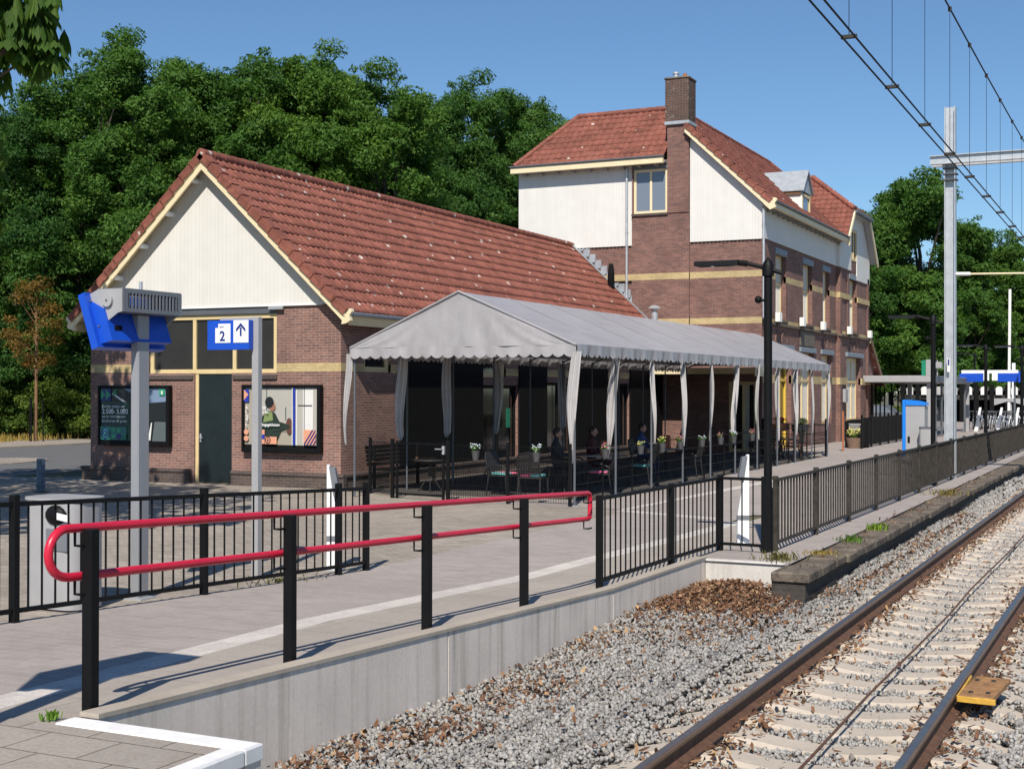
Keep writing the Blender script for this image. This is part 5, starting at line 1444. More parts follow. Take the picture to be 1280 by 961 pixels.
person(-12.6, 34.2, 85, 'shirt_blue', 'person in a blue shirt seated in the shade mid-terrace')

# ================================================================ SIGNS AND PLATFORM FURNITURE
def text(body, size, mat, parent, loc, rot=(R(90), 0, 0), align='LEFT', ext=.001, name='lettering', bold=0.0, sx=1.0):
    c = bpy.data.curves.new(name, 'FONT'); c.body = body; c.size = size; c.extrude = ext; c.align_x = align; c.offset = bold
    tmp = bpy.data.objects.new('tmp', c); COL.objects.link(tmp)
    me = bpy.data.meshes.new_from_object(tmp.evaluated_get(bpy.context.evaluated_depsgraph_get()))
    bpy.data.objects.remove(tmp)
    o = bpy.data.objects.new(name, me); COL.objects.link(o); me.materials.clear(); me.materials.append(M[mat]); o.parent = parent
    o.location = Vector(loc) - Vector(parent.location); o.rotation_euler = rot; o.scale = (sx, 1, 1)
    return o
# slotted bracket with the back of a departure display on a grey pole
def display(x, y, z0, label):
    t = thing('departure_display', label, 'display', (x, y, z0)); dx, dy, dz = x + 9.94, y - 11.4, z0
    def mv(mb): mb.v = [(p[0] + dx, p[1] + dy, p[2] + dz) for p in mb.v]; return mb
    m = MB(); m.box(-10.0, -9.89, 11.31, 11.49, 0, 3.06, .012); mv(m).build('pole', M['pole_grey'], t)
    m = MB(); m.box(-10.06, -9.82, 11.28, 11.52, .0, .02); mv(m).build('base_plate', M['galv'], t)
    m = MB()                                              # slotted side plates of the bracket box
    for xf in (-9.775, -10.12):
        ya, yb = 10.94, 11.86
        m.box(xf - .004, xf + .004, ya, yb, 3.07, 3.11); m.box(xf - .004, xf + .004, ya, yb, 3.27, 3.31)
        m.box(xf - .004, xf + .004, ya, ya + .09, 3.11, 3.27); m.box(xf - .004, xf + .004, yb - .07, yb, 3.11, 3.27)
        n = 14
        for i in range(n + 1):
            yy_ = ya + .09 + (yb - ya - .16) * i / n
            m.box(xf - .004, xf + .004, yy_ - .012, yy_ + .012, 3.11, 3.27)
    m.box(-10.12, -9.775, 10.94, 11.86, 3.306, 3.318); m.box(-10.12, -9.775, 11.853, 11.861, 3.07, 3.31); m.box(-10.1, -9.79, 11.0, 11.8, 3.064, 3.07)
    mv(m).build('bracket_box', M['grey_paint'], t, whole=True)  # darker grey than the hinge plates: side-face shade put into the colour
    m = MB()
    pl_ = [(-10.24, 3.25), (-10.10, 3.31), (-9.775, 3.31), (-9.775, 3.07), (-9.83, 3.06), (-9.96, 2.98), (-10.02, 2.90), (-10.06, 2.885), (-10.085, 2.92), (-10.05, 3.04), (-10.06, 3.10), (-10.10, 3.125), (-10.20, 3.12)]
    for yy_ in (10.925, 11.865): m.prism(pl_, 1, yy_, yy_ + .012)
    mv(m).build('hinge_plate', M['grey_lite'], t)
    m = MB(); ring = [(-9.96 + .068 * math.cos(a), 3.19 + .068 * math.sin(a)) for a in [2 * math.pi * k / 24 for k in range(24)]]
    m.prism(ring, 1, 10.895, 10.924); mv(m).build('pivot_disc', M['grey_lite'], t)
    m = MB()
    for bx, bz in ((-9.96, 3.19), (-10.17, 3.19), (-10.06, 2.92)):
        m.prism([(bx + .012 * math.cos(a), bz + .012 * math.sin(a)) for a in [2 * math.pi * k / 10 for k in range(10)]], 1, 10.888, 10.893)
    mv(m).build('bolt', M['dark_grey'], t)
    m = MB(); m.prism([(-10.30, 3.245), (-10.215, 3.275), (-10.02, 2.70), (-10.105, 2.67)], 1, 10.84, 11.90); mv(m).build('screen_casing', M['blue'], t)
    m = MB(); m.prism([(-10.19, 3.19), (-10.0, 3.10), (-9.88, 2.77), (-10.035, 2.735)], 1, 10.90, 11.84); b_ = mv(m).build('rear_housing', M['blue'], t)
    m = MB()
    for i in range(6): m.box(-9.925, -9.915, 10.98 + i * .02, 10.988 + i * .02, 2.84, 2.93)
    mv(m).build('vent_grille', M['black_matt'], b_, whole=True)
    m = MB(); m.prism([(-10.27, 3.20), (-10.268, 3.20), (-10.117, 2.73), (-10.119, 2.73)], 1, 10.9, 11.84); m.v = [(p[0] - .012, p[1], p[2] - .006) for p in m.v]; mv(m).build('screen', M['glass'], t)
    m = MB(); m.tube([(-9.94, 11.4, 3.3), (-9.94, 11.4, 3.42)], .02, 8); mv(m).build('mast_stub', M['galv'], t)
    return t
display(-9.94, 11.4, 0.0, 'blue departure display on a slotted grey bracket and tall grey pole, seen from behind')
display(-5.60, 4.40, .371, 'blue departure display on the high platform, unseen and added for its shadow on the ramp')  # unseen second display, added to cast the shadow on the ramp
# platform number sign on an angled grey post
ps = thing('platform_sign', 'blue sign with white 2 and arrow panels on a grey post', 'sign', (-9.79, 13.29, 0))
m = MB(); m.box(-9.85, -9.755, 13.25, 13.34, 0, 3.13, .008); m.box(-10.34, -9.852, 13.27, 13.34, 3.06, 3.128, .006); m.build('post', M['grey_lite'], ps, whole=True)
m = MB(); m.box(-10.44, -9.82, 13.16, 13.245, 2.735, 3.09, .004); bd = m.build('panel', M['blue'], ps)
m = MB(); m.prism([(-10.315, 2.82), (-10.09, 2.82), (-10.09, 3.05), (-10.27, 3.05), (-10.27, 3.0), (-10.315, 3.0)], 1, 13.154, 13.1585); m.build('number_panel', M['sign_white'], ps)
m = MB(); m.box(-10.045, -9.825, 13.154, 13.1585, 2.82, 3.088); m.build('arrow_panel', M['sign_white'], ps)
text('2', .165, 'ink', ps, (-10.25, 13.152, 2.845), bold=.004); text('spoor', .028, 'ink', ps, (-10.25, 13.152, 3.005))
m = MB(); cxa = -9.935
m.prism([(cxa - .012, 2.90), (cxa + .012, 2.90), (cxa + .012, 3.0), (cxa - .012, 3.0)], 1, 13.149, 13.152)
m.prism([(cxa, 3.055), (cxa + .068, 2.985), (cxa + .068, 2.95), (cxa, 3.018), (cxa - .068, 2.95), (cxa - .068, 2.985)], 1, 13.1485, 13.152); m.build('arrow', M['ink'], ps, whole=True)
# poster cases
def poster_case(x0, x1, z0, z1, label):
    t = thing('poster_case', label, 'poster', ((x0 + x1) / 2, AY0 - .1, (z0 + z1) / 2))
    m = MB(); y0, y1 = AY0 - .17, AY0 - .03
    m.box(x0, x0 + .06, y0, y1, z0, z1, .008); m.box(x1 - .09, x1, y0, y1, z0, z1, .008); m.box(x0 + .06, x1 - .09, y0, y1, z1 - .07, z1, .008); m.box(x0 + .06, x1 - .09, y0, y1, z0, z0 + .11, .008)
    m.build('case_frame', M['black'], t, whole=True)
    m = MB(); m.box(x0 + .05, x1 - .05, y0 + .06, y1 - .01, z0 + .05, z1 - .05); m.build('backing', M['black_matt'], t)
    return t, y0 + .055
def flat(name, c, rough=.35): return plain(name, c, rough, var=.03)
PC = {k: flat('poster_' + k, c) for k, c in dict(darkgreen=(.010, .040, .034), green=(.03, .30, .16), navy=(.012, .022, .16), teal=(.03, .16, .15), skyblue=(.18, .25, .36), grey=(.10, .12, .12), dark=(.012, .014, .015), stone=(.42, .40, .36), white=(.70, .69, .66), peach=(.68, .32, .20), blue=(.02, .04, .34), olive=(.20, .26, .10), coat=(.022, .035, .025), skin=(.30, .14, .09), brown=(.12, .05, .035), beige=(.36, .32, .26)).items()}
def sheet(t, y, lst, name='picture'):
    for i, (kind, mat, a) in enumerate(lst):
        m = MB(); yy_ = y - .0022 * i
        if kind == 'r': m.quad((a[0], yy_, a[2]), (a[1], yy_, a[2]), (a[1], yy_, a[3]), (a[0], yy_, a[3]))
        elif kind == 'p': m.add([(q[0], yy_, q[1]) for q in a], [tuple(range(len(a)))])
        elif kind == 'c':
            cx, cz, r, sx = a; m.add([(cx + r * sx * math.cos(2 * math.pi * k / 24), yy_, cz + r * math.sin(2 * math.pi * k / 24)) for k in range(24)], [tuple(range(24))])
        elif kind == 's':                                  # diagonal stripes
            x0, x1, z0, z1, n = a
            for k in range(n):
                u = x0 + (x1 - x0) * k / n; w = (x1 - x0) / n * .5
                m.add([(u, yy_, z0), (u + w, yy_, z0), (min(u + w + (z1 - z0) * .7, x1), yy_, z0 + (min(u + w + (z1 - z0) * .7, x1) - u - w) / .7), (min(u + (z1 - z0) * .7, x1), yy_, z0 + (min(u + (z1 - z0) * .7, x1) - u) / .7)], [(0, 1, 2, 3)])
        m.build(name, PC[mat], t, whole=True, fix=False)
t, py_ = poster_case(-23.98, -21.74, .88, 2.37, 'dark green poster in a black case left of the door, reading 2.500- 5.000')
a0, a1, b0, b1 = -23.91, -21.84, 1.0, 2.29
sheet(t, py_, [('r', 'dark', (a0, a1, b0, b1)), ('p', 'skyblue', [(-23.2, 2.29), (a1, 2.29), (a1, 1.97), (-22.45, 1.93)]), ('p', 'dark', [(-23.5, 2.29), (-23.25, 2.29), (-22.5, 1.86), (-22.62, 1.80)]), ('p', 'white', [(-23.56, 2.15), (-23.08, 1.88), (-23.06, 1.93), (-23.54, 2.19)]),
                ('r', 'dark', (-22.45, a1, 1.5, 1.9)), ('p', 'grey', [(-22.28, 1.0), (a1, 1.0), (a1, 1.47), (-22.2, 1.48)]), ('p', 'white', [(-22.42, 1.02), (-22.33, 1.02), (-22.28, 1.45), (-22.31, 1.45)]), ('p', 'darkgreen', [(a0, 1.0), (-22.95, 1.0), (-22.6, 1.75), (-23.0, 1.95), (a0, 1.98)]),
                ('r', 'navy', (a0, -23.58, 1.98, 2.29)), ('p', 'green', [(a0, 2.0), (a0 + .15, 2.13), (a0, 2.27)]), ('p', 'green', [(a0 + .17, 2.0), (a0 + .32, 2.13), (a0 + .17, 2.27)]), ('s', 'green', (-23.56, -23.38, 2.12, 2.27, 3)),
                ('r', 'green', (-22.05, -21.88, 2.12, 2.27)), ('r', 'white', (-21.99, -21.94, 2.15, 2.23)),
                ('r', 'green', (a0, -23.58, 1.02, 1.34)), ('c', 'navy', (-23.745, 1.18, .155, 1)), ('c', 'teal', (-23.745, 1.18, .12, 1)), ('c', 'navy', (-23.745, 1.18, .075, 1)), ('c', 'teal', (-23.745, 1.18, .04, 1)),
                ('r', 'teal', (-23.56, -23.06, 1.02, 1.34)), ('c', 'green', (-23.48, 1.26, .065, 1)), ('c', 'green', (-23.30, 1.25, .07, 1)), ('c', 'green', (-23.48, 1.10, .065, 1)), ('c', 'navy', (-23.30, 1.10, .07, 1)), ('s', 'green', (-23.2, -23.06, 1.02, 1.18, 3))])
for s_, z, q in ((.095, 1.815, 'Jaarlijks maken we'), (.165, 1.665, '2.500- 5.000'), (.095, 1.565, 'op en rond stations'), (.095, 1.455, 'biodiverser en groen')):
    text(q, s_, 'white_ink', t, (-23.83, py_ - .055, z), bold=.002 if s_ > .1 else 0)
t, py_ = poster_case(-19.57, -17.36, .80, 2.38, 'bright poster of a person at lockers in a black case right of the door')
a0, a1, b0, b1 = -19.5, -17.46, .98, 2.30
sheet(t, py_, [('r', 'beige', (a0, a1, b0, b1)), ('r', 'stone', (-19.2, -18.15, 1.4, b1)), ('r', 'white', (-18.06, a1, b0, b1)), ('r', 'stone', (-18.02, -17.86, b0, b1)), ('r', 'grey', (-17.83, -17.81, b0, b1)), ('r', 'dark', (-17.99, -17.60, 1.885, 1.91)), ('p', 'stone', [(-17.58, 1.3), (-17.46, 1.3), (-17.46, b1), (-17.57, b1)]),
                ('r', 'white', (-19.15, -19.05, 1.5, b1)), ('r', 'grey', (-18.88, -18.86, 1.5, b1)), ('r', 'stone', (-18.6, -18.1, 1.30, 1.9)), ('r', 'grey', (-18.34, -18.31, 1.55, 1.86)),
                ('p', 'coat', [(-19.15, .98), (-18.62, .98), (-18.45, 1.3), (-18.22, 1.34), (-18.25, 1.46), (-18.5, 1.52), (-18.62, 1.72), (-18.85, 1.78), (-19.1, 1.5)]), ('p', 'olive', [(-18.96, 1.5), (-18.68, 1.55), (-18.7, 1.74), (-18.9, 1.77)]),
                ('c', 'skin', (-18.70, 1.87, .11, .8)), ('c', 'dark', (-18.78, 1.97, .13, .95)), ('c', 'brown', (-18.22, 1.42, .19, .5)), ('p', 'coat', [(-18.7, 1.28), (-18.2, 1.36), (-18.22, 1.46), (-18.68, 1.44)]),
                ('r', 'blue', (-18.11, -18.05, b0, b1)), ('r', 'white', (-18.14, -18.12, b0, b1)), ('r', 'blue', (a0, -19.36, 1.98, 2.27)), ('p', 'peach', [(a0, 2.02), (-19.37, 2.15), (a0, 2.27)]),
                ('c', 'peach', (-19.43, 1.27, .065, 1)), ('c', 'peach', (-19.43, 1.12, .065, 1)), ('r', 'peach', (-19.25, -18.9, 1.0, 1.33)), ('r', 'blue', (-19.25, -19.14, 1.0, 1.11)), ('r', 'blue', (-19.02, -18.9, 1.11, 1.22)), ('r', 'blue', (-19.14, -19.02, 1.22, 1.33)), ('r', 'blue', (-19.08, -19.0, 1.0, 1.10)),
                ('r', 'peach', (-18.88, -18.55, 1.0, 1.17)), ('c', 'brown', (-18.8, 1.09, .085, 1)), ('c', 'peach', (-18.8, 1.09, .055, 1)), ('c', 'brown', (-18.8, 1.09, .03, 1)), ('r', 'peach', (-17.8, a1, 1.0, 1.34)), ('s', 'navy', (-17.8, a1, 1.0, 1.34, 4))])
for s_, z, q, xx in ((.092, 1.82, 'A', -19.42), (.092, 1.72, 's', -19.42), (.16, 1.56, '2', -19.42), (.092, 1.42, 's', -19.42), (.092, 1.82, 'gemd je', -19.14), (.092, 1.72, 'en van de', -19.14), (.19, 1.53, '00', -19.16), (.092, 1.42, 'ale bagagekluizen', -19.08)):
    text(q, s_, 'white_ink', t, (xx, py_ - .09, z), bold=.002)
# lamp posts
def lamp_post(x, y, label, h=4.0):
    t = thing('street_lamp', label, 'street lamp', (x, y, 0), 'black platform lamp posts')
    m = MB(); m.tube([(x, y, -.02), (x, y, .9)], .075, 12); m.tube([(x, y, .9), (x, y, h - .02)], .060, 12); m.lathe([(.085, h - .14), (.085, h + .0), (.06, h + .06), (.0, h + .13)], x, y, 12); m.build('post', M['black'], t, True, whole=True)
    m = MB(); m.tube([(x + .20, y, h - .11), (x, y, h - .035), (x - .30, y, h + .045), (x - .42, y, h + .055)], .030, 8); m.build('arm', M['black'], t, True)
    m = MB(); m.prism([(y - .11, h + .03), (y + .11, h + .03), (y + .10, h + .085), (y + .05, h + .10), (y - .05, h + .10), (y - .10, h + .085)], 0, x - 1.05, x - .41); m.tube([(x - .42, y, h + .06), (x - .30, y, h + .045)], .043, 10); m.build('lamp_head', M['black'], t, whole=True)
    m = MB(); m.box(x - 1.0, x - .5, y - .08, y + .08, h + .022, h + .0285); m.build('lens', M['glass'], t)
    m = MB(); m.tube([(x - .05, y - .02, 3.52), (x - .11, y - .03, 3.52)], .02, 8); m.sphere((x - .13, y - .035, 3.53), .055, 10); m.build('camera_dome', M['black'], t, True, whole=True)
    return t
lamp_post(-4.97, 18.58, 'tall black lamp post by the ramp corner, nearest of the platform lamps')
lamp_post(-4.97, 33.7, 'black lamp post just left of the galvanised catenary mast')
lamp_post(-6.24, 55.8, 'black lamp post in front of the blue hanging signs')
lamp_post(-5.04, 57.3, 'black lamp post at the extreme edge behind the crossing barrier')
lamp_post(-9.9, 83.0, 'small distant lamp post behind the shelter roof', 4.4)
# card readers
def reader(x, y, rz, z0, label):
    t = thing('card_reader', label, 'card reader', (x, y, z0)); ro = Matrix.Rotation(R(rz), 3, 'Z')
    def mv(mb): mb.v = [tuple(ro @ Vector(p) + Vector((x, y, z0))) for p in mb.v]; return mb
    m = MB(); m.prism([(-.085, 0), (.085, 0), (.085, 1.32), (.05, 1.32), (.0, .95), (-.08, .45)], 0, -.04, .04); mv(m).build('column', M['sign_white'], t)
    m = MB(); m.prism([(-.086, .36), (.087, .36), (.087, .43), (-.084, .43)], 0, -.042, .042); mv(m).build('band', M['grey_paint'], t)
    m = MB(); pr = [(.0, .94), (.055, 1.30), (-.02, 1.28), (-.07, 1.0), (-.05, .94)]; m.prism(pr, 0, -.07, .07); mv(m).build('reader_head', M['grey_paint'], t)
    m = MB(); m.box(-.09, .09, -.13, .13, 0, .012); mv(m).build('base_plate', M['galv'], t)
reader(-9.36, 14.3, 116, .0, 'pale tapered card reader column behind the end of the left railing')
reader(-5.55, 19.35, -64, .0, 'white tapered card reader column with blue band beside the lamp post')
# steel cabinet behind the left railing
t = thing('steel_cabinet', 'rounded stainless steel recycling cabinet behind the left black railing', 'cabinet', (-10.15, 10.4, 0))
def rrect(x0, x1, y0, y1, r, n=6):
    P = []
    for (cx, cy, a0_) in ((x1 - r, y1 - r, 0), (x0 + r, y1 - r, 90), (x0 + r, y0 + r, 180), (x1 - r, y0 + r, 270)):
        P += [(cx + r * math.cos(R(a0_ + 90 * k / n)), cy + r * math.sin(R(a0_ + 90 * k / n))) for k in range(n + 1)]
    return P
m = MB(); m.prism(rrect(-10.60, -9.88, 10.35, 10.85, .16), 2, .02, 1.12); m.build('body', M['grey_lite'], t, True)
m = MB(); m.prism(rrect(-10.62, -9.86, 10.33, 10.87, .17), 2, 1.122, 1.15); m.build('lid', M['grey_lite'], t, True)
m = MB(); m.sphere((-10.12, 10.36, .98), .14, 14, (1, .5, .75)); m.build('inlet_hood', M['black'], t, True)
m = MB(); m.box(-10.06, -9.90, 10.29, 10.30, .93, 1.0, .004, rot=Matrix.Rotation(R(8), 3, 'Y')); m.build('sticker', M['sign_white'], t)
m = MB(); m.box(-10.24, -9.96, 10.338, 10.348, .62, .84); m.build('plate', M['grey_paint'], t)
t = thing('bollard', 'blue-grey square bollard with worn paint on the forecourt', 'bollard', (-22.24, 22.3, 0))
m = MB(); m.box(-22.31, -22.17, 22.23, 22.37, 0, .74, .01); m.build('post', plain('worn_blue_paint', (.10, .135, .19), .6, var=.7, scale=14), t)
m = MB(); m.box(-22.36, -22.12, 22.18, 22.42, 0, .02); m.build('base_plate', M['dark_iron'], t)

# ================================================================ OVERHEAD LINE
t = thing('catenary_mast', 'tall galvanised catenary mast with a cross beam over the track', 'mast', (-4.94, 36.41, 0))
def hbeam(mb, a, b, w, h, tf_=.022, tw_=.014, upv=(0, 0, 1)):
    a = Vector(a); b = Vector(b); d = (b - a).normalized(); u = Vector(upv); sd = d.cross(u).normalized(); u = sd.cross(d)
    for k in (-1, 1): mb.bar(a + u * k * (h / 2 - tf_ / 2), b + u * k * (h / 2 - tf_ / 2), w, tf_, upv=upv)
    mb.bar(a, b, tw_, h - 2 * tf_, upv=upv)
m = MB(); hbeam(m, (-4.94, 36.41, -.05), (-4.94, 36.41, 9.6), .27, .27, upv=(1, 0, 0)); m.build('mast', M['galv'], t, whole=True)
m = MB(); hbeam(m, (-5.42, 36.2, 8.22), (9, 36.2, 8.22), .14, .23); hbeam(m, (-5.42, 36.62, 8.22), (9, 36.62, 8.22), .14, .23); m.build('cross_beam', M['galv'], t, whole=True)
m = MB()
for z in (7.7, 7.85, 8.0): m.box(-5.12, -4.76, 36.24, 36.58, z, z + .03)
m.build('clamp', M['dark_grey'], t)
m = MB(); m.tube([(-4.8, 36.41, 5.28), (-4.45, 36.41, 5.27)], .05, 10); m.build('insulator', M['white_paint'], t, True)
m = MB(); m.tube([(-4.45, 36.41, 5.27), (-2.3, 36.41, 5.22)], .025, 8); m.build('steady_arm', M['cream_lite'], t, True)
m = MB(); m.box(-5.0, -4.93, 36.262, 36.268, 2.75, 3.1); m.build('number_plate', M['white_paint'], t)
m = MB(); m.box(-4.985, -4.945, 36.258, 36.2615, 2.92, 3.08); m.build('plate_mark', M['ink'], t)
def zc_(y): return 5.10 + .02 * math.cos((y - 10) * .1)
for dx, lab in ((-.05, 'left one of the twin black contact wires above the track'), (.05, 'right one of the twin black contact wires above the track')):
    m = MB(); m.tube([(-2.3 + dx, y, 5.145 - .006 * (y - 9) if y < 26 else 5.04) for y in range(-6, 90, 4)], .0085, 6)
    tag(m.build('contact_wire', M['black'], None, True), lab, 'wire')
zm = lambda y: 6.84 + .0022 * (y - 21) ** 2 * (.35 if y > 21 else .25)
m = MB(); m.tube([(-2.3, y, zm(y)) for y in range(-6, 90, 3)], .010, 6); tag(m.build('messenger_wire', M['black'], None, True), 'sagging black carrying wire above the twin contact wires', 'wire')
for i, y in enumerate([9.2, 11.1, 13.05, 15.0, 16.9, 18.75, 20.65, 22.5, 24.4, 26.1, 28, 30, 32, 34]):
    t = thing('dropper_wire', 'thin vertical dropper wire hanging between the carrying wire and contact wires', 'wire', (-2.3, y, zm(y)), 'vertical droppers of the overhead line')
    zb = 5.145 - .006 * (y - 9) if y < 26 else 5.04
    m = MB(); m.tube([(-2.3, y, zm(y)), (-2.3, y, zb)], .0032, 5); m.build('strand', M['black_matt'], t)
    m = MB(); m.box(-2.365, -2.235, y - .014, y + .014, zb - .012, zb + .022, .004); m.build('clamp', M['dark_iron'], t)
    m = MB(); m.box(-2.32, -2.28, y - .025, y + .025, zm(y) - .03, zm(y) + .02); m.build('hanger', M['dark_iron'], t)

# ================================================================ FAR END OF THE PLATFORM
t = thing('ticket_machine', 'blue and pale grey ticket machine standing past the terrace', 'ticket machine', (-7.5, 47.5, 0))
m = MB(); m.prism([(47.2, 0), (47.9, 0), (47.9, 1.72), (47.2, 1.78)], 0, -7.86, -7.24); m.build('body', M['grey_lite'], t)
m = MB(); m.box(-7.98, -7.862, 47.18, 47.92, 0, 1.96, .02); m.prism([(-7.862, 1.78), (-7.20, 1.78), (-7.22, 1.86), (-7.5, 1.93), (-7.862, 1.96)], 1, 47.16, 47.92); m.build('hood', M['blue2'], t)
m = MB(); m.box(-7.80, -7.72, 47.19, 47.196, .5, .72); m.build('vent', M['black'], t)
t = thing('litter_bin', 'grey litter bin beside the blue ticket machine', 'bin', (-7.05, 46.9, 0))
m = MB(); m.prism(rrect(-7.35, -6.80, 46.7, 47.1, .1), 2, .04, 1.0); m.build('body', M['grey_lite'], t, True)
m = MB(); m.prism(rrect(-7.36, -6.5, 46.69, 47.11, .1), 2, 1.002, 1.06); m.build('lid', M['dark_grey'], t, True)
# shelter
t = thing('platform_shelter', 'flat-roofed platform shelter with pale grey roof edge and glass walls', 'shelter', (-11.5, 72, 0))
m = MB(); m.box(-13.4, -9.75, 65.9, 80.8, 2.68, 3.0, .02); m.build('roof', M['grey_lite'], t)
m = MB(); m.box(-9.748, -9.70, 66.2, 80.7, 2.70, 2.98); m.build('roof_edge', M['dark_grey'], t)
for x, y in ((-9.95, 66.3), (-9.95, 73), (-9.95, 80), (-13.1, 66.3), (-13.1, 80)):
    m = MB(); m.box(x - .12, x + .12, y - .1, y + .1, 0, 2.678, .01); m.build('column', M['grey_lite'], t)
m = MB(); m.box(-9.97, -9.93, 66.5, 72.8, .3, 2.5); m.build('glass_wall', M['pane'], t)
for y in (67.5, 68.6, 69.7, 70.8, 72, 74, 76): m = MB(); m.box(-13.1, -13.04, y - .05, y + .05, 0, 2.67); m.build('rear_bar', M['black_matt'], t)
for y in (68.2, 70.2):
    m = MB(); m.box(-10.0, -9.9, y - .03, y + .03, 0, 2.678); m.build('glazing_bar', M['dark_grey'], t)
m = MB(); m.box(-10.05, -9.75, 65.9, 66.2, 3.002, 3.75); m.build('sign_box', M['grey_lite'], t)
m = MB(); m.box(-10.25, -10.055, 65.9, 66.2, 3.002, 3.72); m.build('green_sign', M['green_sign'], t)
m = MB(); m.tube([(-9.72, 67.2, 3.0), (-9.72, 67.2, 3.75)], .03, 6); m.box(-9.9, -9.5, 67.0, 67.4, 3.35, 3.65, .02); m.build('camera_unit', M['grey_lite'], t)
for z, y in ((.62, 67.6), (.95, 67.8)):
    t = thing('waiting_bench', 'red slatted bench inside the shelter, ' + ('the lower and nearer of two' if z < .7 else 'the higher and farther of two'), 'bench', (-11.3, y, 0))
    m = MB(); m.box(-12.9, -10.2, y - .1, y + .1, z - .05, z + .05, .02); m.build('slat', M['bench_red'], t)
    for x in (-12.6, -10.5): m = MB(); m.box(x - .03, x + .03, y - .03, y + .03, 0, z - .05); m.build('leg', M['dark_grey'], t)
t = thing('hanging_sign', 'long blue and white sign panel hung beside the far lamp post', 'sign', (-8.8, 78, 0))
m = MB(); m.box(-10.1, -8.85, 78.0, 78.12, 2.78, 3.24); m.box(-8.1, -7.0, 78.0, 78.12, 2.78, 3.24); m.box(-7.0, -6.9, 77.5, 78.5, 2.74, 3.35); m.build('blue_panel', M['blue'], t)
m = MB(); m.box(-8.845, -8.55, 78.0, 78.1, 2.85, 3.3); m.box(-8.4, -8.105, 78.0, 78.1, 2.85, 3.3); m.box(-10.0, -7.05, 78.02, 78.1, 3.245, 3.42); m.build('white_panel', M['sign_white'], t, whole=True)
m = MB(); m.box(-9.9, -9.8, 78.2, 78.3, 0, 3.4); m.box(-7.3, -7.2, 78.2, 78.3, 0, 3.4); m.build('post', M['dark_grey'], t)
# crossing barrier with raised arm and counterweights
t = thing('crossing_barrier', 'raised white level crossing barrier with pale counterweights', 'barrier', (-9.0, 93.3, 0))
m = MB(); m.bar((-9.0, 93.3, 1.0), (-8.93, 93.3, 8.9), .16, .10); m.build('arm', M['white_paint'], t)
m = MB(); m.prism([(-9.9, 1.35), (-9.1, 1.6), (-8.85, 1.6), (-8.05, 1.35), (-8.05, 1.8), (-9.9, 1.8)], 1, 93.2, 93.36); m.build('counterweight', M['grey_lite'], t)
m = MB(); m.box(-9.12, -8.84, 93.4, 93.7, 0, 1.9, .02); m.build('post', M['grey_lite'], t)
m = MB(); m.box(-8.82, -8.6, 93.25, 93.45, 1.7, 4.1, .02); m.build('light_mast', M['sign_white'], t)
# rust coloured post, sandwich board, flower pot and the black fence beyond
t = thing('marker_post', 'slim rust-orange post on the paving beyond the terrace', 'post', (-10.78, 51.0, 0)); m = MB(); m.box(-10.81, -10.75, 50.97, 51.03, 0, 1.5, .004); m.build('shaft', M['terracotta'], t)
t = thing('menu_board', 'arched black menu board with white writing beside the flower pot', 'board', (-11.1, 54.4, 0))
m = MB(); m.prism([(-11.45, 0), (-10.5, 0), (-10.5, 1.02)] + [(-10.975 + .475 * math.cos(a), 1.02 + .11 * math.sin(a)) for a in [math.pi * k / 10 for k in range(1, 10)]] + [(-11.45, 1.02)], 1, 54.5, 54.56); m.build('frame', M['black'], t)
m = MB()
for i in range(6): m.bar((-11.3 + .03 * (i % 2), 54.495, .95 - i * .05), (-10.75 - .06 * (i % 3), 54.495, .95 - i * .05), .004, .014)
m.build('writing', M['white_ink'], t, whole=True)
t = thing('flower_pot', 'round stone pot of yellow and green flowers at the fence end', 'flower pot', (-10.95, 53.9, 0))
m = MB(); m.lathe([(0, 0), (.24, 0), (.32, .36), (.33, .42), (.28, .42), (.27, .36), (0, .36)], -10.95, 53.9, 16); m.build('pot', plain('brown_stone_pot', (.20, .13, .09), .85), t, True)
mf, ml = MB(), MB(); blossoms(mf, ml, -10.95, 53.9, .4, .30, .42, 60, .035); ml.build('leaves', M['weed'], t, whole=True, fix=False); mf.build('flowers', M['fl_yellow'], t, True, whole=True)
ff = [(-10.6, 53.6 + 1.9 * k) for k in range(6)]
t = thing('screen_fence', 'black panelled fence past the flower pot, leading to the shelter', 'fence', (-10.6, 53.6, 0))
for x, y in ff:
    m = MB(); m.box(x - .04, x + .04, y - .04, y + .04, 0, 1.32, .006); m.build('post', M['black'], t)
for a, b in zip(ff, ff[1:]):
    m = MB(); mesh_panel(m, (a[0], a[1] + .05, 0), (b[0], b[1] - .05, 0), .1, 1.2, .09, (0, .5, 1), .008); m.build('mesh_panel', M['black'], t, whole=True)
t = thing('bicycle_shed', 'long dark bicycle shed with a row of white rounded roof lights', 'shed', (-11, 104, 0))
for i in range(16):
    x = -17.5 + i * 1.05
    m = MB(); m.box(x - .14, x + .14, 103.9, 104.2, 0, 2.75); m.build('post', M['black_matt'], t)
    if i < 15:
        m = MB(); cx = x + .52; m.prism([(cx - .22, 2.0), (cx + .22, 2.0), (cx + .22, 2.45)] + [(cx + .22 * math.cos(a), 2.45 + .16 * math.sin(a)) for a in [math.pi * k / 8 for k in range(1, 8)]] + [(cx - .22, 2.45)], 1, 103.7, 104.0); m.build('roof_light', M['white_paint'], t)
m = MB(); m.box(-17.8, -1.6, 103.95, 104.3, 1.65, 1.98); m.build('beam', M['dark_iron'], t)
m = MB(); m.box(-17.8, -1.6, 104.31, 107.5, 2.3, 2.5); m.build('roof', M['flatroof'], t)
m = MB(); m.box(-17.8, -1.6, 107.5, 107.6, 0, 2.3); m.build('rear_wall', M['black_matt'], t)

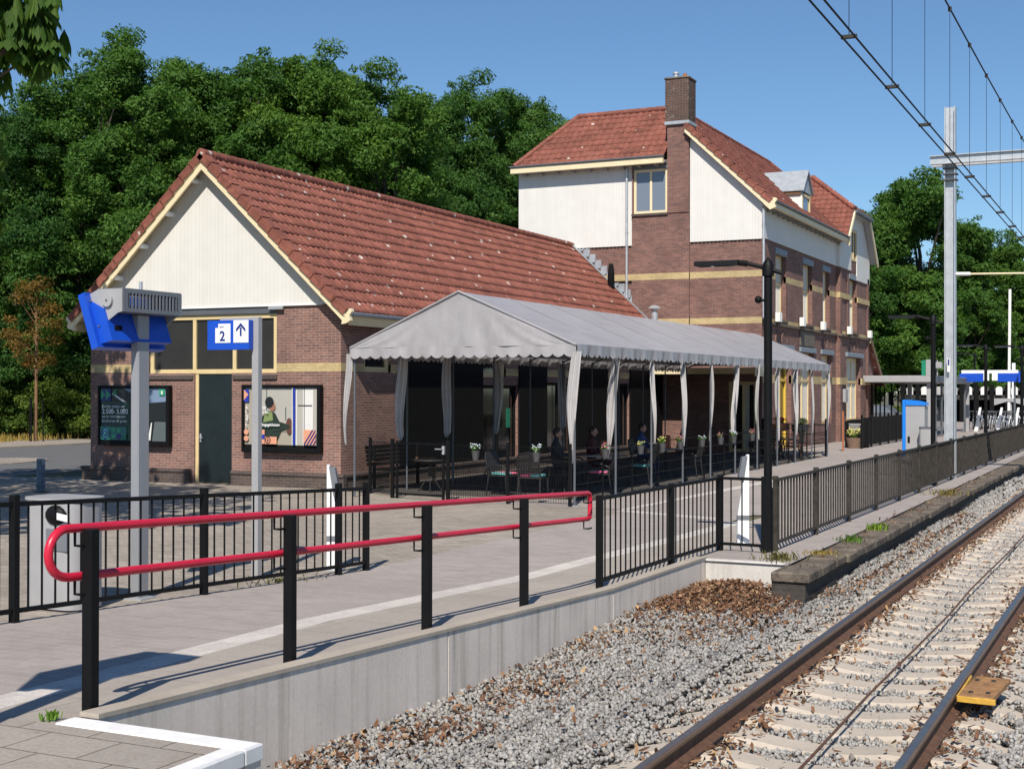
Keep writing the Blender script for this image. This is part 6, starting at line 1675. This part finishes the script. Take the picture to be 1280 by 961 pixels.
def bicycle():
    t = thing('bicycle', '', 'bicycle')
    for x in (-.53, .53):
        m = MB(); m.tube([(x + .34 * math.cos(a), 0, .345 + .34 * math.sin(a)) for a in [2 * math.pi * k / 20 for k in range(21)]], .02, 5, caps=False); w = m.build('wheel', M['black_matt'], t)
        m = MB()
        for k in range(6):
            a = math.pi * k / 6; m.bar((x + .32 * math.cos(a), 0, .345 + .32 * math.sin(a)), (x - .32 * math.cos(a), 0, .345 - .32 * math.sin(a)), .006, .006, upv=(0, 1, 0))
        m.build('spokes', M['galv'], w, whole=True)
    m = MB()
    for a, b in (((-.53, 0, .345), (-.08, 0, .30)), ((-.53, 0, .345), (-.22, 0, .82)), ((-.08, 0, .30), (-.24, 0, .92)), ((-.08, 0, .30), (.36, 0, .80)), ((.36, 0, .80), (.53, 0, .345)), ((.36, 0, .80), (.33, 0, 1.02)), ((-.2, 0, .72), (.36, 0, .70))): m.tube([a, b], .018, 6)
    m.build('frame', M['galv'], t, whole=True)
    m = MB(); m.tube([(.22, -.28, 1.05), (.33, -.1, 1.06), (.33, .1, 1.06), (.22, .28, 1.05)], .014, 6); m.build('handlebar', M['dark_grey'], t)
    m = MB(); m.prism([(-.38, -.09), (-.38, .09), (-.1, .02), (-.1, -.02)], 2, .92, .98); m.build('saddle', M['black'], t)
    return t
bk = bicycle(); nb = 0
for i in range(12):
    for j in range(2):
        b = copy_tree(bk) if nb else bk; nb += 1
        b.location = (-10.3 + i * .36 + rnd.uniform(-.1, .1), 83.5 + j * 3.2 + rnd.uniform(-.4, .4), 0); b.rotation_euler = (R(rnd.uniform(-7, 7)), 0, R(90 + rnd.uniform(-25, 25)))
        b['label'] = 'parked bicycle in the dense row of bicycles beyond the shelter'; b['group'] = 'bicycles parked beyond the shelter'
for x, y, lab in ((-9.35, 80.5, 'white slanted bicycle stand nearest the shelter glass'), (-8.2, 80.5, 'white slanted bicycle stand left of the far lamp post'), (-7.35, 80.9, 'white slanted bicycle stand right of the far lamp post')):
    t = thing('bicycle_stand', lab, 'bicycle stand', (x, y, 0)); m = MB(); m.prism([(x - .28, 0), (x - .08, 0), (x + .12, 1.35), (x + .0, 1.35)], 1, y - .06, y + .06); m.build('upright', M['sign_white'], t); m = MB(); m.bar((x + .05, y, .9), (x + .45, y, .35), .07, .05); m.build('wheel_rail', M['sign_white'], t)
# parked car behind the hedge
t = thing('parked_car', 'dark parked car partly hidden behind the clipped hedge', 'car', (-15.5, 84, 0))
m = MB(); m.prism([(-18.0, .35), (-13.6, .35), (-13.55, .75), (-14.4, .92), (-15.1, 1.42), (-16.9, 1.45), (-17.7, .98), (-18.05, .9)], 1, 83.2, 84.9); m.build('body', M['dark_grey'], t)
m = MB(); m.prism([(-14.55, .95), (-15.15, 1.36), (-16.8, 1.39), (-17.45, .98)], 1, 83.19, 83.197); m.build('window', M['glass_blue'], t)
for x in (-14.5, -17.1): m = MB(); m.tube([(x, 83.1, .32), (x, 83.3, .32)], .32, 16); m.build('wheel', M['black_matt'], t)

# ================================================================ TREES
def leaf_cloud(clumps, per, leaf, seed, up=.35, shell=.55):
    """clumps: n x 4 (x, y, z, r) -> leaf-sized folded faces spread through each clump"""
    g = np.random.default_rng(seed); C = np.asarray(clumps, float); n = len(C)
    k = np.maximum(20, (per * (C[:, 3] / C[:, 3].mean()) ** 2)).astype(int)
    idx = np.repeat(np.arange(n), k); N = len(idx)
    d = g.normal(size=(N, 3)); d /= np.linalg.norm(d, axis=1)[:, None]
    r = (shell + (1 - shell) * g.random(N)) * np.where(g.random(N) < .25, g.random(N), 1.0)
    P = C[idx, :3] + d * (r * C[idx, 3])[:, None] * np.array([1.15, 1.15, .72])
    nr = d * .8 + g.normal(size=(N, 3)) * .65 + np.array([0, 0, up]); nr /= np.linalg.norm(nr, axis=1)[:, None]
    a = np.cross(nr, g.normal(size=(N, 3))); a /= np.linalg.norm(a, axis=1)[:, None] + 1e-9; b = np.cross(nr, a)
    s_ = leaf * g.uniform(.55, 1.35, N)[:, None]
    V = np.stack([P - a * s_, P + b * s_ * .42 + nr * s_ * .12, P + a * s_, P - b * s_ * .42 + nr * s_ * .12], 1)
    F = np.arange(N * 4).reshape(-1, 4)
    ct = g.uniform(.15, .85, n)
    tone = np.clip(ct[idx] * .55 + g.uniform(0, .4, N) + .05, 0, 1)
    return V.reshape(-1, 3), F, np.repeat(tone, 4)
def crown_clumps(h0, h1, rx, n, seed, r=(.3, .75), low=.5):
    """leaf clumps set on the outside of many unequal boughs, with loose sprays beyond them"""
    g = np.random.default_rng(seed); out = []; H = h1 - h0
    lobes = []; K = 46
    for i in range(K):
        t = ((i + g.random()) / K) ** .85; z = h0 + H * t * .95
        prof = rx * (math.sin(math.pi * min(1, .16 + t * .80)) ** .55) * (low + (1 - low) * min(1, t * 2.2))
        a = i * 2.4 + g.uniform(-.7, .7); q = prof * g.uniform(.3, 1.02); lr = g.uniform(.14, .36) * rx * (1.1 - .4 * t)
        lobes.append((q * math.cos(a), q * math.sin(a), z, lr, g.uniform(.75, 1.25)))
    w = np.array([l[3] ** 1.7 for l in lobes]); w /= w.sum()
    while len(out) < n:
        l = lobes[g.choice(K, p=w)]
        d = g.normal(size=3); d[2] = d[2] * .9 + .25; d /= np.linalg.norm(d); q = l[3] * g.uniform(.4, 1.05); rr = g.uniform(*r)
        if g.random() < .16: q = l[3] * g.uniform(1.05, 1.5); rr = r[0] * g.uniform(.7, 1.1)
        out.append((l[0] + d[0] * q, l[1] + d[1] * q, l[2] + d[2] * q * l[4], rr))
    return out
def tree_proto(name, h0, h1, rx, n, per, leaf, seed, mat, trunk=True, cr=(.30, .85), low=.5):
    cl = crown_clumps(h0, h1, rx, n, seed, cr, low=low)
    t = thing(name, '', 'tree' if trunk else 'shrub')
    V, F, T = leaf_cloud(cl, per, leaf, seed); np_mesh('crown', V, F, M[mat], t, attr=T)
    if trunk:
        m = MB(); r_ = random.Random(seed); H = h0 + (h1 - h0) * .75; P = [(0, 0, -.3)]; k = 7; x = y = 0
        for i in range(1, k + 1): x += r_.uniform(-.25, .25); y += r_.uniform(-.25, .25); P.append((x, y, H * i / k))
        R0 = .022 * h1; m.tube(P, [R0 * (1.25 if i == 0 else 1 - .78 * i / k) for i in range(k + 1)], 8)
        for i in range(16):
            c = cl[r_.randrange(len(cl))]; j = min(k - 1, max(2, int(k * (c[2] * .62) / H))); p = Vector(P[j]); q = Vector(c[:3])
            if (q - p).length < 1: continue
            mid_ = p.lerp(q, .5) + Vector((r_.uniform(-.4, .4), r_.uniform(-.4, .4), .3)); m.tube([p, mid_, q], [R0 * .38, R0 * .22, R0 * .07], 6)
        m.build('trunk', M['bark'], t, True, whole=True)
    return t
def at(px, D): return ((px - 640) / 1688.5 * D * math.cos(yaw) - D * math.sin(yaw), D * math.cos(yaw) + (px - 640) / 1688.5 * D * math.sin(yaw))
def settle(proto, used, px, D, ztop, hproto, label, group=None, w=1.0, base=0.0):
    o = copy_tree(proto) if used[0] else proto; used[0] = True
    x, y = at(px, D); s_ = (ztop - base) / hproto
    o.location = (x, y, base); o.scale = (s_ * w, s_ * w, s_); o.rotation_euler = (0, 0, rnd.uniform(0, 6.28)); o['label'] = label
    if group: o['group'] = group
    return o
def top(ypx, D): return 2.25 + (489 - ypx) * D / 1688.5
OAKS = [tree_proto('oak_tree', 1.5, 17.6, 4.6, 760, 190, .098, 31, 'leaf_a', low=.8), tree_proto('oak_tree', 1.5, 17.6, 4.3, 720, 190, .098, 47, 'leaf_b', low=.85), tree_proto('oak_tree', 2.0, 17.6, 4.8, 740, 190, .098, 58, 'leaf_a', low=.75)]
OU = [[False], [False], [False]]
FR = [(-70, 64, 130), (20, 64, 125), (112, 65, 55), (195, 66, 38), (250, 67, 66), (312, 66, 44), (378, 67, 50), (462, 66, 64), (520, 74, 108), (556, 78, 110), (612, 80, 84), (655, 82, 104), (690, 88, 128)]
FL = ['dark broadleaf tree at the extreme left edge of the wood', 'broadleaf tree behind the bronze sapling at the left', 'tall tree above the blue departure display, left end of the wood', 'tall tree whose crown rises just left of the annex gable peak', 'lower tree in the notch directly above the annex gable peak', 'tall tree just right of the annex gable peak', 'broad tree above the first third of the annex ridge',
      'big round tree above the middle of the annex ridge', 'tree in the dip before the dark separate crown', 'dark tree at the left half of the separate crown by the main building', 'dark loose tree standing nearest the left eave of the main building', 'slender tree end touching the hipped roof corner of the main building', 'small tree top peeping out just left of the hipped roof ridge']
for i, ((px, D, yt), lab) in enumerate(zip(FR, FL)):
    k = (0, 1, 0, 2, 1, 0, 2, 0, 1, 1, 2, 1, 0)[i]; settle(OAKS[k], OU[k], px, D, top(yt, D), 18.3, lab, 'trees of the wood behind the annex', w=1.0 if D < 70 else .85)
for i, (px, D, yt) in enumerate([(-20, 74, 150), (60, 76, 130), (150, 78, 80), (225, 78, 90), (285, 77, 85), (345, 78, 80), (420, 78, 85), (500, 84, 135), (590, 92, 150), (650, 92, 160)]):
    k = i % 3; settle(OAKS[k], OU[k], px, D, top(yt, D), 18.3, 'broadleaf tree deep in the wood, merging with its neighbours behind the front row', 'deeper trees of the wood')
SH = tree_proto('shrub', .3, 3.6, 2.3, 180, 210, .08, 71, 'leaf_c', False, (.3, .6), .9); SU = [False]
SB = tree_proto('shrub', .3, 4.6, 2.4, 190, 210, .08, 83, 'leaf_b', False, (.3, .65), .9); SBU = [False]
for px, D, yt, lab, p in ((-40, 62.5, 440, 'bright green shrub at the extreme left of the verge', 0), (8, 63, 436, 'bright green shrub left of the bronze sapling', 0), (58, 63.5, 448, 'bright green shrub just right of the bronze sapling stem', 0), (100, 63, 440, 'bright green shrub beside the annex corner', 0), (140, 64, 380, 'shrub hidden behind the annex gable wall', 1),
                          (-20, 66, 400, 'darker taller shrub behind the left verge shrubs', 1), (40, 67, 392, 'darker taller shrub behind the bronze sapling', 1), (85, 66.5, 410, 'darker taller shrub left of the display pole', 1)):
    settle((SH, SB)[p], (SU, SBU)[p], px, D, top(yt, D), (4.2, 5.2)[p], lab, 'shrubs along the verge')
m = MB()
# grass verge in front of the shrubs
g = np.random.default_rng(5); n = 5000; gx = g.uniform(-52, -44.6, n); gy = g.uniform(36, 58, n); k_ = gx < -44.2 - (gy - 44) * .05; gx, gy = gx[k_], gy[k_]; n = len(gx)
a = g.uniform(0, 6.28, n); h = g.uniform(.12, .4, n)
V = np.stack([np.c_[gx - .05 * np.cos(a), gy - .05 * np.sin(a), np.full(n, -.02)], np.c_[gx + .05 * np.cos(a), gy + .05 * np.sin(a), np.full(n, -.02)], np.c_[gx + g.uniform(-.12, .12, n), gy + g.uniform(-.12, .12, n), h]], 1)
tag(np_mesh('verge_grass', V.reshape(-1, 3), np.arange(3 * n).reshape(-1, 3), M['grass'], attr=np.repeat(g.random(n), 3)), 'rough yellowish grass along the verge beneath the shrubs', 'grass', kind='stuff')
# bronze sapling with its stakes
t = thing('sapling', 'slender sapling with bronze leaves tied inside a small guard by the road', 'tree', (-44.1, 43.9, 0))
r_ = np.random.default_rng(3); cl = []
for i in range(46):
    z = r_.uniform(3.4, 7.0); w = 1.35 * math.sin(math.pi * min(1, (z - 2.9) / 4.4)) ** .8; a = r_.uniform(0, 6.28); q = w * math.sqrt(r_.random()); cl.append((q * math.cos(a), q * math.sin(a), z - .25 * q, r_.uniform(.22, .48)))
V, F, T = leaf_cloud(cl, 75, .07, 9); np_mesh('crown', V, F, M['leaf_r'], t, attr=T)
m = MB(); m.tube([(0, 0, -.1), (.03, 0, 2), (0, .04, 4.2), (.05, 0, 6.6)], [.085, .07, .05, .015], 8)
for c in cl[:18]: m.tube([(0, 0, c[2] * .82), c[:3]], [.02, .008], 5)
m.v = [(p[0] - 44.1, p[1] + 43.9, p[2]) for p in m.v]; m.build('trunk', M['wood'], t, True, whole=True)
for dx, dy in ((-.35, 0), (.35, .1), (.1, -.35)):
    m = MB(); m.tube([(-44.1 + dx, 43.9 + dy, 0), (-44.1 + dx * .9, 43.9 + dy * .9, 1.9)], .03, 6); m.build('stake', M['black_matt'], t)
# rubble cone beside the annex corner
# trees on the right beyond the station
LIM = [tree_proto('lime_tree', 3.0, 17.6, 5.4, 700, 140, .145, 101, 'leaf_a', low=.7, cr=(.35, 1.0)), tree_proto('lime_tree', 2.0, 17.6, 5.0, 680, 140, .145, 133, 'leaf_a', low=.85, cr=(.35, 1.0))]
LU = [[False], [False]]
for i, (px, D, yt, w, lab) in enumerate([(1050, 102, 250, .95, 'broadleaf tree half hidden behind the far corner of the main building'), (1092, 104, 244, 1.0, 'broadleaf tree rising right behind the main building gable'), (1148, 106, 206, 1.05, 'tallest loose-crowned tree left of the catenary mast'), (1208, 108, 270, .9, 'lower tree directly right of the catenary mast'), (1255, 110, 285, .95, 'broad tree behind the crossing barrier arm'), (1310, 112, 285, .95, 'tree cut by the right edge of the picture'),
                                       (1115, 118, 330, .9, 'dense lower tree between the gable and the mast, farther back'), (1180, 120, 350, .9, 'dense lower tree behind the mast, farther back'), (1240, 122, 350, .9, 'dense lower tree behind the barrier, farther back'), (1300, 124, 350, .9, 'dense lower tree at the right edge, farther back')]):
    k = i % 2; settle(LIM[k], LU[k], px, D, top(yt, D), 18.6, lab, 'trees beyond the station', w)
for px, D, yt, lab in ((1062, 96, 470, 'clipped green hedge clump behind the station end'), (1094, 92, 503, 'clipped green hedge clump behind the station side wing'), (1120, 90, 505, 'clipped green hedge clump behind the black screen fence'), (1160, 112, 455, 'low shrub beyond the shelter roof'), (1215, 114, 455, 'low shrub above the blue hanging sign'), (1265, 114, 455, 'low shrub beyond the crossing barrier')):
    settle(SH, SU, px, D, top(yt, D), 4.2, lab, 'shrubs beyond the station')
# horse chestnuts at the left: one hangs into the upper left corner, both shade the forecourt and the gable
def chestnut_leaves(cl, per, seed):
    g = np.random.default_rng(seed); C = np.array(cl); idx = np.repeat(np.arange(len(C)), per); N = len(idx)
    d = g.normal(size=(N, 3)); d /= np.linalg.norm(d, axis=1)[:, None]; P = C[idx, :3] + d * (C[idx, 3] * g.uniform(.4, 1, N))[:, None]
    V = []; T = []
    az = g.uniform(0, 6.28, N); tn = g.uniform(.1, .9, N); sz = g.uniform(.13, .21, N); dr = g.uniform(.25, .75, N)
    base = np.array([(0, 0), (.45, .17), (.75, .24), (1, 0), (.75, -.24), (.45, -.17)])
    for k in range(5):
        ang = az + (k - 2) * .62; ln = sz * (1.0 - .10 * abs(k - 2)); dirx, diry = np.cos(ang), np.sin(ang)
        u = base[:, 0][None] * ln[:, None]; v = base[:, 1][None] * ln[:, None]
        X = P[:, 0:1] + u * dirx[:, None] * (1 - .4 * dr[:, None]) - v * diry[:, None]; Y = P[:, 1:2] + u * diry[:, None] * (1 - .4 * dr[:, None]) + v * dirx[:, None]
        Z = P[:, 2:3] - u * dr[:, None] * (1 + 2.2 * base[:, 0][None]) - np.abs(v) * .25
        V.append(np.stack([X, Y, Z], -1)); T.append(np.repeat(tn, 6))
    V = np.concatenate(V).reshape(-1, 3); return V, np.arange(len(V)).reshape(-1, 6), np.concatenate(T)
def chestnut(x, y, zc_, rx, rz_, n, seed, label, extra=()):
    t = thing('chestnut_tree', label, 'tree', (x, y, 0)); g = np.random.default_rng(seed); cl = []
    while len(cl) < n:
        d = g.normal(size=3); d /= np.linalg.norm(d); q = g.uniform(.35, 1)
        cl.append((d[0] * rx * q, d[1] * rx * q, zc_ + d[2] * rz_ * q, g.uniform(.5, .95)))
    cl += [(ex - x, ey_ - y, ez_, er) for ex, ey_, ez_, er in extra]
    V, F, T = chestnut_leaves(cl, 26, seed); np_mesh('crown', V, F, M['leaf_ch'], t, attr=T)
    m = MB(); m.tube([(0, 0, -.2), (.05, 0, 2.5), (0, .1, 5), (.1, 0, zc_ + rz_ * .5)], [.34, .26, .22, .07], 10)
    for c in cl[::9] + cl[len(cl) - len(extra):]:
        z0 = max(3.2, c[2] - g.uniform(1.5, 4.5)); m.tube([(0, 0, z0), (c[0] * .5, c[1] * .5, (z0 + c[2]) / 2 + .2), c[:3]], [.08, .045, .012], 6)
    m.v = [(p[0] + x, p[1] + y, p[2]) for p in m.v]; m.build('trunk', M['bark'], t, True, whole=True)
chestnut(-16.4, 10.6, 10.9, 4.3, 3.6, 190, 77, 'horse chestnut with large hanging leaves in the upper left corner', [(-13.05, 12.0, 6.55, .55), (-13.3, 12.4, 6.9, .6), (-13.0, 12.2, 7.2, .5), (-13.5, 12.5, 6.5, .4), (-12.8, 12.1, 7.3, .4), (-12.7, 12.25, 6.75, .38), (-12.45, 12.45, 6.75, .34), (-12.38, 12.5, 6.5, .24), (-12.6, 12.4, 6.6, .3), (-12.5, 12.4, 7.0, .35)])
chestnut(-23.6, 17.4, 9.2, 4.0, 3.9, 190, 91, 'second horse chestnut at the left edge, shading the annex gable', [(-19.9, 18.5, 6.4, .6), (-20.1, 18.6, 5.6, .6), (-20.0, 18.5, 7.2, .5)])
